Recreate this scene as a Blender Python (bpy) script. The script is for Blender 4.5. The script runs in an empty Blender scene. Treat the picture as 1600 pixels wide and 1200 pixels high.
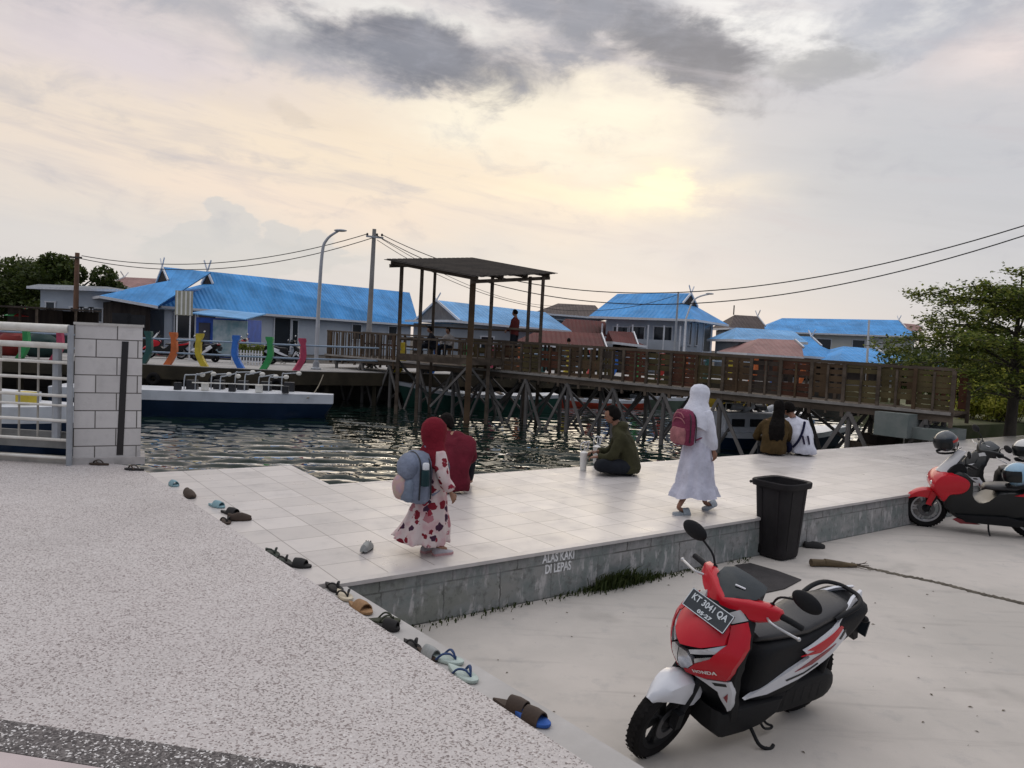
import bpy, bmesh, math, random
import numpy as np
from mathutils import Vector, Matrix, noise
R = math.radians
S = bpy.context.scene
COL = S.collection
random.seed(7)

# ------------------------------------------------------------------ camera
EYE = 2.31
FPX = 1200.0
_t, _r = R(3.34), R(2.7)
_F = Vector((0, math.cos(_t), -math.sin(_t)))
_U0 = Vector((0, math.sin(_t), math.cos(_t)))
_RT = Vector((1, 0, 0)) * math.cos(_r) + _U0 * math.sin(_r)
_UP = Vector((1, 0, 0)) * -math.sin(_r) + _U0 * math.cos(_r)
CAMP = Vector((0, 0, EYE))
cd = bpy.data.cameras.new('camera')
cam = bpy.data.objects.new('camera', cd)
COL.objects.link(cam)
cd.sensor_width = 36.0
cd.lens = 27.0
cd.clip_start = 0.05
cd.clip_end = 5000
_M = Matrix((( _RT.x, _UP.x, -_F.x), (_RT.y, _UP.y, -_F.y), (_RT.z, _UP.z, -_F.z))).to_4x4()
_M.translation = CAMP
cam.matrix_world = _M
S.camera = cam

def ray(px, py):
    return _F + _RT * ((px - 800) / FPX) + _UP * ((600 - py) / FPX)
def P(px, py, z):
    """the point at height z that the photograph shows at pixel px, py (surveying the place)"""
    d = ray(px, py)
    return CAMP + d * ((z - EYE) / d.z)
def D(px, py, Y):
    d = ray(px, py)
    return CAMP + d * (Y / d.y)

def lin(c):
    return tuple(((v / 255) / 12.92 if v / 255 <= 0.04045 else ((v / 255 + 0.055) / 1.055) ** 2.4) for v in c)

# ------------------------------------------------------------------ world
class NB:
    """small node builder"""
    def __init__(s, nt): s.nt = nt
    def n(s, t, **k):
        x = s.nt.nodes.new(t)
        for a, b in k.items(): setattr(x, a, b)
        return x
    def put(s, sock, v):
        if isinstance(v, (int, float)):
            sock.default_value = v
        elif isinstance(v, tuple):
            sock.default_value = v if len(v) == len(sock.default_value) else tuple(v) + (1,)
        else:
            s.nt.links.new(v, sock)
    def m(s, op, a, b=0.0, c=None, clamp=False):
        x = s.n('ShaderNodeMath', operation=op, use_clamp=clamp)
        s.put(x.inputs[0], a); s.put(x.inputs[1], b)
        if c is not None: s.put(x.inputs[2], c)
        return x.outputs[0]
    def mix(s, f, a, b, mode='MIX'):
        x = s.n('ShaderNodeMix', data_type='RGBA', blend_type=mode)
        x.clamp_factor = True
        s.put(x.inputs[0], f); s.put(x.inputs[6], a); s.put(x.inputs[7], b)
        return x.outputs[2]
    def ss(s, v, lo, hi):
        x = s.n('ShaderNodeMapRange', interpolation_type='SMOOTHSTEP')
        s.put(x.inputs[0], v); s.put(x.inputs[1], lo); s.put(x.inputs[2], hi)
        return x.outputs[0]
    def noise(s, vec, scale, detail=4, rough=0.55, dist=0.0):
        x = s.n('ShaderNodeTexNoise')
        s.put(x.inputs['Vector'], vec)
        x.inputs['Scale'].default_value = scale; x.inputs['Detail'].default_value = detail
        x.inputs['Roughness'].default_value = rough; x.inputs['Distortion'].default_value = dist
        return x.outputs[0]
    def xyz(s, a, b, c):
        x = s.n('ShaderNodeCombineXYZ')
        for i, v in enumerate((a, b, c)): s.put(x.inputs[i], v)
        return x.outputs[0]
    def ramp(s, f, stops, mode='LINEAR'):
        x = s.n('ShaderNodeValToRGB')
        x.color_ramp.interpolation = mode
        e = x.color_ramp.elements
        while len(e) < len(stops): e.new(0.5)
        for k, (p, c) in enumerate(stops):
            e[k].position = p
            e[k].color = tuple(c) + (1,) if len(c) == 3 else c
        s.put(x.inputs[0], f)
        return x.outputs[0]

SUN_AZ, SUN_EL = R(12), R(13)          # azimuth measured from +Y towards +X
w = bpy.data.worlds.new("World")
S.world = w
w.use_nodes = True
nt = w.node_tree
nt.nodes.clear()
b = NB(nt)
tc = b.n('ShaderNodeTexCoord')
sep = b.n('ShaderNodeSeparateXYZ')
nt.links.new(tc.outputs['Generated'], sep.inputs[0])
az0 = b.m('ARCTAN2', sep.outputs[0], sep.outputs[1])
el0 = b.m('ARCSINE', sep.outputs[2])
wv = b.xyz(b.m('MULTIPLY', az0, 1.0), b.m('MULTIPLY', el0, 2.2), 0.3)
n1 = b.noise(wv, 5.0, 6, 0.6)
n2 = b.noise(b.xyz(az0, b.m('MULTIPLY', el0, 2.2), 5.3), 5.0, 6, 0.6)
az = b.m('ADD', az0, b.m('MULTIPLY', b.m('SUBTRACT', n1, 0.5), 0.22))
el = b.m('ADD', el0, b.m('MULTIPLY', b.m('SUBTRACT', n2, 0.5), 0.11))
edge = b.noise(b.xyz(az0, b.m('MULTIPLY', el0, 2.0), 2.1), 11.0, 8, 0.62, 0.4)
streak = b.noise(b.xyz(b.m('ADD', az0, b.m('MULTIPLY', el0, 0.4)), b.m('MULTIPLY', b.m('ADD', el0, b.m('MULTIPLY', az0, 0.13)), 8.0), 7.7), 3.2, 6, 0.6, 0.3)

def azel(px, py):
    d = ray(px, py).normalized()
    return math.atan2(d.x, d.y), math.asin(d.z)
def blob(px, py, sx, sy, ang=0.0, warp=True):
    a0, e0 = azel(px, py)
    A, E = (az, el) if warp else (az0, el0)
    du, dv = b.m('SUBTRACT', A, a0), b.m('SUBTRACT', E, e0)
    c, s_ = math.cos(ang), math.sin(ang)
    u = b.m('ADD', b.m('MULTIPLY', du, c / (sx / FPX)), b.m('MULTIPLY', dv, s_ / (sx / FPX)))
    v = b.m('ADD', b.m('MULTIPLY', du, -s_ / (sy / FPX)), b.m('MULTIPLY', dv, c / (sy / FPX)))
    q = b.m('ADD', b.m('MULTIPLY', u, u), b.m('MULTIPLY', v, v))
    return b.m('EXPONENT', b.m('MULTIPLY', q, -1.0))

def sk(c, k=1.0): return tuple(v * k for v in lin(c))
base = b.ramp(b.m('DIVIDE', el0, 0.6), [(0.0, sk((216, 209, 207))), (0.17, sk((212, 208, 206))), (0.36, sk((222, 211, 203))),
                                       (0.7, sk((203, 197, 199))), (1.0, sk((224, 222, 224)))])
rightness = b.ss(az0, 0.02, 0.32)
base = b.mix(b.m('MULTIPLY', rightness, 0.85), base, sk((194, 195, 203)))
c = base
def layer(c, colr, mask, amt=1.0, nz=None, lo=0.0, hi=1.0, k=0.0):
    m_ = mask
    if nz is not None:
        m_ = b.m('ADD', m_, b.m('MULTIPLY', b.m('SUBTRACT', nz, 0.5), k))
        m_ = b.ss(m_, lo, hi)
    return b.mix(b.m('MULTIPLY', m_, amt), c, colr)
c = layer(c, sk((250, 231, 205), .94), blob(560, 240, 560, 115, -0.04), 0.9)
c = layer(c, sk((216, 206, 211)), blob(170, 70, 190, 60, -0.1), 0.8)
c = layer(c, sk((253, 243, 222), .96), blob(850, 190, 265, 68, -0.03), 0.95, edge, 0.1, 0.9, 0.5)
c = layer(c, sk((244, 222, 203)), blob(430, 310, 330, 40, -0.06), 0.6)
c = layer(c, sk((250, 248, 243)), blob(1170, 25, 150, 40, -0.3), 0.9)
c = layer(c, sk((240, 238, 232)), blob(620, 15, 200, 22, -0.1), 0.8)
c = layer(c, sk((174, 180, 190)), blob(1370, 270, 270, 100, 0.22), 0.8)
c = layer(c, sk((238, 222, 216)), blob(1590, 70, 110, 70, 0.2), 0.8)
c = layer(c, sk((178, 181, 190)), blob(1440, 25, 170, 60, 0.1), 0.85, edge, 0.35, 0.85, 0.7)
c = layer(c, sk((172, 171, 176)), blob(480, 62, 300, 44, -0.12), 0.9, edge, 0.2, 0.9, 1.1)
c = layer(c, sk((116, 118, 128)), blob(660, 84, 240, 52, -0.14), 0.95, edge, 0.25, 0.85, 1.3)
c = layer(c, sk((116, 118, 127)), blob(1065, 96, 170, 58, -0.28), 0.95, edge, 0.25, 0.85, 1.3)
c = layer(c, sk((124, 127, 136)), blob(930, 30, 160, 60, -0.2), 0.9, edge, 0.25, 0.85, 1.3)
c = layer(c, sk((150, 152, 156)), blob(1270, 95, 110, 34, -0.05), 0.7, edge, 0.35, 0.8, 0.9)
c = layer(c, sk((205, 192, 178)), blob(430, 175, 60, 18, -0.2), 0.3, edge, 0.3, 0.8, 0.7)
# veil bank with a sharp right edge in front of the hidden sun
a_s, e_s = azel(1083, 285)
veil = b.m('MULTIPLY', b.ss(az, a_s - 0.012, a_s + 0.05), b.m('SUBTRACT', 1.0, b.ss(el, e_s + 0.055, e_s + 0.13)))
c = b.mix(b.m('MULTIPLY', veil, 0.55), c, sk((196, 196, 199)))
glow = blob(1040, 288, 52, 24, 0.02)
notveil = b.m('SUBTRACT', 1.0, b.ss(az, a_s - 0.022, a_s + 0.012))
c = b.mix(b.m('MULTIPLY', b.m('MULTIPLY', glow, notveil), 0.95), c, sk((255, 240, 190), 1.25))
c = layer(c, sk((252, 232, 196), 1.15), blob(960, 300, 190, 22, 0.03), 0.5)
# low cumulus heads
for px, py, sx, sy in ((352, 352, 46, 34), (300, 372, 55, 22), (432, 372, 42, 30), (500, 380, 45, 30), (400, 400, 190, 26)):
    c = layer(c, sk((206, 203, 200)), blob(px, py, sx, sy), 0.75, edge, 0.42, 0.6, 0.35)
hi = b.ss(el0, 0.06, 0.16)
c = b.mix(b.m('MULTIPLY', b.m('MULTIPLY', b.ss(streak, 0.48, 0.70), hi), 0.5), c, sk((186, 180, 184)))
c = b.mix(b.m('MULTIPLY', b.m('MULTIPLY', b.ss(edge, 0.52, 0.72), hi), 0.34), c, sk((168, 169, 180)))
top = b.ss(el0, 0.26, 0.40)
c = b.mix(b.m('MULTIPLY', b.m('MULTIPLY', b.ss(n1, 0.46, 0.62), top), 0.55), c, sk((160, 162, 172)))
c = b.mix(b.m('MULTIPLY', b.m('MULTIPLY', b.ss(n2, 0.54, 0.70), top), 0.5), c, sk((247, 243, 236)))
fine = b.m('ADD', 0.90, b.m('MULTIPLY', streak, 0.2))
gain = b.m('ADD', 1.0, b.m('MULTIPLY', b.ss(el0, 0.42, 1.1), 0.75))
back = b.m('MULTIPLY', b.ss(sep.outputs[1], 0.35, -0.5), b.m('SUBTRACT', 1.0, b.ss(el0, 0.35, 1.0)))   # the sky away from the sunset is darker and bluer
c = b.mix(1.0, c, b.xyz(b.m('MULTIPLY', fine, gain), b.m('MULTIPLY', fine, gain), b.m('MULTIPLY', fine, gain)), 'MULTIPLY')
c = b.mix(b.m('MULTIPLY', back, 0.75), c, sk((112, 126, 150)))
sky = b.n('ShaderNodeTexSky', sky_type='NISHITA')
sky.sun_disc = False
sky.sun_elevation = SUN_EL
sky.sun_rotation = SUN_AZ
bg1 = b.n('ShaderNodeBackground'); nt.links.new(sky.outputs[0], bg1.inputs[0]); bg1.inputs[1].default_value = 0.06
bg2 = b.n('ShaderNodeBackground'); nt.links.new(c, bg2.inputs[0]); bg2.inputs[1].default_value = 1.0
ms = b.n('ShaderNodeMixShader'); ms.inputs[0].default_value = 0.93      # nearly closed cloud cover
nt.links.new(bg1.outputs[0], ms.inputs[1]); nt.links.new(bg2.outputs[0], ms.inputs[2])
wo = b.n('ShaderNodeOutputWorld'); nt.links.new(ms.outputs[0], wo.inputs[0])

sl = bpy.data.lights.new('sun', 'SUN')
sl.energy = 0.55
sl.angle = R(45)
sl.color = (1.0, 0.86, 0.68)
so = bpy.data.objects.new('sun', sl)
COL.objects.link(so)
_sd = Vector((math.sin(SUN_AZ) * math.cos(SUN_EL), math.cos(SUN_AZ) * math.cos(SUN_EL), math.sin(SUN_EL)))
so.rotation_euler = _sd.to_track_quat('Z', 'Y').to_euler()
so.location = (20, 60, 40)

S.view_settings.view_transform = 'Standard'
S.view_settings.look = 'None'
S.view_settings.exposure = 0.16
S.view_settings.gamma = 1.0
S.view_settings.use_curve_mapping = False

# ------------------------------------------------------------------ materials
MATS = {}
def mat(name, col, rough=0.7, var=0.15, vs=6.0, bump=0.0, bs=60.0, metal=0.0, coat=0.0, spec=0.5, col2=None, stretch=None, alpha=1.0, trans=0.0, bd=0.01):
    if name in MATS: return MATS[name]
    m_ = bpy.data.materials.new(name)
    m_.use_nodes = True
    t = m_.node_tree
    q = NB(t)
    p = t.nodes['Principled BSDF']
    tcx = q.n('ShaderNodeTexCoord')
    vec = tcx.outputs['Object']
    if stretch:
        mp = q.n('ShaderNodeMapping'); mp.inputs['Scale'].default_value = stretch
        t.links.new(vec, mp.inputs[0]); vec = mp.outputs[0]
    if var > 0 or col2:
        nz = q.noise(vec, vs, 5, 0.6)
        f = q.ss(nz, 0.3, 0.7)
        c2 = col2 if col2 else tuple(min(1, v * (1 + var)) for v in col)
        c1 = col if col2 else tuple(v * (1 - var) for v in col)
        q.put(p.inputs['Base Color'], q.mix(f, c1, c2))
        q.put(p.inputs['Roughness'], q.m('ADD', rough - 0.06, q.m('MULTIPLY', nz, 0.12)))
    else:
        p.inputs['Base Color'].default_value = tuple(col) + (1,)
        p.inputs['Roughness'].default_value = rough
    p.inputs['Metallic'].default_value = metal
    p.inputs['Coat Weight'].default_value = coat
    p.inputs['Coat Roughness'].default_value = 0.08
    p.inputs['Specular IOR Level'].default_value = spec
    p.inputs['Alpha'].default_value = alpha
    p.inputs['Transmission Weight'].default_value = trans
    if bump > 0:
        bn = q.n('ShaderNodeBump'); bn.inputs['Strength'].default_value = bump; bn.inputs['Distance'].default_value = bd
        q.put(bn.inputs['Height'], q.noise(vec, bs, 5, 0.6))
        t.links.new(bn.outputs[0], p.inputs['Normal'])
    MATS[name] = m_
    return m_

# ------------------------------------------------------------------ mesh building
class MB:
    def __init__(s): s.v = []; s.f = []; s.mi = []
    def add(s, vs, fs, mi=0, M=None):
        o = len(s.v)
        if M is not None: vs = [M @ Vector(v) for v in vs]
        s.v.extend(tuple(v) for v in vs)
        s.f.extend(tuple(i + o for i in f) for f in fs)
        s.mi.extend([mi] * len(fs))
        return s
    def box(s, c, d, mi=0, M=None, taper=1.0):
        x, y, z = (k / 2 for k in d)
        vs = [(-x, -y, -z), (x, -y, -z), (x, y, -z), (-x, y, -z), (-x * taper, -y * taper, z), (x * taper, -y * taper, z), (x * taper, y * taper, z), (-x * taper, y * taper, z)]
        vs = [(a + c[0], e + c[1], g + c[2]) for a, e, g in vs]
        return s.add(vs, [(3, 2, 1, 0), (4, 5, 6, 7), (0, 1, 5, 4), (1, 2, 6, 5), (2, 3, 7, 6), (3, 0, 4, 7)], mi, M)
    def bar(s, a, c, wd, ht, mi=0, up=(0, 0, 1)):
        a, c = Vector(a), Vector(c)
        d = c - a; L = d.length
        if L < 1e-6: return s
        d.normalize(); u = Vector(up)
        if abs(d.dot(u)) > 0.98: u = Vector((1, 0, 0))
        sd = d.cross(u).normalized(); u = sd.cross(d)
        M = Matrix(((d.x, sd.x, u.x, (a.x + c.x) / 2), (d.y, sd.y, u.y, (a.y + c.y) / 2), (d.z, sd.z, u.z, (a.z + c.z) / 2), (0, 0, 0, 1)))
        return s.box((0, 0, 0), (L, wd, ht), mi, M)
    def loft(s, rings, mi=0, cap0=True, cap1=True, close=True, M=None):
        n = len(rings[0]); vs = [p for r in rings for p in r]; fs = []
        for i in range(len(rings) - 1):
            for j in range(n if close else n - 1):
                k = (j + 1) % n
                fs.append((i * n + j, i * n + k, (i + 1) * n + k, (i + 1) * n + j))
        if cap0: fs.append(tuple(reversed(range(n))))
        if cap1: fs.append(tuple((len(rings) - 1) * n + j for j in range(n)))
        return s.add(vs, fs, mi, M)
    def tube(s, pts, r, n=8, mi=0, caps=True, M=None, flat=1.0):
        pts = [Vector(p) for p in pts]
        rs = r if isinstance(r, (list, tuple)) else [r] * len(pts)
        rings = []; pu = None
        for i, p in enumerate(pts):
            d = (pts[min(i + 1, len(pts) - 1)] - pts[max(i - 1, 0)])
            if d.length < 1e-9: d = Vector((0, 0, 1))
            d.normalize()
            if pu is None:
                pu = Vector((0, 0, 1)) if abs(d.z) < 0.9 else Vector((1, 0, 0))
            sd = d.cross(pu).normalized(); pu = sd.cross(d).normalized()
            rings.append([p + sd * (math.cos(2 * math.pi * j / n) * rs[i]) + pu * (math.sin(2 * math.pi * j / n) * rs[i] * flat) for j in range(n)])
        return s.loft(rings, mi, caps, caps, True, M)
    def lathe(s, prof, n=24, mi=0, M=None, axis='z', closed=False):
        rings = []
        for r_, z_ in prof:
            ring = []
            for j in range(n):
                a = 2 * math.pi * j / n
                x, y = math.cos(a) * r_, math.sin(a) * r_
                ring.append((x, y, z_) if axis == 'z' else (x, z_, y))
            rings.append(ring)
        if closed: rings.append(rings[0])
        return s.loft(rings, mi, not closed, not closed, True, M)
    def ball(s, c, r, nu=16, nv=10, mi=0, fn=None, M=None):
        rr = r if isinstance(r, (tuple, list)) else (r, r, r)
        vs, fs = [], []
        for i in range(nv + 1):
            th = math.pi * i / nv
            for j in range(nu):
                ph = 2 * math.pi * j / nu
                d = Vector((math.sin(th) * math.cos(ph), math.sin(th) * math.sin(ph), math.cos(th)))
                k = fn(d) if fn else 1.0
                vs.append((c[0] + d.x * rr[0] * k, c[1] + d.y * rr[1] * k, c[2] + d.z * rr[2] * k))
        for i in range(nv):
            for j in range(nu):
                k = (j + 1) % nu
                fs.append((i * nu + j, (i + 1) * nu + j, (i + 1) * nu + k, i * nu + k))
        return s.add(vs, fs, mi, M)
    def prism(s, poly, z0, z1, mi=0, M=None):
        n = len(poly)
        vs = [(p[0], p[1], z0) for p in poly] + [(p[0], p[1], z1) for p in poly]
        fs = [tuple(reversed(range(n))), tuple(range(n, 2 * n))] + [(i, (i + 1) % n, n + (i + 1) % n, n + i) for i in range(n)]
        return s.add(vs, fs, mi, M)
    def patch(s, poly, fn, t=0.006, cuts=2, mi=0, rounds=1):
        """2-D outline tessellated and laid on the surface fn(u, v, offset), t thick"""
        bm = bmesh.new()
        vs = [bm.verts.new((p[0], p[1], 0)) for p in poly]
        bm.faces.new(vs)
        bmesh.ops.triangulate(bm, faces=bm.faces[:])
        for _ in range(rounds):
            bmesh.ops.subdivide_edges(bm, edges=bm.edges[:], cuts=cuts, use_grid_fill=True)
        bmesh.ops.triangulate(bm, faces=bm.faces[:])
        bm.normal_update()
        bm.verts.index_update()
        n = len(bm.verts)
        out = [fn(q.co.x, q.co.y, 0.0) for q in bm.verts] + [fn(q.co.x, q.co.y, -t) for q in bm.verts]
        fs = []
        for f in bm.faces:
            ix = [q.index for q in f.verts]
            fs.append(tuple(ix)); fs.append(tuple(n + i for i in reversed(ix)))
        for e in bm.edges:
            if e.is_boundary:
                l = e.link_loops[0]
                i, j = l.vert.index, l.link_loop_next.vert.index
                fs.append((j, i, n + i, n + j))
        bm.free()
        return s.add(out, fs, mi)
    def xf(s, M, i0=0):
        s.v[i0:] = [tuple(M @ Vector(v)) for v in s.v[i0:]]
        return s
    def join(s, o, M=None):
        k = len(s.v)
        s.v.extend(tuple(M @ Vector(v)) if M is not None else v for v in o.v)
        s.f.extend(tuple(i + k for i in f) for f in o.f); s.mi.extend(o.mi)
        return s
    def build(s, name, mats, parent=None, smooth=40, origin=None):
        me = bpy.data.meshes.new(name)
        vs = s.v
        if origin is not None: vs = [(v[0] - origin[0], v[1] - origin[1], v[2] - origin[2]) for v in vs]
        me.from_pydata(vs, [], s.f)
        mats = mats if isinstance(mats, (list, tuple)) else [mats]
        for q in mats: me.materials.append(q)
        if len(mats) > 1: me.polygons.foreach_set('material_index', s.mi)
        bm = bmesh.new(); bm.from_mesh(me)
        bmesh.ops.recalc_face_normals(bm, faces=bm.faces[:])
        bm.to_mesh(me); bm.free()
        if smooth:
            me.polygons.foreach_set('use_smooth', [True] * len(me.polygons))
            me.set_sharp_from_angle(angle=R(smooth))
        me.update()
        o = bpy.data.objects.new(name, me)
        COL.objects.link(o)
        if origin is not None and parent is None: o.location = origin
        if parent is not None: o.parent = parent
        return o

def tag(o, label=None, cat=None, group=None, kind=None):
    if label: o['label'] = label
    if cat: o['category'] = cat
    if group: o['group'] = group
    if kind: o['kind'] = kind
    return o
def thing(name, label, cat, loc=(0, 0, 0), rz=0.0, group=None):
    o = bpy.data.objects.new(name, None)
    o.empty_display_size = 0.2
    COL.objects.link(o)
    o.location = loc
    o.rotation_euler = (0, 0, rz)
    return tag(o, label, cat, group)
def struct(name, mb, m_, smooth=40):
    return tag(mb.build(name, m_, smooth=smooth), kind='structure')
def copy_tree(o, loc=None, rz=None, label=None):
    c_ = o.copy(); COL.objects.link(c_)
    if loc is not None: c_.location = loc
    if rz is not None: c_.rotation_euler = (0, 0, rz)
    if label: c_['label'] = label
    for ch in [x for x in bpy.data.objects if x.parent == o]:
        d = ch.copy(); COL.objects.link(d); d.parent = c_
        for g in [x for x in bpy.data.objects if x.parent == ch]:
            e = g.copy(); COL.objects.link(e); e.parent = d
    return c_
def text_mb(txt, size, depth=0.002, shear=0.0, space=1.0, bold=0.0):
    cu = bpy.data.curves.new('txt', 'FONT'); cu.body = txt; cu.size = size; cu.extrude = depth; cu.shear = shear
    cu.space_character = space; cu.offset = bold; cu.align_x = 'CENTER'; cu.align_y = 'CENTER'; cu.resolution_u = 3
    o = bpy.data.objects.new('txt', cu); COL.objects.link(o)
    dg = bpy.context.evaluated_depsgraph_get(); dg.update()
    me = bpy.data.meshes.new_from_object(o.evaluated_get(dg))
    mb = MB().add([v.co.copy() for v in me.vertices], [tuple(p.vertices) for p in me.polygons])
    bpy.data.objects.remove(o); bpy.data.curves.remove(cu); bpy.data.meshes.remove(me)
    return mb
def skin_mb(nodes, edges, sub=2, root=0):
    """nodes: list of (co, radius or (rx, ry)); grown into one continuous surface"""
    me = bpy.data.meshes.new('sk'); me.from_pydata([n_[0] for n_ in nodes], edges, [])
    o = bpy.data.objects.new('sk', me); COL.objects.link(o)
    md = o.modifiers.new('s', 'SKIN'); md.use_smooth_shade = True; md.branch_smoothing = 0.6
    for i, n_ in enumerate(nodes):
        r_ = n_[1] if isinstance(n_[1], tuple) else (n_[1], n_[1])
        me.skin_vertices[0].data[i].radius = r_
        me.skin_vertices[0].data[i].use_root = (i == root)
    if sub:
        sb = o.modifiers.new('d', 'SUBSURF'); sb.levels = sub; sb.render_levels = sub
    dg = bpy.context.evaluated_depsgraph_get(); dg.update()
    m2 = bpy.data.meshes.new_from_object(o.evaluated_get(dg))
    mb = MB().add([v.co.copy() for v in m2.vertices], [tuple(p.vertices) for p in m2.polygons])
    bpy.data.objects.remove(o); bpy.data.meshes.remove(me); bpy.data.meshes.remove(m2)
    return mb
def fuse(mb, vox=.016, it=5):
    """overlapping pieces of one garment grown together into one skin"""
    me = bpy.data.meshes.new('fz'); me.from_pydata(mb.v, [], mb.f)
    o = bpy.data.objects.new('fz', me); COL.objects.link(o)
    md = o.modifiers.new('r', 'REMESH'); md.mode = 'VOXEL'; md.voxel_size = vox
    sm = o.modifiers.new('s', 'SMOOTH'); sm.factor = .5; sm.iterations = it
    dg = bpy.context.evaluated_depsgraph_get(); dg.update()
    m2 = bpy.data.meshes.new_from_object(o.evaluated_get(dg))
    out = MB().add([v.co.copy() for v in m2.vertices], [tuple(p.vertices) for p in m2.polygons])
    bpy.data.objects.remove(o); bpy.data.meshes.remove(me); bpy.data.meshes.remove(m2)
    return out
def Rz(a): return Matrix.Rotation(a, 4, 'Z')
def Rx(a): return Matrix.Rotation(a, 4, 'X')
def Ry(a): return Matrix.Rotation(a, 4, 'Y')
def T(*p): return Matrix.Translation(Vector(p[0]) if len(p) == 1 else Vector(p))
# ------------------------------------------------------------------ setting
Z_P, Z_T, Z_W, Z_Q = 0.44, 0.57, -0.55, 0.75     # platform, terrace, water, quay

def ground_mat():
    m_ = mat('concrete_ground', (0.40, 0.385, 0.365), 0.85, 0)
    t = m_.node_tree; q = NB(t); p = t.nodes['Principled BSDF']
    v = q.n('ShaderNodeTexCoord').outputs['Object']
    big = q.noise(v, 0.55, 6, 0.62); mid = q.noise(v, 4.0, 6, 0.65); fin = q.noise(v, 90, 3, 0.7)
    c1 = q.mix(q.ss(big, 0.35, 0.68), (0.45, 0.42, 0.38), (0.56, 0.515, 0.465))
    c1 = q.mix(q.m('MULTIPLY', q.ss(mid, 0.52, 0.72), 0.4), c1, (0.34, 0.33, 0.315))
    c1 = q.mix(q.m('MULTIPLY', q.ss(fin, 0.6, 0.75), 0.35), c1, (0.3, 0.29, 0.27))
    vo = q.n('ShaderNodeTexVoronoi', feature='F1'); vo.inputs['Scale'].default_value = 5.5; t.links.new(v, vo.inputs['Vector'])
    spot = q.m('MULTIPLY', q.m('LESS_THAN', vo.outputs['Distance'], 0.06), q.m('GREATER_THAN', q.noise(v, 1.3, 2), 0.55))
    c1 = q.mix(q.m('MULTIPLY', spot, 0.5), c1, (0.16, 0.15, 0.13))
    mp_ = q.n('ShaderNodeMapping'); mp_.inputs['Rotation'].default_value = (0, 0, 0.45); mp_.inputs['Scale'].default_value = (0.5, 5.5, 1); t.links.new(v, mp_.inputs[0])
    tr = q.noise(mp_.outputs[0], 1.1, 5, 0.6)
    c1 = q.mix(q.m('MULTIPLY', q.ss(tr, 0.56, 0.70), 0.3), c1, (0.27, 0.25, 0.23))
    st = q.noise(v, 0.9, 3, 0.5, 0.6)
    c1 = q.mix(q.m('MULTIPLY', q.ss(st, 0.60, 0.68), 0.28), c1, (0.24, 0.225, 0.20))
    q.put(p.inputs['Base Color'], c1)
    bn = q.n('ShaderNodeBump'); bn.inputs['Strength'].default_value = 0.35; bn.inputs['Distance'].default_value = 0.006
    q.put(bn.inputs['Height'], q.noise(v, 70, 4, 0.7)); t.links.new(bn.outputs[0], p.inputs['Normal'])
    return m_
def terrazzo(name, light, dark, dark_share, white=0.1):
    m_ = mat(name, light, 0.6, 0)
    t = m_.node_tree; q = NB(t); p = t.nodes['Principled BSDF']
    v = q.n('ShaderNodeTexCoord').outputs['Object']
    wob = q.n('ShaderNodeVectorMath', operation='ADD'); q.put(wob.inputs[0], v)
    nzc = q.n('ShaderNodeTexNoise'); nzc.inputs['Scale'].default_value = 60; q.put(nzc.inputs['Vector'], v)
    sc = q.n('ShaderNodeVectorMath', operation='SCALE'); q.put(sc.inputs[0], nzc.outputs['Color']); sc.inputs['Scale'].default_value = 0.012
    t.links.new(sc.outputs[0], wob.inputs[1])
    vo = q.n('ShaderNodeTexVoronoi', feature='F1'); vo.inputs['Scale'].default_value = 122; t.links.new(wob.outputs[0], vo.inputs['Vector'])
    sp = q.n('ShaderNodeSeparateColor'); t.links.new(vo.outputs['Color'], sp.inputs[0])
    big = q.noise(v, 1.1, 4, 0.6)
    share = q.m('ADD', sp.outputs[0], q.m('MULTIPLY', q.m('SUBTRACT', big, 0.5), 0.35))
    d0 = tuple(k * 0.95 for k in dark)
    c1 = q.ramp(share, [(0.0, d0), (dark_share, tuple(k * 1.7 for k in dark)), (dark_share + 0.02, tuple(k * 0.82 for k in light)), (0.8, light), (1 - white, light), (1 - white + 0.02, (0.66, 0.64, 0.62))])
    pk = q.noise(v, 0.6, 3, 0.5)
    c1 = q.mix(q.m('MULTIPLY', q.ss(pk, 0.4, 0.7), 0.05), c1, (0.55, 0.44, 0.45))
    wr = q.noise(v, 0.35, 5, 0.65, 0.3)
    c1 = q.mix(q.m('MULTIPLY', q.ss(wr, 0.5, 0.72), 0.28), c1, tuple(k * 0.5 for k in light))
    q.put(p.inputs['Base Color'], c1)
    q.put(p.inputs['Roughness'], q.m('ADD', 0.5, q.m('MULTIPLY', sp.outputs[1], 0.3)))
    bn = q.n('ShaderNodeBump'); bn.inputs['Strength'].default_value = 0.3; bn.inputs['Distance'].default_value = 0.004
    q.put(bn.inputs['Height'], sp.outputs[1]); t.links.new(bn.outputs[0], p.inputs['Normal'])
    return m_
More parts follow.
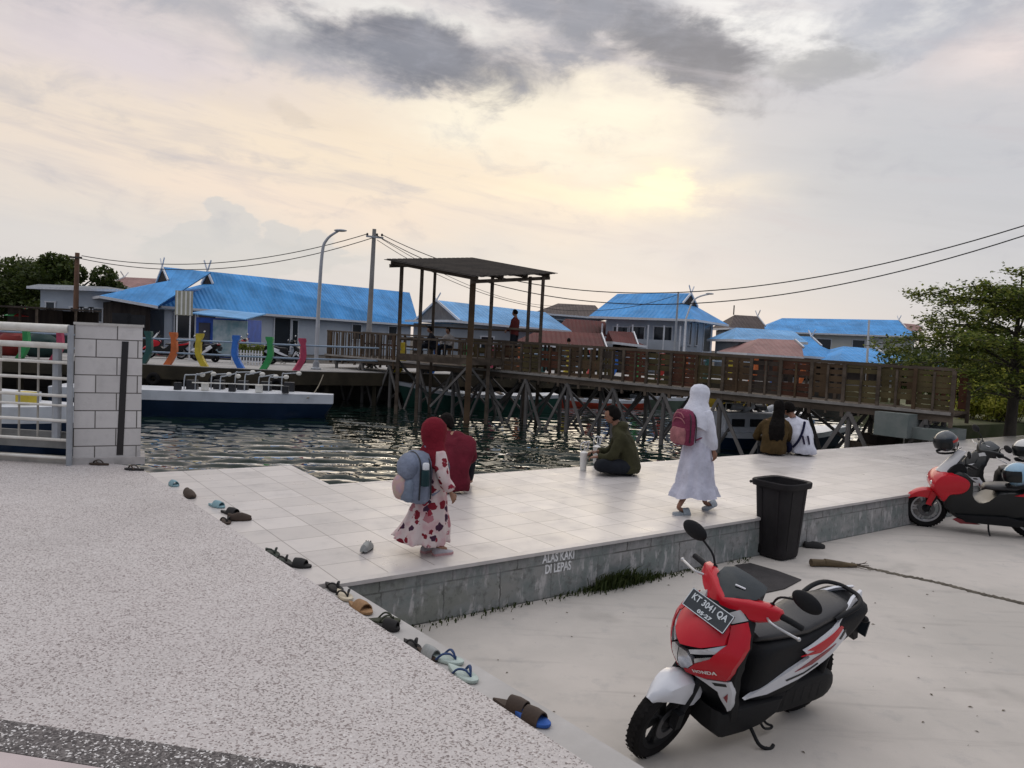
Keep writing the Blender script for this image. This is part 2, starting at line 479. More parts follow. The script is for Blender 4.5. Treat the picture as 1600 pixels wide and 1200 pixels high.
def tile_mat(name, col, tw, th, mortar, rough=0.3, msize=0.006, off=0.0, stain=0.25, tint=0.06, axes='xy'):
    m_ = mat(name, col, rough, 0)
    t = m_.node_tree; q = NB(t); p = t.nodes['Principled BSDF']
    v0 = q.n('ShaderNodeTexCoord').outputs['Object']
    v = v0
    if axes == 'xz':
        sp = q.n('ShaderNodeSeparateXYZ'); t.links.new(v0, sp.inputs[0])
        v = q.xyz(sp.outputs[0], sp.outputs[2], sp.outputs[1])
    br = q.n('ShaderNodeTexBrick'); br.offset = off; br.squash = 1.0
    t.links.new(v, br.inputs['Vector'])
    br.inputs['Scale'].default_value = 1.0; br.inputs['Brick Width'].default_value = tw; br.inputs['Row Height'].default_value = th
    br.inputs['Mortar Size'].default_value = msize; br.inputs['Mortar Smooth'].default_value = 0.2; br.inputs['Bias'].default_value = 0.0
    br.inputs['Color1'].default_value = tuple(k * (1 - tint) for k in col) + (1,)
    br.inputs['Color2'].default_value = tuple(min(1, k * (1 + tint)) for k in col) + (1,)
    br.inputs['Mortar'].default_value = tuple(mortar) + (1,)
    nz = q.noise(v0, 2.3, 7, 0.66); n2_ = q.noise(v0, 9, 5, 0.65)
    c1 = q.mix(q.m('MULTIPLY', q.ss(nz, 0.48, 0.78), stain), br.outputs['Color'], tuple(k * 0.55 for k in col))
    c1 = q.mix(q.m('MULTIPLY', q.ss(n2_, 0.6, 0.8), stain * 0.7), c1, tuple(k * 0.6 for k in col))
    q.put(p.inputs['Base Color'], c1)
    q.put(p.inputs['Roughness'], q.m('ADD', rough, q.m('MULTIPLY', q.m('SUBTRACT', nz, 0.4), 0.5)))
    bn = q.n('ShaderNodeBump'); bn.inputs['Strength'].default_value = 0.4; bn.inputs['Distance'].default_value = 0.003; bn.invert = True
    q.put(bn.inputs['Height'], br.outputs['Fac']); t.links.new(bn.outputs[0], p.inputs['Normal'])
    return m_

GROUND = ground_mat()
TERR = terrazzo('pebble_terrazzo', (0.565, 0.525, 0.505), (0.17, 0.143, 0.136), 0.20, 0.03)
TERRD = terrazzo('dark_terrazzo', (0.15, 0.135, 0.13), (0.035, 0.03, 0.03), 0.45, 0.12)
TILE = tile_mat('platform_tile', (0.555, 0.52, 0.495), 0.42, 0.42, (0.24, 0.215, 0.20), 0.30, 0.005, 0.0, 0.42, 0.10)

# platform frame
PF0 = P(530, 908, Z_P); PF1 = P(1420, 770, Z_P)
PANG = math.atan2(PF1.y - PF0.y, PF1.x - PF0.x)
PM = T(PF0.x, PF0.y, 0) @ Rz(PANG)
PMI = PM.inverted()
def pl(v): q = PMI @ Vector(v); return (q.x, q.y)

# terrace edge line
TE0 = P(225, 735, Z_T); TE1 = P(925, 1197, Z_T)
ted = (TE1 - TE0).normalized(); ten = Vector((-ted.y, ted.x, 0))      # ten points towards the platform
CO0 = P(600, 951, Z_P); CO1 = P(1003, 1196, Z_P)
cod = (CO1 - CO0).normalized()

gm = MB().add([(-60, -60, 0), (200, -60, 0), (200, 140, 0), (-60, 140, 0)], [(0, 1, 2, 3)])
# the lower yard stops at the platform: trim the sheet to the yard polygon
yA = PF0; far = PF0 + (PF1 - PF0).normalized() * 60
near = CO1 + cod * 12
gm = MB()
ypoly = [(PF0.x - 0.3, PF0.y + 0.1), (far.x, far.y + 0.1), (80, 20), (80, -25), (near.x - .3, near.y - 6), (near.x - .3, near.y - .3), (CO0.x - .25, CO0.y - .25)]
gm.add([(x, y, 0) for x, y in ypoly], [tuple(range(len(ypoly)))])
struct('yard_ground', gm, GROUND, smooth=0)

# terrace
t0 = TE0 - ted * 0.25
tpoly = [t0, TE1 + ted * 9, Vector((-9, -8, 0)), Vector((-22, -8, 0)), Vector((-22, 9.6, 0)), Vector((t0.x - 0.9, 9.45, 0))]
tm = MB().prism([(v.x, v.y) for v in tpoly], -1.0, Z_T)
struct('terrace_floor', tm, TERR, smooth=0)
b0, b1 = P(0, 1125, Z_T), P(500, 1200, Z_T)
bd = (b1 - b0).normalized(); bn_ = Vector((bd.y, -bd.x, 0))
if bn_.y > 0: bn_ = -bn_
q0, q1 = b0 - bd * 8, b1 + bd * 0.55
dm = MB().prism([(v.x, v.y) for v in (q0, q1, q1 + bn_ * 0.21, q0 + bn_ * 0.21)], Z_T - 0.05, Z_T + 0.004)
struct('terrace_dark_band', dm, TERRD, smooth=0)
lm = MB().prism([(v.x, v.y) for v in (q0 + bn_ * 0.215, q1 + bn_ * 0.215, q1 + bn_ * 0.8, q0 + bn_ * 0.8)], Z_T - 0.05, Z_T + 0.004)
struct('terrace_border', lm, mat('smooth_cement', (0.52, 0.44, 0.43), 0.6, 0.08, 3), smooth=0)

# curb strip below the terrace edge
CURB = mat('curb_cement', (0.40, 0.385, 0.365), 0.8, 0, 2.0, 0.2, 50, col2=(0.5, 0.48, 0.46))
cc0 = CO0 - cod * 0.55; cc1 = CO1 + cod * 8
cs = MB().prism([(v.x, v.y) for v in (PF0 - ten * 0.55, cc0, cc1, cc1 - Vector((0.9, 0.5, 0)), )], -0.3, Z_P - 0.004)
struct('curb_strip', cs, CURB, smooth=0)

# platform
bk0 = P(515, 757, Z_P); jog = P(455, 727, Z_P); wl = P(240, 742, Z_P); bk1 = P(1600, 680, Z_P)
bdir = (bk1 - bk0).normalized()
bkF = bk0 + bdir * 30
fF = PF0 + (PF1 - PF0).normalized() * 60
pp = [PF0 - ten * 0.2, PF0, fF, fF + Vector((-9, 12, 0)), bkF, bk0, jog, wl + Vector((-.15, .1, 0)), TE0 - ten * 0.2]
pm_ = MB().prism([pl(v) for v in pp], -0.9, Z_P)
po = struct('tiled_platform', pm_, [TILE], smooth=0)
po.location = (PF0.x, PF0.y, 0); po.rotation_euler = (0, 0, PANG)

# retaining wall facing in front of the platform
def wall_mat():
    m_ = mat('stained_wall', (0.2, 0.2, 0.2), 0.85, 0)
    t = m_.node_tree; q = NB(t); p = t.nodes['Principled BSDF']
    v = q.n('ShaderNodeTexCoord').outputs['Object']
    sp = q.n('ShaderNodeSeparateXYZ'); t.links.new(v, sp.inputs[0])
    x, z = sp.outputs[0], sp.outputs[2]
    n_a = q.noise(q.xyz(x, 0.0, q.m('MULTIPLY', z, 1.6)), 2.2, 6, 0.65)
    n_b = q.noise(q.xyz(q.m('MULTIPLY', x, 3.2), 1.0, q.m('MULTIPLY', z, 0.9)), 4.2, 6, 0.6)
    n_c = q.noise(v, 13, 5, 0.7)
    c1 = q.mix(q.ss(n_a, 0.35, 0.65), (0.18, 0.205, 0.195), (0.32, 0.31, 0.30))
    c1 = q.mix(q.m('MULTIPLY', q.ss(n_b, 0.52, 0.66), 0.85), c1, (0.50, 0.48, 0.47))
    c1 = q.mix(q.m('MULTIPLY', q.ss(n_c, 0.5, 0.7), 0.55), c1, (0.08, 0.076, 0.07))
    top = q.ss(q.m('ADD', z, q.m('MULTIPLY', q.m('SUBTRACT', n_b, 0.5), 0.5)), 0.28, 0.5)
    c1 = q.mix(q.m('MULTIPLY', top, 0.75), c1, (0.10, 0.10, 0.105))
    moss = q.m('MULTIPLY', q.ss(n_a, 0.45, 0.6), q.m('SUBTRACT', 1.0, q.ss(x, 0.6, 2.6)))
    c1 = q.mix(q.m('MULTIPLY', moss, 0.45), c1, (0.07, 0.10, 0.06))
    br = q.n('ShaderNodeTexBrick'); br.offset = 0.37; br.inputs['Scale'].default_value = 1.0
    br.inputs['Brick Width'].default_value = 0.33; br.inputs['Row Height'].default_value = 0.31; br.inputs['Mortar Size'].default_value = 0.007; br.squash = 1.7; br.squash_frequency = 3
    q.put(br.inputs['Vector'], q.xyz(q.m('ADD', x, q.m('MULTIPLY', n_c, 0.05)), q.m('ADD', z, -0.005), 0.0))
    c1 = q.mix(q.m('MULTIPLY', br.outputs['Fac'], q.m('ADD', 0.2, q.m('MULTIPLY', q.ss(n_a, 0.4, 0.65), 0.6))), c1, (0.05, 0.048, 0.043))
    q.put(p.inputs['Base Color'], c1)
    bn = q.n('ShaderNodeBump'); bn.inputs['Strength'].default_value = 0.6; bn.inputs['Distance'].default_value = 0.01
    q.put(bn.inputs['Height'], q.m('SUBTRACT', n_c, q.m('MULTIPLY', br.outputs['Fac'], 0.6))); t.links.new(bn.outputs[0], p.inputs['Normal'])
    return m_
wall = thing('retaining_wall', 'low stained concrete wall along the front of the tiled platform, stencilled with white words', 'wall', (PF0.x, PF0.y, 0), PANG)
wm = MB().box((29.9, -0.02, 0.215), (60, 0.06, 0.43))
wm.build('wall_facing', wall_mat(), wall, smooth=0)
lip = MB().box((29.9, -0.025, Z_P - 0.012), (60, 0.09, 0.03))
lip.build('coping', mat('coping_tile', (0.5, 0.47, 0.45), 0.4, 0.1, 4), wall, smooth=0)
WHITE_ST = mat('stencil_paint', (0.72, 0.72, 0.72), 0.8, 0.2, 30)
def on_wall(px, py):
    d = ray(px, py); n_ = Vector((math.sin(PANG), -math.cos(PANG), 0)); o_ = PF0 + n_ * 0.05
    tt = (o_ - CAMP).dot(n_) / d.dot(n_)
    q = CAMP + d * tt
    l_ = PMI @ q
    return l_.x, q.z
for txt, px, py, wd in (('ALAS KAKI', 873, 867, 49), ('DI LEPAS', 872, 884, 40)):
    x_, z_ = on_wall(px, py); xl, _ = on_wall(px - wd / 2, py); xr, _ = on_wall(px + wd / 2, py)
    tb = text_mb(txt, 0.1, 0.002, 0.0, 1.0, 0.002)
    xs = [v[0] for v in tb.v]; ys = [v[1] for v in tb.v]
    sx = (xr - xl) / (max(xs) - min(xs)); sy = 0.085 / (max(ys) - min(ys))
    tb.xf(T(x_, -0.053, z_ - 0.018) @ Rx(R(90)) @ Matrix.Diagonal((sx, sy, 1, 1)))
    tb.build('lettering', WHITE_ST, wall, smooth=0)

# water
def water():
    xs = np.arange(-34, 26, 0.11); ys = np.arange(7.2, 47, 0.075)
    X, Y = np.meshgrid(xs, ys)
    rng = np.random.default_rng(3)
    Z = np.zeros_like(X)
    for i in range(46):
        lam = math.exp(rng.uniform(math.log(0.19), math.log(1.0)))
        an = rng.normal(math.pi / 2, 0.42)
        k = 2 * math.pi / lam
        Z += (0.0065 * lam ** 0.95) * np.sin(k * (X * math.cos(an) + Y * math.sin(an)) + rng.uniform(0, 6.28) + 0.6 * np.sin(X * 0.7 + i))
    amp = 0.75 + 0.25 * np.sin(X * 0.33 + 1) * np.sin(Y * 0.41)
    calm = np.clip((30 - Y) / 14, 0.35, 1)
    Z = Z * amp * calm * 1.35 + Z_W
    n_y, n_x = X.shape
    vs = np.stack([X, Y, Z], -1).reshape(-1, 3)
    i = np.arange(n_y * n_x).reshape(n_y, n_x)
    fs = np.stack([i[:-1, :-1], i[:-1, 1:], i[1:, 1:], i[1:, :-1]], -1).reshape(-1, 4)
    me = bpy.data.meshes.new('water')
    me.vertices.add(len(vs)); me.vertices.foreach_set('co', vs.ravel())
    me.loops.add(fs.size); me.loops.foreach_set('vertex_index', fs.ravel())
    me.polygons.add(len(fs)); me.polygons.foreach_set('loop_start', np.arange(0, fs.size, 4)); me.polygons.foreach_set('loop_total', np.full(len(fs), 4))
    me.polygons.foreach_set('use_smooth', np.ones(len(fs), dtype=bool))
    me.update(); me.validate()
    m_ = mat('harbour_water', (0.006, 0.016, 0.013), 0.03, 0)
    p = m_.node_tree.nodes['Principled BSDF']
    t = m_.node_tree; q = NB(t)
    p.inputs['Specular IOR Level'].default_value = 0.0
    fr = q.n('ShaderNodeFresnel'); fr.inputs['IOR'].default_value = 1.42
    gl = q.n('ShaderNodeBsdfGlossy'); gl.inputs['Roughness'].default_value = 0.03; gl.inputs['Color'].default_value = (0.97, 0.97, 0.95, 1)
    mx = q.n('ShaderNodeMixShader'); q.put(mx.inputs[0], q.m('MULTIPLY', q.m('POWER', fr.outputs[0], 1.95), 2.9, clamp=True))
    t.links.new(p.outputs[0], mx.inputs[1]); t.links.new(gl.outputs[0], mx.inputs[2]); t.links.new(mx.outputs[0], t.nodes['Material Output'].inputs[0])
    me.materials.append(m_)
    o = bpy.data.objects.new('water', me); COL.objects.link(o); tag(o, kind='structure')
    ol = MB().add([(-400, 5, Z_W - .02), (400, 5, Z_W - .02), (400, 700, Z_W - .02), (-400, 700, Z_W - .02)], [(0, 1, 2, 3)])
    struct('open_water', ol, m_, smooth=0)
water()

# far shore land
SH0 = Vector((-30, 29.0, 0)); SH1 = Vector((-8.3, 29.6, 0)); SH2 = Vector((0, 33.4, 0)); SH3 = Vector((14, 39, 0)); SH4 = Vector((18, 30, 0)); SH5 = Vector((14.5, 24.5, 0)); SH6 = Vector((12.2, 21.6, 0))
LAND = mat('far_land', (0.05, 0.045, 0.04), 0.95, 0, 0.5, 0.3, 8, col2=(0.10, 0.09, 0.08), spec=0.1)
fl = MB().prism([(-300, 31), (-30, 31.4), (-8.3, 31.6), (0, 36), (14, 41.5), (19, 41.5), (300, 60), (300, 600), (-300, 600)], -0.8, 0.62)
struct('far_shore', fl, LAND, smooth=0)
# green bank to the right, behind the platform
gb = MB().prism([(SH6.x - 0.2, SH6.y - 0.6), (40, 38), (80, 40), (80, 70), (24, 46), (17.4, 40), (15.6, 31), (13.6, 25.4)], -0.8, 0.5)
struct('green_bank', gb, mat('grassy_soil', (0.07, 0.09, 0.03), 0.95, 0, 1.2, 0.6, 20, col2=(0.15, 0.14, 0.08)), smooth=0)
# ------------------------------------------------------------------ shared materials
BLUE = None
def roof_mat(name, col, rib=0.28, axis=0, rough=0.7, var=0.26, rust=0.1):
    m_ = mat(name, col, rough, 0, spec=0.25)
    t = m_.node_tree; q = NB(t); p = t.nodes['Principled BSDF']
    uv = q.n('ShaderNodeUVMap'); 
    v = q.n('ShaderNodeTexCoord').outputs['Object']
    nz = q.noise(v, 0.5, 6, 0.65); n2_ = q.noise(v, 3.5, 5, 0.6)
    c1 = q.mix(q.ss(nz, 0.3, 0.7), tuple(k * (1 - var) for k in col), tuple(min(1, k * (1 + var)) for k in col))
    c1 = q.mix(q.m('MULTIPLY', q.ss(n2_, 0.55, 0.75), 0.25 + rust), c1, tuple(k * 0.55 + 0.05 * rust for k in col))
    su = q.n('ShaderNodeSeparateXYZ'); t.links.new(uv.outputs[0], su.inputs[0])
    sk_n = q.noise(q.xyz(q.m('MULTIPLY', su.outputs[0], 2.4), q.m('MULTIPLY', su.outputs[1], 0.35), 0.0), 1.0, 5, 0.65)
    c1 = q.mix(q.m('MULTIPLY', q.ss(sk_n, 0.52, 0.72), 0.4), c1, tuple(min(1, k * 1.4 + .008) for k in col))
    c1 = q.mix(q.m('MULTIPLY', q.ss(sk_n, 0.46, 0.30), 0.35), c1, tuple(k * 0.6 for k in col))
    q.put(p.inputs['Base Color'], c1)
    wv_ = q.n('ShaderNodeTexWave', wave_type='BANDS', bands_direction='X'); wv_.inputs['Scale'].default_value = 0.314 / rib
    wv_.inputs['Distortion'].default_value = 0
    t.links.new(uv.outputs[0], wv_.inputs['Vector'])
    bn = q.n('ShaderNodeBump'); bn.inputs['Strength'].default_value = 0.8; bn.inputs['Distance'].default_value = 0.05
    q.put(bn.inputs['Height'], wv_.outputs[1]); t.links.new(bn.outputs[0], p.inputs['Normal'])
    return m_
BLUE = roof_mat('blue_metal_roof', (0.075, 0.31, 0.66))
BLUE2 = roof_mat('pale_blue_metal_roof', (0.16, 0.38, 0.66), var=0.25)
RED = roof_mat('red_metal_roof', (0.10, 0.018, 0.016), rust=0.4)
BROWNR = roof_mat('brown_tile_roof', (0.075, 0.055, 0.05), rust=0.3)
GREYR = roof_mat('grey_metal_roof', (0.22, 0.24, 0.26))
PINKR = roof_mat('faded_red_roof', (0.30, 0.17, 0.155), rust=0.3)
WWALL = mat('white_wall', (0.42, 0.46, 0.51), 0.8, 0, 0.6, 0.1, 20, col2=(0.53, 0.57, 0.61))
GWALL = mat('grey_wall', (0.25, 0.275, 0.30), 0.85, 0, 0.8, 0.1, 20, col2=(0.35, 0.37, 0.39))
CREAM = mat('cream_wall', (0.56, 0.55, 0.48), 0.85, 0, 0.8, col2=(0.64, 0.63, 0.58))
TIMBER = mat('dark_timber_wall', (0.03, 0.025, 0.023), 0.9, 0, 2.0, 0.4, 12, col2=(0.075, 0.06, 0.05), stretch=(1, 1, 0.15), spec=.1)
GLASSD = mat('dark_window', (0.02, 0.025, 0.03), 0.12, 0.1, 2)
FRAMEW = mat('white_frame', (0.65, 0.66, 0.68), 0.5, 0.08, 8)
WOODG = mat('weathered_wood', (0.065, 0.05, 0.038), 0.9, 0, 1.5, 0.4, 30, col2=(0.135, 0.105, 0.08), stretch=(0.5, 2, 2), spec=.15)
WOODB = mat('brown_slat', (0.055, 0.034, 0.021), 0.85, 0, 0.9, 0.3, 30, col2=(0.115, 0.075, 0.042), spec=.2)
WOODP = mat('old_pile_wood', (0.10, 0.095, 0.09), 0.9, 0, 1.2, 0.5, 14, col2=(0.18, 0.165, 0.155), stretch=(2, 2, 0.5), spec=.15)
STEELW = mat('white_pipe', (0.60, 0.57, 0.50), 0.4, 0.1, 5, metal=0.0, col2=(0.74, 0.72, 0.66))
STEELG = mat('grey_steel', (0.34, 0.36, 0.38), 0.45, 0.12, 4, metal=0.3)
BLACKP = mat('black_plastic', (0.018, 0.018, 0.02), 0.5, 0.2, 5)
CABLE = mat('black_cable', (0.02, 0.02, 0.02), 0.7, 0)

# ------------------------------------------------------------------ tiled gate pillar and pipe railing
pL = Vector((-5.2, 9.1, 0)); pR_ = Vector((-4.55, 9.42, 0))
pd = pR_ - pL; PW = pd.length; pa = math.atan2(pd.y, pd.x)
ptop = 2.27
gp = thing('gate_pillar', 'square pillar of dirty white tiles with a black upright stripe, at the end of the pipe railing', 'pillar', (pL.x, pL.y, Z_T), pa)
PT = tile_mat('pillar_tile', (0.60, 0.575, 0.55), 0.45, 0.215, (0.10, 0.09, 0.08), 0.25, 0.007, 0.5, 0.55, 0.07, 'xz')
ph = ptop - Z_T
m_ = MB().box((PW / 2, 0.22, ph / 2 + .02), (PW, 0.44, ph - .04))
m_.build('pillar_body', PT, gp, smooth=0)
m_ = MB().box((PW / 2, 0.22, ph - 0.015), (PW + 0.03, 0.47, 0.03))
m_.build('cap', mat('cement_cap', (0.42, 0.40, 0.37), 0.85, 0, 5, 0.4, 30, col2=(0.56, 0.54, 0.5)), gp, smooth=0)
m_ = MB().box((PW / 2 + .02, 0.22, 0.03), (PW + 0.06, 0.5, 0.09))
m_.build('footing', mat('cement_foot', (0.36, 0.34, 0.32), 0.9, 0, 5, 0.4, 30, col2=(0.5, 0.47, 0.45)), gp, smooth=0)
m_ = MB().add([(PW * 0.635, -0.006, 0.10), (PW * 0.735, -0.006, 0.10), (PW * 0.79, -0.006, ph - 0.21), (PW * 0.69, -0.006, ph - 0.21), (PW * 0.635, 0.02, 0.10), (PW * 0.735, 0.02, 0.10), (PW * 0.79, 0.02, ph - 0.21), (PW * 0.69, 0.02, ph - 0.21)],
              [(0, 1, 2, 3), (0, 4, 5, 1), (1, 5, 6, 2), (2, 6, 7, 3), (3, 7, 4, 0)])
m_.build('black_stripe', mat('black_tile', (0.012, 0.01, 0.01), 0.3, 0), gp, smooth=0)

rl0 = D(108, 720, 9.02); 
rail = thing('pipe_railing', 'white steel pipe railing with many rails beside the tiled pillar', 'railing', (rl0.x, 9.02, Z_T), R(180 - 4))
def rz_(y): return D(104, y, 9.02).z - Z_T
for k, (y, r_) in enumerate(((514, .05), (541, .035), (567, .019), (592, .019), (619, .019), (634, .014), (658, .019), (688, .018), (716, .017))):
    MB().tube([(0.02, 0, rz_(y)), (7, 0, rz_(y))], r_, 12).build('rail', STEELW, rail)
MB().tube([(0, 0.0, 0), (0, 0.0, rz_(508))], 0.035, 10).build('end_post', STEELG, rail)
for k in range(24):
    x_ = 0.20 + k * 0.235
    MB().tube([(x_, -0.055, rz_(690)), (x_, -0.055, rz_(540))], 0.05 if k % 5 == 0 else 0.012, 8).build('post' if k % 5 == 0 else 'picket', mat('picket_grey', (.36, .34, .30), .5, .15, 5) if k % 5 else STEELG, rail)
MB().bar((0.05, -0.12, 0.02), (7, -0.12, 0.02), 0.10, 0.12).build('kerb', mat('cement_kerb', (0.33, 0.31, 0.28), 0.9, 0.2, 4), rail)
MB().bar((0.05, -0.16, rz_(690) - .01), (7, -0.16, rz_(690) - .01), 0.05, 0.2).build('skirt_board', mat('grey_skirt', (0.2, 0.2, 0.19), 0.9, 0.3, 2), rail)

# ------------------------------------------------------------------ wooden footbridge
BR = D(1487, 648, 17.6); BL = D(511, 556, 32.7)
BR.z, BL.z = 1.05, 1.27
bv = BL - BR; bL = math.hypot(bv.x, bv.y); ba = math.atan2(bv.y, bv.x)
def bz(x): return (BL.z - BR.z) * x / bL
br = thing('wooden_footbridge', 'long wooden footbridge on crossed piles over the water, with boarded railings', 'bridge', BR, ba)
# local +x runs away to the left, local -y is the far side
WB = 1.9
def bpt(x, y, z): return (x, y, z + bz(x))
MB().bar(bpt(0, -WB / 2, -0.03), bpt(bL, -WB / 2, -0.03), WB, 0.05).build('deck', WOODG, br)
for nm, y in (('edge_beam', 0.05), ('edge_beam', -WB - 0.05)):
    MB().bar(bpt(0, y, -0.10), bpt(bL, y, -0.10), 0.07, 0.16).build(nm, WOODG, br)
MB().bar(bpt(0, 0.09, 0.02), bpt(bL, 0.09, 0.02), 0.09, 0.07).build('edge_pipe', mat('pale_edge_board', (0.24, 0.22, 0.2), 0.8, 0.25, 3), br)
PAV0, PAV1 = None, None
px_gap = (735, 622)
def bx_at(px):
    """bridge abscissa seen at column px"""
    d = ray(px, 550); d2 = Vector((d.x, d.y)); n_ = Vector((-bv.y, bv.x)) / bL
    t_ = (Vector((BR.x, BR.y)).dot(n_)) / d2.dot(n_)
    q = d2 * t_
    return (q - Vector((BR.x, BR.y))).dot(Vector((bv.x, bv.y))) / bL
g0, g1 = bx_at(728), bx_at(622)
RH = 1.03
slat_cols = [WOODB, mat('olive_slat', (0.06, 0.048, 0.023), 0.85, 0, 0.9, 0.3, 30, col2=(0.11, 0.085, 0.04), spec=.2), mat('red_brown_slat', (0.085, 0.036, 0.022), 0.85, 0.25, 2, spec=.2), mat('dark_brown_slat', (0.05, 0.038, 0.03), 0.85, 0.3, 2, spec=.2)]
rnd = random.Random(11)
step = 0.80
npan = int(bL / step)
for side, y in (('near', 0.0), ('far', -WB)):
    for (s0, s1) in (((0, g0), (g1, bL)) if side == 'near' else ((0, bL),)):
        MB().bar(bpt(s0, y, RH), bpt(s1, y, RH), 0.09, 0.06).build('handrail', WOODG, br)
    k = 0
    pst = step / 2 if side == 'near' else step
    while k * pst <= bL + 0.01:
        x_ = min(k * pst, bL)
        if not (side == 'near' and g0 + .1 < x_ < g1 - .1):
            hh = RH - 0.02
            MB().box((x_, y + (0.055 if side == 'near' else -.02), bz(x_) + hh / 2 - 0.15), ((0.08, 0.075, hh + 0.3) if k % 2 == 0 else (0.05, 0.05, hh + 0.2))).build('post', WOODG if rnd.random() < .7 else WOODB, br, smooth=0)
        k += 1
    k = 0
    while k * step < bL - .3:
        xa, xb = k * step + 0.04, min((k + 1) * step - 0.04, bL)
        k += 1
        if side == 'near' and xb > g0 and xa < g1: continue
        pan = MB()
        if side == 'near' and xa >= g1:                     # open upright bars at the far left
            n_b = 4
            for i in range(n_b):
                xx = xa + (i + .5) * (xb - xa) / n_b
                pan.box((xx, y + 0.02, bz(xx) + RH / 2), (0.05, 0.03, RH - 0.06))
            pan.build('slat_panel', WOODG, br, smooth=0)
            continue
        if side == 'near':
            z = 0.09
            while z < RH - 0.08:
                h_ = rnd.choice((0.09, 0.11, 0.14))
                if rnd.random() < 0.76:
                    pan.bar(bpt(xa, y + 0.025, z + h_ / 2), bpt(xb, y + 0.025, z + h_ / 2 + rnd.uniform(-.012, .012)), 0.02, h_)
                z += h_ + rnd.choice((0.015, 0.03, 0.05))
        else:
            xx = xa
            while xx < xb:
                w_ = rnd.choice((0.10, 0.14, 0.18))
                if rnd.random() < 0.55: pan.box((xx + w_ / 2, y, bz(xx) + RH / 2), (w_, 0.02, RH - 0.08))
                xx += w_ + rnd.choice((0.03, 0.06, 0.12))
        xm_ = (xa + xb) / 2
        if side == 'near': pan.bar(bpt(xm_, y - .004, .10), bpt(xm_, y - .004, RH - .06), .045, .05)
        else: pan.bar(bpt(xa, y - .024, .55), bpt(xb, y - .024, .55), .03, .07)
        if pan.v: pan.build('slat_panel', slat_cols[rnd.randrange(4)], br, smooth=0)
# piles and braces
ps = 1.72
npile = int(bL / ps) + 1
for k in range(npile):
    x_ = 0.5 + k * ps
    if x_ > bL: break
    for y in (0.0, -WB):
        ln = rnd.uniform(-.06, .06)
        MB().tube([(x_ + ln, y, -2.6), (x_, y, bz(x_) - 0.05)], [0.075, 0.062], 7).build('pile', WOODP, br)
    MB().bar(bpt(x_, 0.12, -0.22), bpt(x_, -WB - .12, -0.22), 0.09, 0.12).build('cross_beam', WOODP, br)
    if x_ + ps < bL:
        zb = -1.55
        mid = x_ + ps / 2 + rnd.uniform(-.08, .08)
        MB().bar((x_ + 0.03, 0.06, bz(x_) - 0.2), (mid, 0.07, zb - .25), 0.05, 0.09).build('brace', WOODP, br)
        MB().bar((x_ + ps - 0.03, 0.10, bz(x_) - 0.2), (mid - 0.02, 0.10, zb - .25), 0.05, 0.09).build('brace', WOODP, br)
        MB().bar((x_ + .03, -WB + .08, bz(x_) - .2), (mid + .2, -WB + .08, zb - .2), 0.05, 0.09).build('brace', WOODP, br)
        MB().bar((x_ + ps - .03, -WB + .13, bz(x_) - .2), (mid + .2, -WB + .13, zb - .2), 0.05, 0.09).build('brace', WOODP, br)
        MB().bar((x_, -WB - .05, bz(x_) - 1.5), (x_ + ps, -WB - .05, bz(x_) - .3), 0.05, 0.08).build('brace', WOODP, br)
    MB().bar((x_, 0.03, bz(x_) - 1.5), (x_, -WB, bz(x_) - 0.35), 0.05, 0.08).build('brace', WOODP, br)

# concrete steps at the bridge head
sp0 = P(1478, 690, Z_P)
stp = thing('concrete_steps', 'greenish concrete steps leading from the platform up to the footbridge', 'steps', (sp0.x, sp0.y, Z_P), PANG)
GREENC = mat('mossy_concrete', (0.12, 0.15, 0.14), 0.85, 0, 1.5, 0.3, 20, col2=(0.21, 0.225, 0.21))
MB().box((0.35, 0.5, 0.13), (1.25, 1.0, 0.26)).build('step', GREENC, stp, smooth=0)
MB().box((0.0, 1.05, 0.28), (1.0, 0.8, 0.56)).build('step', GREENC, stp, smooth=0)

# ------------------------------------------------------------------ lookout pavilion
fz = 1.62
pcs = {'N': D(733, 560, 25.3), 'L': D(622, 550, 27.2), 'R': D(842, 560, 27.6)}
for k in pcs: pcs[k].z = fz
pcs['B'] = pcs['L'] + pcs['R'] - pcs['N']
pav = thing('lookout_pavilion', 'raised wooden lookout shelter with tall posts and a sloping dark roof beside the footbridge', 'pavilion', (pcs['N'].x, pcs['N'].y, fz))
po_ = Vector(pav.location)
N_, L_, R__, B_ = (pcs[k] - po_ for k in 'NLRB')
def pq(a, b_): return N_ + (L_ - N_) * a + (R__ - N_) * b_
fm = MB(); fm.add([pq(0, 0), pq(1, 0), pq(1, 1), pq(0, 1)] + [v - Vector((0, 0, .09)) for v in (pq(0, 0), pq(1, 0), pq(1, 1), pq(0, 1))],
       [(0, 1, 2, 3), (7, 6, 5, 4), (0, 4, 5, 1), (1, 5, 6, 2), (2, 6, 7, 3), (3, 7, 4, 0)])
fm.build('floor', WOODG, pav, smooth=0)
for a0, b0_, a1, b1_ in ((0, 0, 1, 0), (0, 0, 0, 1)):
    MB().bar(pq(a0, b0_) - Vector((0, 0, .13)), pq(a1, b1_) - Vector((0, 0, .13)), 0.08, 0.2).build('floor_beam', WOODG, pav, smooth=0)
rc = {'N': D(741, 432, 24.6), 'L': D(600, 405, 26.6), 'R': D(868, 427, 28.0)}
rB = D(737, 403, 30.0)
rn, rL_, rr_, rb_ = (v - po_ for v in (rc['N'], rc['L'], rc['R'], rB))
def rpt(a, b_): return (rn * (1 - a) * (1 - b_) + rL_ * a * (1 - b_) + rr_ * (1 - a) * b_ + rb_ * a * b_)
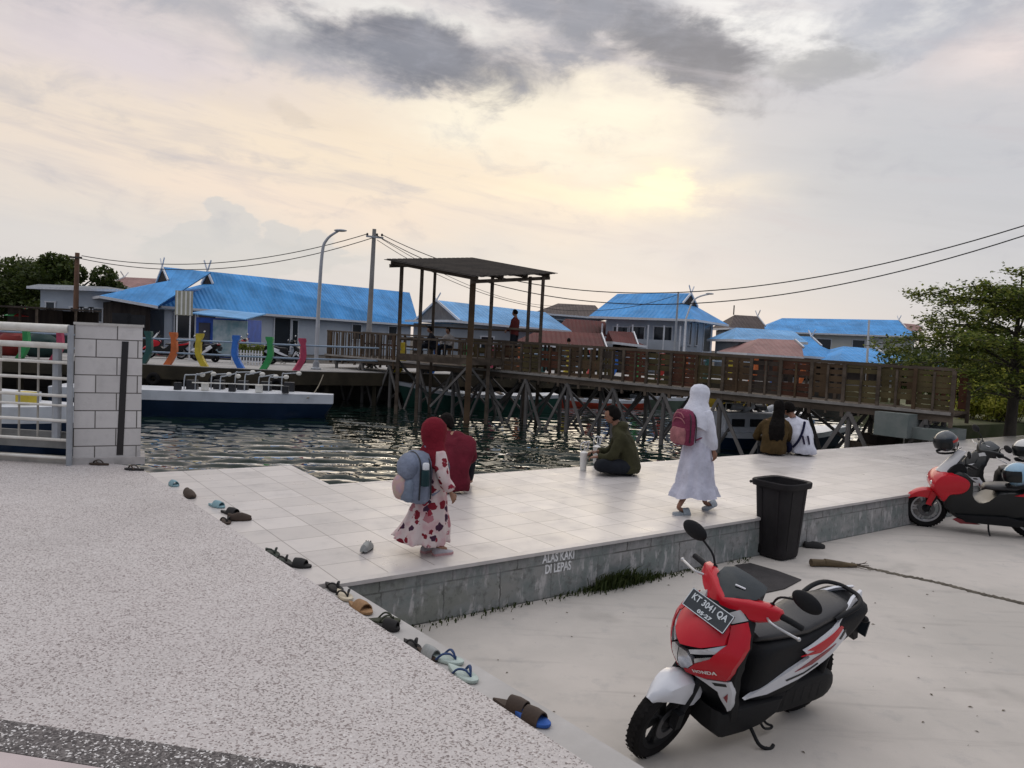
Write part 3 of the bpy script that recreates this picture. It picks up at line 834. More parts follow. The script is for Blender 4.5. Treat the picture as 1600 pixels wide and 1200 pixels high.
def roofz(q):
    a = (q - N_).dot(L_ - N_) / (L_ - N_).length_squared; b_ = (q - N_).dot(R__ - N_) / (R__ - N_).length_squared
    a = 0.08 + 0.84 * a; b_ = 0.08 + 0.84 * b_
    return rpt(a, b_).z
ROOFD = mat('dark_shelter_roof', (0.022, 0.019, 0.017), 0.9, 0, 1.5, 0.5, 20, col2=(0.05, 0.042, 0.036), spec=0.15)
rm = MB(); n_r = 36
for i in range(n_r):                                   # overlapping corrugated strips running down the slope
    b0_, b1_ = i / n_r, (i + 0.9) / n_r
    up = Vector((0, 0, 0.02 * (i % 2)))
    q = [rpt(-0.01 * (i % 3), b0_) + up, rpt(1, b0_) + up, rpt(1, b1_ + .012) + up, rpt(-0.01 * (i % 3), b1_ + .012) + up]
    rm.add(q + [v - Vector((0, 0, .018)) for v in q], [(0, 1, 2, 3), (7, 6, 5, 4), (0, 4, 5, 1), (1, 5, 6, 2), (2, 6, 7, 3), (3, 7, 4, 0)])
rm.build('roof', ROOFD, pav, smooth=0)
for b_ in (0.06, 0.35, 0.65, 0.94):
    MB().bar(rpt(0.02, b_) - Vector((0, 0, .09)), rpt(0.98, b_) - Vector((0, 0, .09)), 0.07, 0.13).build('rafter', WOODG, pav, smooth=0)
for a in (0.05, 0.95):
    MB().bar(rpt(a, 0.02) - Vector((0, 0, .20)), rpt(a, 0.98) - Vector((0, 0, .20)), 0.07, 0.12).build('roof_beam', WOODG, pav, smooth=0)
for (a, b_, r_) in ((0, 0, .095), (1, 0, .06), (0, 1, .06), (1, 1, .06), (0.70, 0, .055), (0, .26, .06), (0, .80, .06), (1, .45, .05)):
    q = pq(a, b_)
    MB().bar((q.x, q.y, -2.9), (q.x + 0.02, q.y, roofz(q) - 0.08), r_ * 2, r_ * 2).build('post', WOODG if r_ < .09 else WOODB, pav, smooth=0)
for (p0, p1, zs) in (((0, 0), (1, 0), (0.55,)), ((1, 0), (1, 1), (1.0, 0.5)), ((0, 0), (0, 1), (0.5,)), ((0, .5), (0, 1), (1.05,)), ((1, 1), (0, 1), (1.0, 0.5)), ((1, 0), (.6, 0), (1.0,))):
    for z in zs:
        MB().bar(pq(*p0) + Vector((0, 0, z)), pq(*p1) + Vector((0, 0, z)), 0.05, 0.07).build('rail', WOODG, pav, smooth=0)
bal = MB()
for i in range(1, 9): bal.bar(pq(i / 9, 0), pq(i / 9, 0) + Vector((0, 0, .53)), .035, .035)
bal.build('balustrade', WOODG, pav, smooth=0)
bal = MB()
for i in range(1, 9): bal.bar(pq(0, i / 9), pq(0, i / 9) + Vector((0, 0, .48)), .035, .035)
bal.build('balustrade', WOODG, pav, smooth=0)
for (a, b_) in ((0, 0), (1, 0), (0, 1)):
    for (a2, b2) in ((0.5, 0), (0, 0.5)):
        if a + a2 > 1 or b_ + b2 > 1: continue
        MB().bar(pq(a, b_) - Vector((0, 0, .25)), pq(a + a2, b_ + b2) - Vector((0, 0, 1.75)), 0.05, 0.08).build('brace', WOODP, pav, smooth=0)
MB().box(tuple(pq(.62, .5) + Vector((0, 0, .22))), (1.1, 0.4, 0.06)).build('bench', WOODB, pav, smooth=0)

# ------------------------------------------------------------------ promenade (quay) with coloured railing
qf = [Vector((-34, 27.9)), Vector((-8.3, 28.5)), Vector((0, 33.2)), Vector((15, 39.1))]
qb = [Vector((15, 44)), Vector((-3, 40)), Vector((-10, 35)), Vector((-34, 35))]
qy = thing('promenade_deck', 'long concrete promenade deck on dark piles along the far side of the harbour', 'quay', (-8.3, 28.5, Z_Q))
qo = Vector(qy.location)
qm = MB().prism([(v.x - qo.x, v.y - qo.y) for v in qf + qb], -0.16, 0.0)
qm.build('deck', mat('promenade_concrete', (0.30, 0.29, 0.27), 0.85, 0, 1.0, col2=(0.42, 0.40, 0.38)), qy, smooth=0)
def along(poly, s):
    for a, c_ in zip(poly[:-1], poly[1:]):
        l_ = (c_ - a).length
        if s <= l_: return a + (c_ - a) * (s / l_), (c_ - a).normalized()
        s -= l_
    return poly[-1], (poly[-1] - poly[-2]).normalized()
FASC = mat('mossy_fascia', (0.035, 0.03, 0.022), 0.9, 0, 0.8, 0.4, 10, col2=(0.075, 0.062, 0.042), spec=.1)
fa = MB()
for a, c_ in zip(qf[:-1], qf[1:]):
    fa.bar((a.x - qo.x, a.y - qo.y, -0.27), (c_.x - qo.x, c_.y - qo.y, -0.27), 0.14, 0.5)
fa.build('fascia', FASC, qy, smooth=0)
s_ = 0.5
while s_ < 52:
    p_, d_ = along(qf, s_)
    MB().bar((p_.x - qo.x, p_.y + .25 - qo.y, -2.2), (p_.x - qo.x, p_.y + .25 - qo.y, -0.15), 0.16, 0.16).build('pile', FASC, qy, smooth=0)
    s_ += 1.9
pcol = {'teal': (0.02, 0.09, 0.08), 'orange': (0.55, 0.13, 0.03), 'yellow': (0.55, 0.42, 0.03), 'blue': (0.03, 0.16, 0.55), 'green': (0.03, 0.30, 0.08), 'pink': (0.50, 0.06, 0.12), 'red': (0.45, 0.03, 0.02)}
PCM = {k: mat('painted_' + k, v, 0.6, 0.15, 4) for k, v in pcol.items()}
pr = thing('promenade_railing', 'promenade railing of wavy posts painted orange, yellow, blue, green and pink', 'railing', (-8.3, 28.7, Z_Q))
pro = Vector(pr.location)
def wave_post():
    m_ = MB(); rings = []
    for i in range(13):
        z = 1.22 * i / 12; u = i / 12
        off = -0.20 * max(0, (0.45 - u) / 0.45) ** 1.4 + 0.06 * math.sin(u * 3.1)
        wd = 0.085 + 0.04 * (1 - u) + (0.045 * min(1, (u - .84) / .05) if u > .84 else 0)
        rings.append([(off - wd, -.09, z), (off + wd, -.09, z), (off + wd, .09, z), (off - wd, .09, z)])
    return m_.loft(rings)
seq = [('teal', 231), ('orange', 270), ('yellow', 312), ('blue', 369), ('green', 420), ('pink', 471)]
qpts = [(-28 + 1.25 * i, None, c_) for i, c_ in enumerate(['green', 'pink', 'orange', 'teal', 'yellow', 'red', 'blue', 'orange', 'green', 'pink', 'teal'])]
fpl = [v + Vector((0, 0.3)) for v in qf]
def qf_at(px):
    d = ray(px, 560); 
    for a, c_ in zip(fpl[:-1], fpl[1:]):
        e = c_ - a; den = d.x * e.y - d.y * e.x
        if abs(den) < 1e-9: continue
        t_ = (a.x * e.y - a.y * e.x) / den; q = Vector((d.x, d.y)) * t_
        u = (q - a).dot(e) / e.length_squared
        if 0 <= u <= 1 and t_ > 0: return q, math.atan2(e.y, e.x)
    return None
for c_, px in seq:
    q, an = qf_at(px)
    m_ = wave_post(); m_.xf(T(q.x - pro.x, q.y - pro.y, 0) @ Rz(an + (0 if c_ != 'blue' and c_ != 'yellow' else math.pi)))
    o = m_.build('post', PCM[c_], pr, smooth=30); o['label'] = 'wavy post painted ' + c_
for x_, _, c_ in qpts:
    if x_ > -14.6: break
    m_ = wave_post(); m_.xf(T(x_ - pro.x, 28.3 - pro.y, 0))
    o = m_.build('post', PCM[c_], pr, smooth=30); o['label'] = 'wavy post painted ' + c_
for c_, px in (('yellow', 628), ('blue', 680), ('green', 727), ('pink', 770), ('orange', 812), ('teal', 850), ('yellow', 888), ('red', 925), ('blue', 960), ('green', 998), ('red', 1035), ('orange', 1070), ('teal', 1105), ('yellow', 1140), ('orange', 1180), ('blue', 1215), ('orange', 1255), ('yellow', 1298), ('red', 1340), ('blue', 1400)):
    r_ = qf_at(px)
    if r_ is None: continue
    q, an = r_
    m_ = wave_post(); m_.xf(T(q.x - pro.x, q.y - pro.y, 0) @ Rz(an))
    o = m_.build('post', PCM[c_], pr, smooth=30); o['label'] = 'wavy post painted ' + c_
for z in (0.45, 0.95):
    tb = MB().tube([(v.x - pro.x, v.y - pro.y, z) for v in fpl], 0.035, 8)
    tb.build('rail', mat('blue_grey_pipe', (0.25, 0.33, 0.42), 0.5, 0.1, 3), pr)

# ------------------------------------------------------------------ houses
def uvmap(o, e0, e1):
    """metres along the eave as u, for the roof ribs"""
    me = o.data; d = Vector((e1[0] - e0[0], e1[1] - e0[1])).normalized(); n_ = Vector((-d.y, d.x))
    uv = me.uv_layers.new(name='UVMap')
    for p_ in me.polygons:
        nn = p_.normal
        ax = d if abs(Vector((nn.x, nn.y)).dot(n_)) > abs(Vector((nn.x, nn.y)).dot(d)) else n_
        for li in p_.loop_indices:
            v = me.vertices[me.loops[li].vertex_index].co
            uv.data[li].uv = (v.x * ax.x + v.y * ax.y, v.z)
def house(name, label, el, er, rl, rr, roof, wall, gl=0.5, gr=0.5, z0=0.6, inset=0.45, wins=(), side=None, horns=('l',), swins=(), trim=FRAMEW, gcol=None, cat='house', belt=None, floors=None):
    EL, ER, RL, RR_ = D(*el), D(*er), D(*rl), D(*rr)
    ez = (EL.z + ER.z) / 2
    org = Vector(((EL.x + ER.x) / 2, (EL.y + ER.y) / 2, z0))
    h = thing(name, label, cat, org)
    rx = Vector((RR_.x - RL.x, RR_.y - RL.y, 0)).normalized()
    nn = Vector((-rx.y, rx.x, 0))
    def refl(p): 
        d = (p - RL); d.z = 0
        return p - nn * (2 * d.dot(nn))
    BLk, BRk = refl(EL), refl(ER)
    EL, ER, BLk, BRk, RL, RR_ = (v - org for v in (EL, ER, BLk, BRk, RL, RR_))
    m_ = MB(); V = []; 
    def end(R_, E, B, g):
        if g is None: return []
        f_ = 1 - g
        return [R_.lerp(Vector((E.x + rx.x * (R_ - E).dot(rx), E.y + rx.y * (R_ - E).dot(rx), E.z)), g), R_.lerp(Vector((B.x + rx.x * (R_ - B).dot(rx), B.y + rx.y * (R_ - B).dot(rx), B.z)), g)]
    L2, R2 = end(RL, EL, BLk, gl), end(RR_, ER, BRk, gr)
    front = [EL, ER] + ([R2[0]] if R2 else []) + [RR_, RL] + ([L2[0]] if L2 else [])
    back = [BRk, BLk] + ([L2[1]] if L2 else []) + [RL, RR_] + ([R2[1]] if R2 else [])
    th = Vector((0, 0, -0.07))
    def slab(poly):
        n_ = len(poly)
        m_.add(poly + [v + th for v in poly], [tuple(range(n_)), tuple(range(2 * n_ - 1, n_ - 1, -1))] + [(i, n_ + i, n_ + (i + 1) % n_, (i + 1) % n_) for i in range(n_)])
    slab(front); slab(back)
    slab([BLk, EL] + (L2 if L2 else [RL])); slab([ER, BRk] + ([R2[1], R2[0]] if R2 else [RR_]))
    ro = m_.build('roof', roof, h, smooth=0)
    uvmap(ro, EL, ER)
    for R_, E2, sgn, key in ((RL, L2, -1, 'l'), (RR_, R2, 1, 'r')):
        if E2:
            off = rx * (sgn * 0.04)
            tri = [R_ + off - Vector((0, 0, .05)), E2[0] + off, E2[1] + off]
            k = MB().add(tri + [v - off * 4 for v in tri], [(0, 1, 2), (5, 4, 3), (0, 3, 4, 1), (1, 4, 5, 2), (2, 5, 3, 0)])
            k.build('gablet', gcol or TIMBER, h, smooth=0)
            bm_ = MB()
            for q in E2: bm_.bar(q + off * 2.2, R_ + off * 2.2, 0.07, 0.13)
            if key in horns:
                for q in E2:
                    dd = (R_ - q).normalized(); bm_.bar(R_ + off * 2.2, R_ + off * 2.2 + Vector((dd.x, dd.y, abs(dd.z) + .35)).normalized() * 0.75, 0.05, 0.08)
            bm_.build('bargeboard', trim, h, smooth=0)
    fz_ = MB()
    for a, c_ in ((EL, ER), (EL, BLk), (ER, BRk)):
        fz_.bar(a + Vector((0, 0, -.06)), c_ + Vector((0, 0, -.06)), 0.05, 0.14)
    fz_.build('fascia', trim, h, smooth=0)
    fr = (ER - EL); fr.z = 0; fd = fr.normalized(); fn = Vector((-fd.y, fd.x, 0))
    if fn.dot(BLk - EL) < 0: fn = -fn
    a = EL + fd * inset + fn * inset; b_ = ER - fd * inset + fn * inset
    c_ = BRk - fd * inset - fn * inset; d_ = BLk + fd * inset - fn * inset
    wz = ez - org.z - 0.08
    wm_ = MB().prism([(v.x, v.y) for v in (a, b_, c_, d_)], -0.1, wz)
    wm_.build('wall', wall, h, smooth=0)
    an = math.atan2(fd.y, fd.x)
    Lw = (b_ - a).length
    def win(base, ang, u, zc, w_, h_, mt=GLASSD, fr_=True):
        M = T(base.x + math.cos(ang) * u, base.y + math.sin(ang) * u, zc - z0) @ Rz(ang)
        if fr_:
            f_ = MB()
            for (cx, cz, sx, sz) in ((0, h_ / 2, w_ + .14, .07), (0, -h_ / 2, w_ + .14, .07), (-w_ / 2, 0, .07, h_ - .06), (w_ / 2, 0, .07, h_ - .06)):
                f_.box((cx, -0.03, cz), (sx, 0.1, sz), 0, M)
            fo = f_.build('window', trim, h, smooth=0)
            MB().box((0, -0.005, 0), (w_ - .05, 0.06, h_ - .05), 0, M).build('pane', mt, fo, smooth=0)
        else:
            MB().box((0, -0.012, 0), (w_, 0.06, h_), 0, M).build('panel', mt, h, smooth=0)
    for wn in wins: win(a, an, wn[0] * Lw, *wn[1:])
    if swins:
        sd = b_ if side == 'r' else d_
        v_ = (c_ - b_) if side == 'r' else (a - d_)
        sa = math.atan2(v_.y, v_.x)
        for wn in swins: win(sd, sa, wn[0] * v_.length, *wn[1:])
    if belt:
        for z_, mt in belt:
            MB().bar(a + Vector((0, 0, z_ - z0 - a.z)) - fn * .08, b_ + Vector((0, 0, z_ - z0 - b_.z)) - fn * .08, 0.3, 0.14).build('ledge', mt, h, smooth=0)
    return h, org, a, b_, fd, fn

hA = house('long_house', 'long white house under the longest blue roof, with a horned gablet, left of the pavilion', (252, 478, 43), (655, 508, 60), (326, 424, 47.5), (640, 457, 64), BLUE, WWALL, 0.33, None,
      wins=((0.06, 2.2, 1.3, 1.5), (0.13, 2.1, 1.2, 1.7), (0.40, 1.9, 1.3, 2.2), (0.45, 2.0, 0.5, 1.8), (0.72, 2.3, 0.9, 1.1), (0.9, 2.3, 0.9, 1.1)))
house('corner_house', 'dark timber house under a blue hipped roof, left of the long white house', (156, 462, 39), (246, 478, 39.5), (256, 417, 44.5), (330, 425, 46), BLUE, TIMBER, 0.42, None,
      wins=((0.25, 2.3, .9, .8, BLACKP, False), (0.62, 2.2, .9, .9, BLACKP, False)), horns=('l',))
house('flat_roof_house', 'pale low house with a grey slab roof and dark window strip', (42, 447, 41), (180, 452, 41), (60, 444, 44), (168, 448, 44), GREYR, WWALL, None, None,
      wins=((0.52, 2.55, .7, .75), (0.66, 2.55, .7, .75), (0.80, 2.55, .7, .75), (0.15, 2.6, .5, 1.1)), horns=())
house('red_roof_house', 'small house showing only a red roof behind the corner house', (172, 447, 60), (262, 452, 60), (196, 433, 63), (262, 436, 63), PINKR, GWALL, 0.4, None)
house('timber_gable_house', 'weathered timber house with its gable to the bridge and a blue roof, behind the pavilion', (702, 500, 46), (893, 517, 50), (684, 469, 49.5), (852, 488, 53.5), BLUE2, GWALL, 1.0, 0.0, horns=('l',), gcol=mat('grey_timber', (0.13, 0.11, 0.1), 0.9, 0, 2, col2=(0.2, 0.18, 0.16)),
      wins=((0.3, 1.9, .9, 1.0), (0.7, 1.9, .9, 1.0)))
house('grey_hip_house', 'grey house with a low dark brown roof behind the red roofed huts', (835, 488, 62), (948, 497, 62), (872, 474, 66), (930, 477, 66), BROWNR, GWALL, None, None, wins=((0.35, 3.6, .8, .9), (0.8, 3.6, 1.6, .9)))
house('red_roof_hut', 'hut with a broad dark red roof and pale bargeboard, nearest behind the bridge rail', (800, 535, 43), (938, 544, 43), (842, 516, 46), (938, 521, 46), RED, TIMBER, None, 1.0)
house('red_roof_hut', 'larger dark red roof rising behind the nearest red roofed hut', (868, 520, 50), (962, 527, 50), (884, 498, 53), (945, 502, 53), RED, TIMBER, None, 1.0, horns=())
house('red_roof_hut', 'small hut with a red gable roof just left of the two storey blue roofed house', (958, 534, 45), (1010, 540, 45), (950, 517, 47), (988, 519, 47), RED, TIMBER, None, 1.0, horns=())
hI = house('two_storey_house', 'two storey grey house with a steep blue roof and balcony behind the bridge', (920, 494, 50), (1086, 499, 47), (965, 459, 54), (1078, 458, 51.5), BLUE, WWALL, None, 0.42, inset=0.9,
      wins=((0.2, 2.9, 1.0, 1.1), (0.42, 3.0, 1.0, 1.0), (0.75, 3.0, 1.2, 1.1), (0.3, 1.5, .9, .9), (0.6, 1.5, .9, 1.0)), side='r', swins=((0.2, 3.2, 0.5, 1.5), (0.42, 3.2, 0.5, 1.5), (0.78, 3.0, 1.7, 1.9), (0.3, 1.5, .9, .9), (0.7, 1.5, 1.2, 1.0)), horns=('r',), belt=((2.35, GWALL),))
h_, org, a_, b__, fd, fn = hI
k_ = MB()
for i in range(6):
    q = a_.lerp(b__, i / 5) - fn * 0.75
    k_.bar((q.x, q.y, 0.0), (q.x, q.y, EL_z if False else 3.0), 0.09, 0.09)
k_.build('veranda_posts', FRAMEW, h_, smooth=0)
q0_, q1_ = a_ - fn * .75, b__ - fn * .75
MB().bar((q0_.x, q0_.y, 1.72), (q1_.x, q1_.y, 1.72), 0.06, 0.75).build('balcony_panel', mat('balcony_sheet', (0.36, 0.39, 0.43), 0.7, 0.12, 1), h_, smooth=0)
house('dark_gable_house', 'small house with dark steep gable and white bargeboards beside the two storey house', (1140, 512, 58), (1195, 516, 58), (1148, 492, 61), (1182, 494, 61), BROWNR, GWALL, 0.0, 0.7, horns=('l', 'r'))
house('blue_lean_house', 'low grey house with a pale blue roof right of the two storey house', (1146, 530, 44), (1262, 535, 44), (1150, 512, 47), (1240, 517, 47), BLUE2, GWALL, None, None, wins=((0.3, 1.7, .8, .9), (0.6, 1.7, .8, .9)))
house('long_blue_house', 'long white house with a blue roof, far back on the right', (1184, 517, 72), (1436, 526, 70), (1222, 497, 77), (1403, 500, 75), BLUE, CREAM, None, 0.5, inset=0.6,
      wins=((0.42, 2.9, 1.4, 1.6), (0.66, 2.9, 1.1, 1.7)), horns=('r',))
house('red_ridge_house', 'house showing only a faded red roof end right of the long blue roof', (1404, 514, 84), (1440, 518, 84), (1398, 504, 87), (1432, 507, 87), PINKR, GWALL, None, 0.4)
house('pink_roof_house', 'house with a faded pinkish roof over a white awning, behind the bridge rail', (1168, 552, 40), (1256, 558, 40), (1185, 529, 43), (1240, 531, 43), PINKR, TIMBER, None, 0.45, horns=())
house('blue_hip_house', 'left one of the near pair of small-gableted blue roofs on the right', (1212, 553, 47), (1330, 561, 47), (1222, 524, 51), (1266, 526, 51), BLUE, TIMBER, None, 0.45, horns=('r',))
house('blue_hip_house', 'right one of the near pair of small-gableted blue roofs, next to the tree', (1310, 566, 44), (1402, 570, 44), (1318, 541, 48), (1366, 545, 48), BLUE, TIMBER, None, 0.35, horns=('r',))
house('grey_shed', 'small shed with a pale grey roof beside the big tree', (1376, 568, 50), (1432, 572, 50), (1384, 552, 53), (1428, 554, 53), BLUE2, GWALL, None, None, horns=())
house('yellow_house', 'yellow house half hidden by the big tree', (1424, 553, 55), (1480, 556, 55), (1432, 545, 58), (1476, 547, 58), GREYR, mat('yellow_wall', (0.55, 0.42, 0.08), 0.8, 0.15, 3), None, None, wins=((0.3, 2.0, .9, 1.0), (0.7, 2.0, .9, 1.0)))
house('blue_shed', 'low blue roofed shed behind the tree trunk at the right', (1480, 578, 46), (1640, 590, 46), (1492, 560, 49), (1640, 568, 49), BLUE, TIMBER, None, None)

# kiosk with painted panel in front of the long house
ka, kb = D(302, 489, 37), D(388, 497, 37)
ks = thing('waterfront_kiosk', 'small blue kiosk with a sheet roof and a pale painted front, on the promenade', 'kiosk', ((ka.x + kb.x) / 2, 37, Z_Q))
ko = Vector(ks.location); kw = kb.x - ka.x
MB().box((0, 1.2, 0.95), (kw * .92, 2.2, 1.9)).build('wall', mat('kiosk_blue', (0.03, 0.10, 0.45), 0.6, 0.2, 2), ks, smooth=0)
rf = MB(); q = [Vector((-kw / 2, -.4, ka.z - Z_Q)), Vector((kw / 2, -.4, kb.z - Z_Q - .05)), Vector((kw / 2, 2.6, kb.z - Z_Q + .3)), Vector((-kw / 2, 2.6, ka.z - Z_Q + .3))]
rf.add(q + [v - Vector((0, 0, .05)) for v in q], [(0, 1, 2, 3), (7, 6, 5, 4), (0, 4, 5, 1), (1, 5, 6, 2), (2, 6, 7, 3), (3, 7, 4, 0)])
ro = rf.build('roof', BLUE2, ks, smooth=0); uvmap(ro, (0, 0), (1, 0))
MUR = mat('mural_paint', (0.5, 0.56, 0.58), 0.6, 0, 1.6, col2=(0.16, 0.30, 0.34))
MB().box((kw * .17, 0.06, 0.95), (kw * .62, 0.08, 1.75)).build('front_panel', MUR, ks, smooth=0)
MB().box((-kw * .30, 0.07, 0.85), (kw * .2, 0.08, 1.6)).build('door', mat('kiosk_door', (0.05, 0.05, 0.07), 0.6, 0.2, 2), ks, smooth=0)
MB().box((kw * .47, 0.2, 0.45), (.06, .1, .9)).build('leg', FRAMEW, ks, smooth=0)
# planter boxes with white pickets, sign board, small clutter on the promenade
sg = D(292, 520, 33)
sb = thing('striped_board', 'square board with pale vertical stripes on two thin posts', 'sign', (sg.x, 33, Z_Q))
t1, t2 = D(274, 492, 33), D(302, 455, 33)
for x_ in (t1.x + .06, t2.x - .12): MB().tube([(x_ - sg.x, 0.03, 0), (x_ - sg.x, 0.03, t2.z - Z_Q)], 0.03, 6).build('post', FRAMEW, sb)
bw = t2.x - t1.x; bh = t2.z - t1.z
bd_ = MB().box(((t1.x + t2.x) / 2 - sg.x, -.03, (t1.z + t2.z) / 2 - Z_Q), (bw, .04, bh))
bo = bd_.build('board', mat('board_khaki', (0.34, 0.33, 0.25), 0.7, 0.1, 3), sb, smooth=0)
st = MB()
for i in range(4): st.box((t1.x + bw * (i + .5) / 4 - sg.x, -.056, (t1.z + t2.z) / 2 - Z_Q), (bw * .09, .012, bh * .96))
st.build('stripe', mat('stripe_white', (0.7, 0.7, 0.66), 0.7, 0.05, 3), bo, smooth=0)

# ------------------------------------------------------------------ lamps, poles, cables
def curve_pts(pts, n=8):
    out = []
    for i in range(len(pts) - 1):
        p0 = pts[max(i - 1, 0)]; p1 = pts[i]; p2 = pts[i + 1]; p3 = pts[min(i + 2, len(pts) - 1)]
        for k in range(n):
            t_ = k / n
            out.append(tuple(0.5 * ((2 * b_) + (c_ - a) * t_ + (2 * a - 5 * b_ + 4 * c_ - d_) * t_ ** 2 + (3 * b_ - a - 3 * c_ + d_) * t_ ** 3) for a, b_, c_, d_ in zip(p0, p1, p2, p3)))
    out.append(tuple(pts[-1]))
    return out
lb = D(494, 565, 30.2)
lp = thing('street_lamp', 'tall grey street lamp with a curved arm at the left end of the footbridge', 'lamp', (lb.x, lb.y, Z_Q))
lt = D(530, 360, 30.2); lm1 = D(503, 400, 30.2); lm2 = D(511, 374, 30.2); lo = Vector(lp.location)
pts = [Vector((0, 0, 0)), Vector((0.02, 0, 2.0)), lm1 - lo, lm2 - lo, lt - lo]
cp = curve_pts(pts, 8)
MB().tube(cp, [0.085 - 0.045 * i / len(cp) for i in range(len(cp))], 10).build('pole', mat('lamp_grey', (0.42, 0.43, 0.45), 0.5, 0.1, 2), lp)
MB().lathe([(0.2, 0), (0.2, 0.06), (0.13, 0.1), (0.12, 0.3)], 14).build('base_plate', STEELG, lp)
e_ = lt - lo
MB().ball((e_.x + .05, e_.y, e_.z), (0.26, 0.11, 0.055), 12, 8).build('lamp_head', STEELG, lp)
ub = D(574, 560, 36)
up_ = thing('utility_pole', 'leaning grey utility pole carrying several cables, between the long house and the pavilion', 'pole', (ub.x, 36, Z_Q))
ut = D(585, 358, 36) - Vector(up_.location)
MB().tube([(0, 0, -.2), ut], [0.14, 0.09], 10).build('pole', mat('concrete_pole', (0.24, 0.23, 0.22), 0.8, 0.2, 2), up_)
MB().bar(ut + Vector((-.35, -.1, -.35)), ut + Vector((.45, -.1, -.40)), 0.07, 0.08).build('crossarm', STEELG, up_)
for dx in (-.3, .15, .38): MB().lathe([(0.03, 0), (0.05, .03), (.05, .1), (.02, .13)], 8, M=T(ut.x + dx, ut.y - .1, ut.z - .33)).build('insulator', BLACKP, up_)
bb = D(117, 520, 40)
bp = thing('wooden_pole', 'brown wooden pole standing by the flat roofed house at the far left', 'pole', (bb.x, 40, .6))
bt = D(121, 395, 40) - Vector(bp.location)
MB().tube([(0, 0, 0), bt], [0.15, 0.11], 9).build('shaft', mat('brown_pole', (0.16, 0.085, 0.05), 0.85, 0.2, 2), bp)
MB().bar(bt + Vector((-.3, -.13, -.25)), bt + Vector((.3, -.13, -.25)), .08, .09).build('crossarm', WOODG, bp)
for nm, lab, xb, xt, Y, yt, arm in (('lamp_post', 'thin white lamp post with a slanted arm in front of the two storey house', 1068, 1072, 40, 497, (1109, 459)),
                                    ('lamp_post', 'thin pale pole in front of the near blue roofs on the right', 1356, 1358, 40, 500, None),
                                    ('lamp_post', 'plain grey pole just left of the slanted lamp post', 1053, 1060, 42, 456, None)):
    q = D(xb, 560, Y); o = thing(nm, lab, 'pole', (q.x, Y, Z_Q)); lo = Vector(o.location)
    e = D(xt, yt, Y) - lo
    MB().tube([(0, 0, 0), e], [0.07, 0.05], 8).build('shaft', FRAMEW if arm or 'pale' in lab else STEELG, o)
    if arm:
        e2 = D(arm[0], arm[1], Y) - lo; em = D(1085, 468, Y) - lo
        MB().tube(curve_pts([e, em, e2], 6), 0.045, 7).build('arm', FRAMEW, o)
        MB().ball((e2.x, e2.y, e2.z), (.22, .09, .05), 10, 6).build('lamp_head', STEELG, o)
def cable(label, a, c_, sag, r_=0.018, n=28, group='overhead cables'):
    a, c_ = Vector(a), Vector(c_)
    pts = []
    for i in range(n + 1):
        t_ = i / n; p_ = a.lerp(c_, t_); p_.z -= sag * 4 * t_ * (1 - t_); pts.append(p_ - a)
    o = MB().tube(pts, r_, 5).build('power_cable', CABLE); o.location = a
    return tag(o, label, 'cable', group)
UT = ut + Vector(up_.location); BT = bt + Vector(bp.location)
cable('upper cable sagging from the wooden pole to the utility pole', BT + Vector((.3, -.13, -.15)), UT + Vector((-.3, -.1, -.25)), 0.85, .02)
cable('lower cable sagging from the wooden pole to the utility pole', BT + Vector((-.3, -.13, -.2)), UT + Vector((.0, -.1, -.4)), 1.05, .02)
e1 = D(1640, 340, 21); e2 = D(1640, 355, 21)
cable('upper of the two thick cables crossing the sky on the right', UT + Vector((.38, -.1, -.25)), e1, 2.35, .018, 44)
cable('lower of the two thick cables crossing the sky on the right', UT + Vector((.15, -.1, -.3)), e2, 2.6, .018, 44)
cable('thin cable dropping from the utility pole to the lamp post by the two storey house', UT + Vector((.15, -.1, -.5)), D(1060, 460, 42), 1.9, .014)
cable('thin cable running down from the utility pole past the pavilion roof', UT + Vector((.38, -.1, -.45)), D(905, 476, 60), 1.1, .014)

for px, Y, col, lab in ((12, 33.5, 'pink', 'dim open stall with a faded pink cloth side at the far left edge'), (74, 34.5, 'teal', 'dim open stall with a teal cloth side, next to the flat roofed house')):
    q = D(px, 560, Y); so2 = thing('market_stall', lab, 'stall', (q.x, Y, Z_Q), 0, 'stalls behind the pipe railing')
    MB().box((0, .9, 1.95), (2.7, 2.2, .07)).build('roof', TIMBER, so2, smooth=0)
    MB().box((0, 1.9, .95), (2.5, .06, 1.9)).build('back_wall', TIMBER, so2, smooth=0)
    for x_ in (-1.25, 1.25): MB().box((x_, 0, .95), (.08, .08, 1.9)).build('post', WOODG, so2, smooth=0)
    MB().box((0, .2, .40), (2.3, .5, .8)).build('counter', mat('stall_cloth_' + col, tuple(k * .35 + .02 for k in pcol[col]), .9, .3, 3), so2, smooth=0)
# distant red green parasol on the far left
uq = D(40, 500, 36)
pu = thing('parasol', 'small parasol with red and green panels at the far left of the promenade', 'parasol', (uq.x, 36, Z_Q))
zt = D(40, 481, 36).z - Z_Q
MB().tube([(0, 0, 0), (0, 0, zt)], .025, 6).build('pole', FRAMEW, pu)
cn = MB()
for i in range(8):
    a0, a1 = math.pi / 4 * i, math.pi / 4 * (i + 1)
    cn.add([(0, 0, zt), (.85 * math.cos(a0), .85 * math.sin(a0), zt - .38), (.85 * math.cos(a1), .85 * math.sin(a1), zt - .38), (0, 0, zt - .03), (.85 * math.cos(a0), .85 * math.sin(a0), zt - .41), (.85 * math.cos(a1), .85 * math.sin(a1), zt - .41)],
           [(0, 1, 2), (5, 4, 3), (1, 4, 5, 2)], i % 2)
cn.build('canopy', [PCM['red'], PCM['green']], pu, smooth=0)
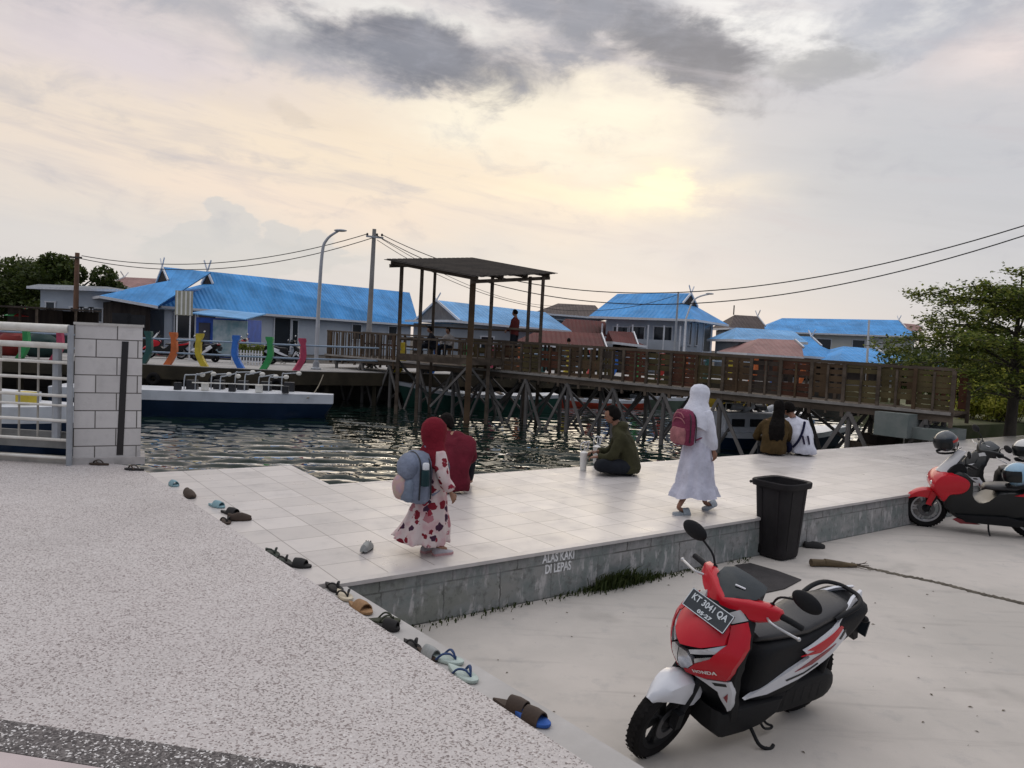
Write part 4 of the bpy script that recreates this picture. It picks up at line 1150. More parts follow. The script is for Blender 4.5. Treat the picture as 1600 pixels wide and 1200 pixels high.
# ------------------------------------------------------------------ trees and plants
def leaf_mat(name, c1, c2, trans=0.25):
    m_ = mat(name, c1, 0.6, 0)
    t = m_.node_tree; q = NB(t); p = t.nodes['Principled BSDF']
    gi = q.n('ShaderNodeNewGeometry')
    q.put(p.inputs['Base Color'], q.mix(gi.outputs['Random Per Island'], c1, c2))
    p.inputs['Specular IOR Level'].default_value = 0.25
    tr = q.n('ShaderNodeBsdfTranslucent'); q.put(tr.inputs[0], q.mix(gi.outputs['Random Per Island'], tuple(k * 1.6 for k in c1), tuple(k * 1.6 for k in c2)))
    mx = q.n('ShaderNodeMixShader'); mx.inputs[0].default_value = trans
    out = t.nodes['Material Output']
    t.links.new(p.outputs[0], mx.inputs[1]); t.links.new(tr.outputs[0], mx.inputs[2]); t.links.new(mx.outputs[0], out.inputs[0])
    return m_
def leaves(rg, pts, size, flat=0.5, aspect=0.5):
    """pts (n,3) leaf positions -> quads with random attitude; flat biases leaves towards horizontal"""
    n_ = len(pts)
    nrm = rg.normal(size=(n_, 3)); nrm[:, 2] = np.abs(nrm[:, 2]) + flat * 2
    nrm /= np.linalg.norm(nrm, axis=1)[:, None]
    t_ = rg.normal(size=(n_, 3)); t_ -= nrm * (t_ * nrm).sum(1)[:, None]; t_ /= np.linalg.norm(t_, axis=1)[:, None]
    b_ = np.cross(nrm, t_)
    sz = size * rg.uniform(0.6, 1.3, n_)[:, None]
    v = np.stack([pts - t_ * sz, pts - b_ * sz * aspect, pts + t_ * sz, pts + b_ * sz * aspect], 1).reshape(-1, 3)
    f = np.arange(n_ * 4).reshape(-1, 4)
    return v, f
def leaf_obj(name, v, f, m_, parent):
    me = bpy.data.meshes.new(name); me.from_pydata(v.tolist(), [], f.tolist()); me.materials.append(m_)
    o = bpy.data.objects.new(name, me); COL.objects.link(o); o.parent = parent
    return o
LEAF_D = leaf_mat('dark_leaf', (0.030, 0.050, 0.012), (0.075, 0.095, 0.02))
LEAF_M = leaf_mat('mid_leaf', (0.075, 0.115, 0.022), (0.19, 0.20, 0.04), .42)
LEAF_Y = leaf_mat('yellow_green_leaf', (0.22, 0.26, 0.035), (0.40, 0.38, 0.08), .45)
BARK = mat('bark', (0.035, 0.03, 0.025), 0.95, 0, 3, 0.6, 18, col2=(0.09, 0.075, 0.06), stretch=(1, 1, .3))

def broad_tree(label, base, h, rad, n=9000, seed=1, lm=None, size=0.16, lobes=14, low=0.35):
    rg = np.random.default_rng(seed)
    t = thing('broadleaf_tree', label, 'tree', base, 0, 'trees on the far left shore')
    tk = MB().tube([(0, 0, -.2), (0.1, 0, h * .3), (-.05, .1, h * .55), (0, 0, h * .8)], [h * .035, h * .028, h * .018, h * .006], 9)
    cs = []
    for i in range(lobes):
        a = rg.uniform(0, 6.28); rr = rad * math.sqrt(rg.uniform(0, 1)) * .8; z = h * rg.uniform(low, .92) * (1 - 0.25 * (rr / rad) ** 2)
        cs.append((math.cos(a) * rr, math.sin(a) * rr, z, rad * rg.uniform(.25, .45)))
        tk.tube([(0, 0, h * .3 + .2 * i / lobes * h), (math.cos(a) * rr * .5, math.sin(a) * rr * .5, z * .9), (math.cos(a) * rr, math.sin(a) * rr, z)], [h * .012, h * .008, h * .003], 5)
    tk.build('trunk', BARK, t)
    pts = []
    for x, y, z, r_ in cs:
        k = n // lobes
        d = rg.normal(size=(k, 3)); d /= np.linalg.norm(d, axis=1)[:, None]
        sub = rg.normal(size=(9, 3)); sub /= np.linalg.norm(sub, axis=1)[:, None]
        rr = r_ * rg.uniform(0.3, 1.0, k) ** .5
        bump_ = 0.7 + 0.45 * np.max(d @ sub.T, axis=1)
        pts.append(np.array([x, y, z]) + d * (rr * bump_)[:, None] * np.array([1, 1, .75]))
    v, f = leaves(rg, np.concatenate(pts), size, 0.2)
    leaf_obj('crown', v, f, lm or LEAF_D, t)
for (lab, px, Y, py_top, rad, seed) in (('dark leafy tree at the very left edge behind the slab roofed house', 8, 52, 404, 4.2, 3), ('round dark tree with a tall crown beside the brown wooden pole', 114, 50, 395, 2.9, 5),
                                        ('lower dark tree between its two taller neighbours at the far left', 64, 54, 400, 3.0, 8)):
    bpt_ = D(px, 500, Y); top = D(px, py_top, Y).z
    broad_tree(lab, (bpt_.x, Y, .6), (top - .6) * 1.12, rad, 10000, seed, lobes=20, low=.15)

def tiered_tree(label, base, h, rad, seed=2):
    rg = np.random.default_rng(seed)
    t = thing('tiered_tree', label, 'tree', base)
    tk = MB().tube([(0, 0, -.3), (0.03, 0, 1.2), (-.04, .03, h * .6), (0, 0, h)], [.15, .12, .08, .02], 10)
    pts = []
    tiers = [(1.15, .85, 8), (1.5, .98, 9), (1.95, 1.0, 10), (2.35, .97, 10), (2.8, .88, 9), (3.2, .76, 9), (3.6, .62, 8), (h * .90, .46, 7), (h * .99, .30, 6)]
    for z0, k, nb in tiers:
        for i in range(nb):
            a = 2 * math.pi * (i + rg.uniform(-.3, .3)) / nb; L = rad * k * rg.uniform(.7, 1.08)
            dr = rg.uniform(-.25, .22); z1 = z0 + rg.uniform(-.32, .32)
            br_ = [(0, 0, z0 - .2), (math.cos(a) * L * .4, math.sin(a) * L * .4, z1 + .1), (math.cos(a) * L, math.sin(a) * L, z1 + dr)]
            cp_ = curve_pts([Vector(q) for q in br_], 6)
            tk.tube(cp_, [.03 - .024 * j / len(cp_) for j in range(len(cp_))], 5)
            nn_ = int(255 * L / 2.6)
            u = rg.uniform(.22, 1.03, nn_) ** .8
            P0 = np.array([cp_[min(int(q * 12), 12)] for q in u])
            side = rg.normal(0, .13 + .20 * (1 - np.abs(u - .6)), nn_)
            o_ = np.stack([-math.sin(a) * side, math.cos(a) * side, rg.normal(0.02, .09, nn_)], 1) + rg.normal(0, .04, (nn_, 3))
            pts.append(P0 + o_)
            for j in range(3):                      # side sprays
                uu = rg.uniform(.35, .95); c0 = np.array(cp_[int(uu * 12)]); aa = a + rg.choice((-1, 1)) * rg.uniform(.5, 1.0)
                m2 = 70; w_ = rg.uniform(0, 1, m2) * rg.uniform(.4, .8)
                pts.append(c0 + np.stack([np.cos(aa) * w_, np.sin(aa) * w_, 0.0 * w_ + rg.normal(0, .04, m2)], 1) + rg.normal(0, .05, (m2, 3)))
    tk.build('trunk', BARK, t)
    allp = np.concatenate(pts)
    v, f = leaves(rg, allp, 0.055, 0.6, .55)
    half = rg.random(len(f)) < .72
    k = np.repeat(half, 4)
    v1 = v[k]; v2 = v[~k]
    leaf_obj('crown', v1, np.arange(len(v1)).reshape(-1, 4), LEAF_M, t)
    leaf_obj('crown', v2, np.arange(len(v2)).reshape(-1, 4), LEAF_D, t)
tb_ = P(1602, 686, 0.44)
tiered_tree('large tree with flat layered sprays of small leaves, at the right edge behind the platform', (tb_.x + .12, tb_.y + .8, 0.44), D(1600, 458, tb_.y + .8).z - 0.44, 3.6)
# shrubs on the bank
def shrub(label, base, h, rad, seed, lm, n=900, size=.09):
    rg = np.random.default_rng(seed)
    t = thing('leafy_shrub', label, 'shrub', base, 0, 'shrubs on the green bank')
    sm = MB(); pts = []
    for i in range(16):
        a = rg.uniform(0, 6.28); r_ = rad * math.sqrt(rg.uniform(0, 1)); hh = h * rg.uniform(.55, 1.0)
        tip = np.array([math.cos(a) * r_, math.sin(a) * r_, hh])
        sm.tube([(tip[0] * .3, tip[1] * .3, -.05), (tip[0] * .7, tip[1] * .7, hh * .6), tuple(tip)], [.014, .01, .004], 4)
        k = n // 16
        u = rg.uniform(.25, 1.05, k)
        pts.append(np.outer(u, tip) + rg.normal(0, rad * .16, (k, 3)))
    sm.build('stem', BARK, t)
    v, f = leaves(rg, np.concatenate(pts), size, .1, .34)
    leaf_obj('foliage', v, f, lm, t)
shr = [(1512, 678, 24.0, 1.5, 'yellow green shrub beside the concrete steps'), (1545, 680, 23.4, 1.3, 'leafy shrub second from the steps, bright green'), (1578, 678, 23.6, 1.5, 'bright shrub just left of the tree trunk'),
       (1530, 662, 26.5, 1.9, 'taller shrub rising behind the two by the steps'), (1590, 660, 27.0, 2.0, 'tall shrub behind the tree trunk'), (1625, 680, 23.5, 1.4, 'shrub right of the tree trunk at the picture edge')]
for i, (px, py, Y, h_, lab) in enumerate(shr):
    q = D(px, py, Y); shrub(lab, (q.x, Y, .48), h_ * .85, .85, 20 + i, LEAF_Y, 1500, .085)
for i, (px, Y, h_, lab) in enumerate(((1470, 34, 2.6, 'dark shrub mass behind the end of the bridge'), (1520, 33, 3.0, 'dark tall shrub under the tiered tree, left one'), (1575, 33, 3.2, 'dark tall shrub under the tiered tree, right one'), (1420, 38, 2.4, 'dark shrub farthest along the bank beside the yellow house'))):
    q = D(px, 640, Y); shrub(lab, (q.x, Y, .45), h_, 1.5, 40 + i, LEAF_D, 2600, .15)
# weeds at the foot of the wall
def weeds():
    rg = np.random.default_rng(9); mb = MB()
    a = MB
    for cx, amt, h_ in ((0.62, 14, .04), (1.0, 26, .06), (1.35, 45, .07), (1.75, 22, .05), (2.15, 40, .07), (2.5, 120, .11), (2.75, 280, .24), (2.95, 220, .17), (3.2, 110, .10), (3.5, 60, .06), (3.9, 50, .05), (4.6, 30, .05), (.8, 20, .06)):
        for _ in range(amt):
            x = cx + rg.normal(0, .12); y = -0.06 - abs(rg.normal(0, .05)); h2 = h_ * rg.uniform(.3, .95)
            an = rg.uniform(0, 6.28); ln = rg.uniform(0.2, .9) * h2; w_ = rg.uniform(.003, .008)
            dx, dy = math.cos(an), -abs(math.sin(an)); sx, sy = -dy * w_, dx * w_
            b0 = Vector((x, y, 0)); m1 = b0 + Vector((dx * ln * .4, dy * ln * .4, h2 * .7)); e = b0 + Vector((dx * ln, dy * ln, h2 * .85))
            s2 = Vector((sx, sy, 0))
            mb.add([b0 - s2, b0 + s2, m1 + s2, m1 - s2, e], [(0, 1, 2, 3), (3, 2, 4)])
    o = mb.build('weeds', leaf_mat('weed_leaf', (0.025, 0.045, 0.012), (0.07, 0.085, 0.025)), smooth=0)
    o.location = (PF0.x, PF0.y, 0); o.rotation_euler = (0, 0, PANG)
    tag(o, 'low green weeds along the foot of the stained wall', 'weeds', kind='stuff')
weeds()

# ------------------------------------------------------------------ boats
def boat(name, label, a, b_, beam, free, cols, deck=True, rise=0.25, band=0.16, group=None):
    """a bow, b_ stern (world xy); built along local x"""
    a, b_ = Vector(a), Vector(b_); L = (a - b_).length
    c_ = (a + b_) / 2; an = math.atan2(a.y - b_.y, a.x - b_.x)
    t = thing(name, label, 'boat', (c_.x, c_.y, Z_W), an, group)
    n_ = 22
    def sec(u):                                   # u 0 stern .. 1 bow
        w_ = beam / 2 * (min(1, (1.02 - u) / 0.32) ** .62 if u > .7 else 1) * (0.82 + .18 * min(1, u / .15))
        sh = free + rise * max(0, (u - .55) / .45) ** 2 + rise * .25 * max(0, (.2 - u) / .2)
        return max(w_, .03), sh
    r1, r2, r3 = [], [], []
    for i in range(n_ + 1):
        u = i / n_; x = -L / 2 + L * u; w_, sh = sec(u)
        xs = x + (0.25 * (u > .98))
        zb = -0.25 + .2 * max(0, (u - .8) / .2)
        r1.append([(x, -w_ * .35, zb), (x, -w_ * .8, zb + .18), (xs, -w_ * .98, sh - band), (xs, w_ * .98, sh - band), (x, w_ * .8, zb + .18), (x, w_ * .35, zb)])
        r2.append([(xs, -w_ * .985, sh - band), (xs, -w_ * 1.03, sh), (xs, -w_ * .93, sh + .01), (xs, w_ * .93, sh + .01), (xs, w_ * 1.03, sh), (xs, w_ * .985, sh - band)])
    MB().loft(r1).build('hull', cols[0], t)
    MB().loft(r2).build('gunwale', cols[1], t)
    return t, L, sec
NAVY = mat('navy_hull', (0.007, 0.018, 0.042), 0.4, 0.2, 1, spec=.3)
WHITEB = mat('boat_white', (0.58, 0.60, 0.63), 0.45, 0.1, 2)
def gw(px, py, z=-.55): q = P(px, py, z); return (q.x, q.y)
# flat blue and white boat
wb = D(508, 640, 25.0); wa = D(90, 628, 23.6)
t, L, sec = boat('flat_boat', 'long flat boat with navy hull and broad white side band, carrying white outboard frames', (wb.x, wb.y), (wa.x, wa.y), 1.7, 0.80, (NAVY, WHITEB), rise=-.02, band=.30)
rg = random.Random(4)
for i in range(9):
    x_ = -L / 2 + L * (0.46 + 0.045 * i) ; y_ = rg.uniform(-.3, .5); h_ = rg.uniform(.42, .58)
    f_ = MB().tube(curve_pts([(x_, y_, .78), (x_ + .02, y_, .78 + h_), (x_ + .12, y_, .82 + h_), (x_ + .5, y_ + rg.uniform(-.1, .1), .86 + h_ + rg.uniform(-.04, .08))], 5), .02, 7)
    f_.build('seat_frame', mat('boat_steel', (.40, .42, .44), .45, .1, 5), t)
    MB().ball((x_ + .54, y_, .84 + h_), (.09, .07, .07), 10, 6).build('throttle_knob' if i % 2 else 'float', STEELW, t)
    if i % 2 == 0: MB().box((x_ + .25, y_, .95), (.32, .3, .3)).build('engine_block', BLACKP, t, smooth=0)
MB().tube([(-L / 2 + L * .5, -.5, 1.05), (-L / 2 + L * .84, -.5, 1.05)], .022, 6).build('rail', STEELW, t)
for i in range(5): MB().box((-L / 2 + L * (.45 + .1 * i), -.55, .93), (.2, .18, .22)).build('seat', STEELW if i % 2 else BLACKP, t, smooth=0)
# moored wooden boats behind the bridge
def longboat(lab, p0, p1, beam, free, hull, band, rise=.35):
    t, L, sec = boat('wooden_boat', lab, p0, p1, beam, free, (hull, band), rise=rise, band=.14, group='long wooden boats moored behind the bridge')
    for i in range(4):
        x_ = -L / 2 + L * (.2 + .18 * i); w_, sh = sec(.2 + .18 * i)
        MB().box((x_, 0, sh + .03), (.16, w_ * 1.8, .04)).build('thwart', WOODG, t, smooth=0)
    return t
q0 = D(632, 620, 30.5); q1 = D(868, 622, 31.5)
longboat('dark green wooden boat with a white top edge, moored below the pavilion', (q0.x, q0.y), (q1.x, q1.y), 1.5, .62, mat('green_hull', (0.012, 0.06, 0.045), 0.4, .2, 2), WHITEB)
q0 = D(866, 630, 34.2); q1 = D(1002, 628, 35.5)
longboat('orange red wooden boat moored behind the bridge piles', (q0.x, q0.y), (q1.x, q1.y), 1.4, .34, mat('orange_hull', (0.42, 0.055, 0.03), 0.45, .2, 2), WHITEB, .15)
q0 = D(1090, 632, 35.5); q1 = D(988, 630, 36.8)
longboat('grey green boat moored between the orange boat and the yellow boat', (q0.x, q0.y), (q1.x, q1.y), 1.3, .5, mat('grey_green_hull', (0.09, 0.12, 0.09), 0.5, .2, 2), WHITEB, .1)
q0 = D(1092, 640, 37.0); q1 = D(1190, 640, 38.0)
longboat('yellow wooden boat behind the bridge, right of the girl in white', (q0.x, q0.y), (q1.x, q1.y), 1.3, .66, mat('yellow_hull', (0.45, 0.30, 0.03), 0.45, .2, 2), PCM['yellow'], .2)
# cabin boat behind the couple
q0 = D(1306, 690, 24.0); q1 = D(1090, 690, 22.3)
t, L, sec = boat('cabin_boat', 'white cabin boat with navy hull and cluttered roof, behind the seated couple', (q0.x, q0.y), (q1.x, q1.y), 1.8, .50, (NAVY, WHITEB), rise=.12, band=.16)
cb = MB()
cb.loft([[(-L * .42, -.75, .45), (L * .22, -.75, .45), (L * .30, 0, .45), (L * .22, .75, .45), (-L * .42, .75, .45)], [(-L * .42, -.72, 1.0), (L * .14, -.70, 1.0), (L * .18, 0, 1.0), (L * .14, .70, 1.0), (-L * .42, .72, 1.0)]])
cb.build('cabin', WHITEB, t, smooth=0)
MB().box((-L * .13, 0, 1.04), (L * .62, 1.62, .06)).build('roof', WHITEB, t, smooth=0)
for i in range(4): MB().box((-L * .34 + i * .62, -.765, .78), (.42, .03, .22)).build('window', GLASSD, t, smooth=0)
for i in range(6):
    x_ = -L * .38 + .42 * i
    MB().lathe([(.001, -.2), (.10, -.19), (.10, .19), (.001, .2)], 10, M=T(x_, -.3, 1.17 + .02 * (i % 2)) @ Ry(R(90 if i % 2 else 70))).build('rolled_mat', WHITEB if i % 3 else BLACKP, t)
MB().tube([(-L * .42, -.7, 1.05), (-L * .42, -.7, 1.34), (L * .12, -.7, 1.34), (L * .12, -.7, 1.05)], .022, 6).build('roof_rail', STEELW, t)
# small canopy boat by the steps
q0 = D(1448, 684, 19.7); q1 = D(1340, 690, 19.4)
t, L, sec = boat('canopy_boat', 'small dark boat with a white canopy on thin posts beside the concrete steps', (q0.x, q0.y), (q1.x, q1.y), 1.0, .62, (mat('brown_hull', (0.05, 0.045, 0.04), .7, .2, 2), WOODG), rise=.15)
cn = MB(); rings = []
for i in range(7):
    a = math.pi * i / 6; rings.append((-.5 * math.cos(a), 1.32 + .10 * math.sin(a)))
x0, x1 = -.05, .72
cn.loft([[(x0, y, z) for y, z in rings] + [(x0, y, z - .03) for y, z in reversed(rings)], [(x1, y, z) for y, z in rings] + [(x1, y, z - .03) for y, z in reversed(rings)]])
cn.build('canopy', mat('canopy_cloth', (0.55, .53, .5), .8, .1, 4), t)
for x_ in (x0 + .04, x1 - .04):
    for y_ in (-.46, .46): MB().tube([(x_, y_, .6), (x_, y_, 1.34)], .018, 6).build('post', STEELW, t)
MB().box((.35, 0, .82), (.5, .7, .4)).build('crate', mat('drab_crate', (.11, .11, .085), .8, .2, 5), t, smooth=0)
MB().box((-.45, 0, .75), (.5, .75, .26)).build('engine_box', TIMBER, t, smooth=0)
# bow of a speedboat behind the pipe railing
q0 = D(140, 640, 16.2); q1 = D(-130, 610, 17.5)
t, L, sec = boat('speedboat', 'white speedboat with a navy stripe, seen through the pipe railing', (q0.x, q0.y), (q1.x, q1.y), 1.6, .95, (NAVY, WHITEB), rise=.1, band=.35)
MB().box((-.3, 0, 1.05), (1.6, 1.2, .25)).build('deck_box', WHITEB, t, smooth=0)
MB().box((L * .2, -.2, 1.12), (.35, .25, .25)).build('orange_float', PCM['yellow'], t)
q = D(20, 520, 29.2)
for i, (px, c_, lab) in enumerate(((20, 'red', 'dark red tarpaulin bundle on the promenade behind the pipe railing'), (62, 'teal', 'dark teal tarpaulin bundle behind the pipe railing'))):
    q = D(px, 560, 30)
    def lump(d): return 1 + .18 * noise.noise(d * 2.3 + Vector((i * 5, 0, 0)))
    o = MB().ball((0, 0, .42), (.75, .5, .5), 18, 12, 0, lump).build('tarpaulin_bundle', mat('tarp_' + c_, tuple(k * .35 for k in pcol[c_]), .8, .2, 3), None)
    o.location = (q.x, 30, Z_Q); tag(o, lab, 'bundle')
# ------------------------------------------------------------------ people
SKIN = mat('brown_skin', (0.30, 0.155, 0.095), 0.55, 0.12, 9)
SKIND = mat('tanned_skin', (0.24, 0.115, 0.07), 0.55, 0.12, 9)
HAIR = mat('black_hair', (0.008, 0.0065, 0.006), 0.85, 0.3, 30, 0.4, 90, stretch=(1, 1, .3), spec=0.08)
EYEM = mat('dark_eye', (0.01, 0.008, 0.008), 0.2, 0)
LIP = mat('lip', (0.24, 0.08, 0.07), 0.5, 0)
def cloth(name, col, var=0.12, bs=14, rough=0.9, bump=.6): return mat(name, col, rough, var, 5, bump, bs, spec=0.15, bd=.03)
def head_mb(c, fwd, up=Vector((0, 0, 1)), s=1.0):
    """c head centre, fwd looking direction; returns one mesh: skull, jaw, nose, ears; eyes and lips as other material slots"""
    f = Vector(fwd).normalized(); l = Vector(up).cross(f).normalized(); u = f.cross(l)
    M = Matrix(((f.x, l.x, u.x, c[0]), (f.y, l.y, u.y, c[1]), (f.z, l.z, u.z, c[2]), (0, 0, 0, 1))) @ Matrix.Scale(s, 4)
    mb = MB()
    def fn(d):
        k = 1.0
        if d.z < -0.1 and d.x > -.2: k *= 1 - .10 * min(1, (-d.z - .1) / .6) * (1 - abs(d.x)) 
        if d.z < -.2 and d.x < -.1: k *= 1 - .22 * min(1, -d.z)
        k += .03 * max(0, d.x) * max(0, -d.z)
        k += .16 * math.exp(-((d.y / .10) ** 2 + ((d.z + .12) / .13) ** 2)) * (d.x > 0)             # nose
        k -= .035 * math.exp(-(((abs(d.y) - .34) / .14) ** 2 + ((d.z - .06) / .10) ** 2)) * (d.x > 0)   # eye sockets
        return k
    mb.ball((0, 0, 0), (.098, .076, .118), 30, 22, 0, fn)
    for sg in (-1, 1):
        mb.ball((-.008, sg * .078, -.01), (.02, .010, .032), 8, 8)
        mb.ball((.084, sg * .030, .008), (.010, .014, .007), 8, 6, 1)
    mb.ball((.088, 0, -.058), (.010, .024, .007), 8, 6, 2)
    mb.tube([(-.02, 0, -.06), (-.035, 0, -.17)], [.052, .056], 12)
    return mb.xf(M)
def hand_mb(w, d, n_, s=1.0, side=1, curl=0.5):
    """w wrist, d hand direction, n_ back of hand normal"""
    d = Vector(d).normalized(); n_ = Vector(n_); n_ = (n_ - d * n_.dot(d)).normalized(); l = n_.cross(d)
    M = Matrix(((d.x, l.x, n_.x, w[0]), (d.y, l.y, n_.y, w[1]), (d.z, l.z, n_.z, w[2]), (0, 0, 0, 1))) @ Matrix.Scale(s, 4)
    mb = MB()
    mb.loft([[(x, math.cos(a) * wy, math.sin(a) * wz) for a in [2 * math.pi * k / 12 for k in range(12)]] for x, wy, wz in ((-.02, .024, .019), (.01, .03, .018), (.045, .040, .017), (.078, .041, .014), (.088, .036, .010))])
    for i, (y, L) in enumerate(((-.030, .068), (-.010, .078), (.011, .073), (.030, .056))):
        a = curl * (.5 + .1 * i); p = Vector((.080, y, 0)); pts = [p.copy()]; 
        for k, q in enumerate((.42, .33, .25)):
            p = p + Vector((math.cos(a), 0, -math.sin(a))) * L * q; pts.append(p.copy()); a += curl * .75
        mb.tube(pts, [.0095, .009, .008, .0055], 7)
    t0 = Vector((.022, -.030 * side, -.004))
    mb.tube([t0, t0 + Vector((.026, -.024 * side, -.008)), t0 + Vector((.052, -.030 * side, -.018)), t0 + Vector((.070, -.026 * side, -.026))], [.013, .0115, .010, .006], 7)
    return mb.xf(M)
def body_mb(J, s=1.0, hands=True, head=True, hs=1.0):
    """J: joints; one continuous skinned body with head and hands joined on"""
    names = ['pelvis', 'belly', 'chest', 'neck']
    nodes = [(J['pelvis'], (.105 * s, .085 * s)), (J['belly'], (.10 * s, .075 * s)), (J['chest'], (.115 * s, .08 * s)), (J['neck'], .045 * s)]
    edges = [(0, 1), (1, 2), (2, 3)]
    for sd in ('l', 'r'):
        b0 = len(nodes)
        for k, r_ in (('sh', .05), ('el', .038), ('wr', .026)): nodes.append((J[k + sd], r_ * s))
        edges += [(2, b0), (b0, b0 + 1), (b0 + 1, b0 + 2)]
        b0 = len(nodes)
        for k, r_ in (('hip', .075), ('kn', .052), ('an', .033), ('toe', .026)): nodes.append((J[k + sd], r_ * s))
        edges += [(0, b0), (b0, b0 + 1), (b0 + 1, b0 + 2), (b0 + 2, b0 + 3)]
    mb = skin_mb(nodes, edges, 2)
    if hands:
        for sd, sg in (('l', 1), ('r', -1)):
            d = J.get('hd' + sd) or (Vector(J['wr' + sd]) - Vector(J['el' + sd]))
            mb.join(hand_mb(J['wr' + sd], d, J.get('hn' + sd, (0, sg, 0.2)), s * .95, sg if 'flip' not in J else -sg, J.get('curl', .45)))
    if head: mb.join(head_mb(J['head'], J['look'], J.get('up', Vector((0, 0, 1))), s * hs))
    return mb
def rings(spec, n=28, folds=None):
    """spec: (x, y, z, rx, ry[, fold amplitude]) elliptical rings"""
    out = []
    for q in spec:
        x, y, z, rx, ry = q[:5]; fa = q[5] if len(q) > 5 else 0
        ring = []
        for j in range(n):
            a = 2 * math.pi * j / n
            k = 1 + fa * (math.sin(a * 9 + z * 2) * .55 + math.sin(a * 15 + 1.3 + z * 3) * .45) + .012 * math.sin(a * 3 + z * 17)
            ring.append((x + math.cos(a) * rx * k, y + math.sin(a) * ry * k, z + (q[6] * math.sin(a * 5 + .5) if len(q) > 6 else 0)))
        out.append(ring)
    return out
def wrinkle(mb, amp=.006, sc=9, seed=0):
    """small folds so that cloth does not read as a smooth tube"""
    for i, v in enumerate(mb.v):
        p = Vector(v); k = noise.noise_vector(Vector((p.x * sc, p.y * sc, p.z * sc * .7 + seed))) + .6 * noise.noise_vector(Vector((p.x * sc * 2.3, p.y * sc * 2.3, p.z * sc * 1.2 + seed + 9)))
        mb.v[i] = tuple(p + k * amp * 1.2)
    return mb
def sleeve(pts, r_, n=14): return MB().tube(curve_pts([Vector(p) for p in pts], 6), [r_[0] + (r_[-1] - r_[0]) * i / (6 * (len(pts) - 1)) for i in range(6 * (len(pts) - 1) + 1)], n)
def hair_short(c, fwd, up=Vector((0, 0, 1)), s=1.0, low=-.35):
    f = Vector(fwd).normalized(); l = Vector(up).cross(f).normalized(); u = f.cross(l)
    M = Matrix(((f.x, l.x, u.x, c[0]), (f.y, l.y, u.y, c[1]), (f.z, l.z, u.z, c[2]), (0, 0, 0, 1))) @ Matrix.Scale(s, 4)
    def fn(d):
        k = 1.10 + .035 * noise.noise(d * 6)
        if d.x > .25 and d.z < .62: k = .80
        if d.z < low: k = .82
        if d.x > .05 and d.z < -.12 and low > -.7: k = .82
        return k
    return MB().ball((-.006, 0, .008), (.102, .082, .118), 28, 20, 0, fn, M)

# --- girl in white
gl_, gr_ = P(1058, 804, .44), P(1106, 797, .44)
gm_ = (gl_ + gr_) / 2
GA = math.atan2(gr_.y - gl_.y, gr_.x - gl_.x) 
GA = R(28)
g = thing('person', 'girl in white hijab, white blouse and long pale skirt, walking right with a backpack', 'person', (gm_.x, gm_.y, .44), GA)
hs_ = (gr_ - gl_).length / 2
J = dict(pelvis=(0, 0, .76), belly=(.0, 0, .90), chest=(.01, 0, 1.06), neck=(.02, 0, 1.21), head=(.04, 0, 1.335), look=(1, -.05, -.12),
         shl=(.0, .14, 1.14), ell=(.02, .185, .93), wrl=(.10, .19, .75), shr=(.0, -.14, 1.14), elr=(.03, -.19, .92), wrr=(.09, -.185, .72),
         hipl=(0, .07, .73), knl=(.10, .07, .42), anl=(hs_ - .03, .06, .075), toel=(hs_ + .09, .055, .05), hipr=(0, -.07, .73), knr=(-.05, -.07, .42), anr=(-hs_ - .01, -.06, .08), toer=(-hs_ + .10, -.06, .035), curl=.5)
body_mb(J, .84, hs=.98).build('body', [SKIND, EYEM, LIP], g)
WC = cloth('white_cotton', (0.66, 0.67, 0.74))
SKT = cloth('pale_skirt', (0.56, 0.56, 0.65), .16, 24)
w_ = MB().loft(rings([(0, 0, .70, .135, .17, .03), (0, 0, .80, .125, .155, .02), (0, 0, .95, .12, .15), (0.005, 0, 1.08, .115, .16), (.01, 0, 1.17, .095, .15), (.02, 0, 1.23, .055, .06)]))
for sd in (1, -1):
    k = 'l' if sd > 0 else 'r'
    p = [Vector(J['sh' + k]) + Vector((0, -sd * .03, .02)), J['el' + k], Vector(J['wr' + k]) + Vector((-.005, 0, .03))]
    w_.join(sleeve(p, (.075, .045)))
wrinkle(fuse(w_), .007, 10).build('blouse', WC, g)
sk_ = MB().loft(rings([(0, 0, .84, .125, .15, .01), (0, 0, .72, .15, .175, .05), (.0, 0, .55, .185, .19, .085), (.0, 0, .40, .215, .20, .10), (.005, 0, .315, .232, .21, .11), (.005, 0, .30, .246, .222, .13), (.0, 0, .25, .270, .24, .12), (0, 0, .195, .298, .252, .13, .012)], 56), cap1=False)
wrinkle(sk_, .006, 12, 3).build('skirt', SKT, g, smooth=70)
hj = MB()
hj.loft(rings([(-.02, 0, .98, .20, .20, .03, .02), (-.02, 0, 1.05, .19, .192, .02), (-.03, 0, 1.13, .18, .178, .01), (-.03, 0, 1.20, .145, .135), (-.02, 0, 1.26, .122, .105), (-.002, 0, 1.31, .118, .098), (0, 0, 1.37, .122, .102), (.0, 0, 1.42, .108, .092), (-.005, 0, 1.452, .07, .062), (-.005, 0, 1.465, .02, .02)], 32))
wrinkle(hj, .006, 9, 6)
hj.build('hijab', WC, g, smooth=60)
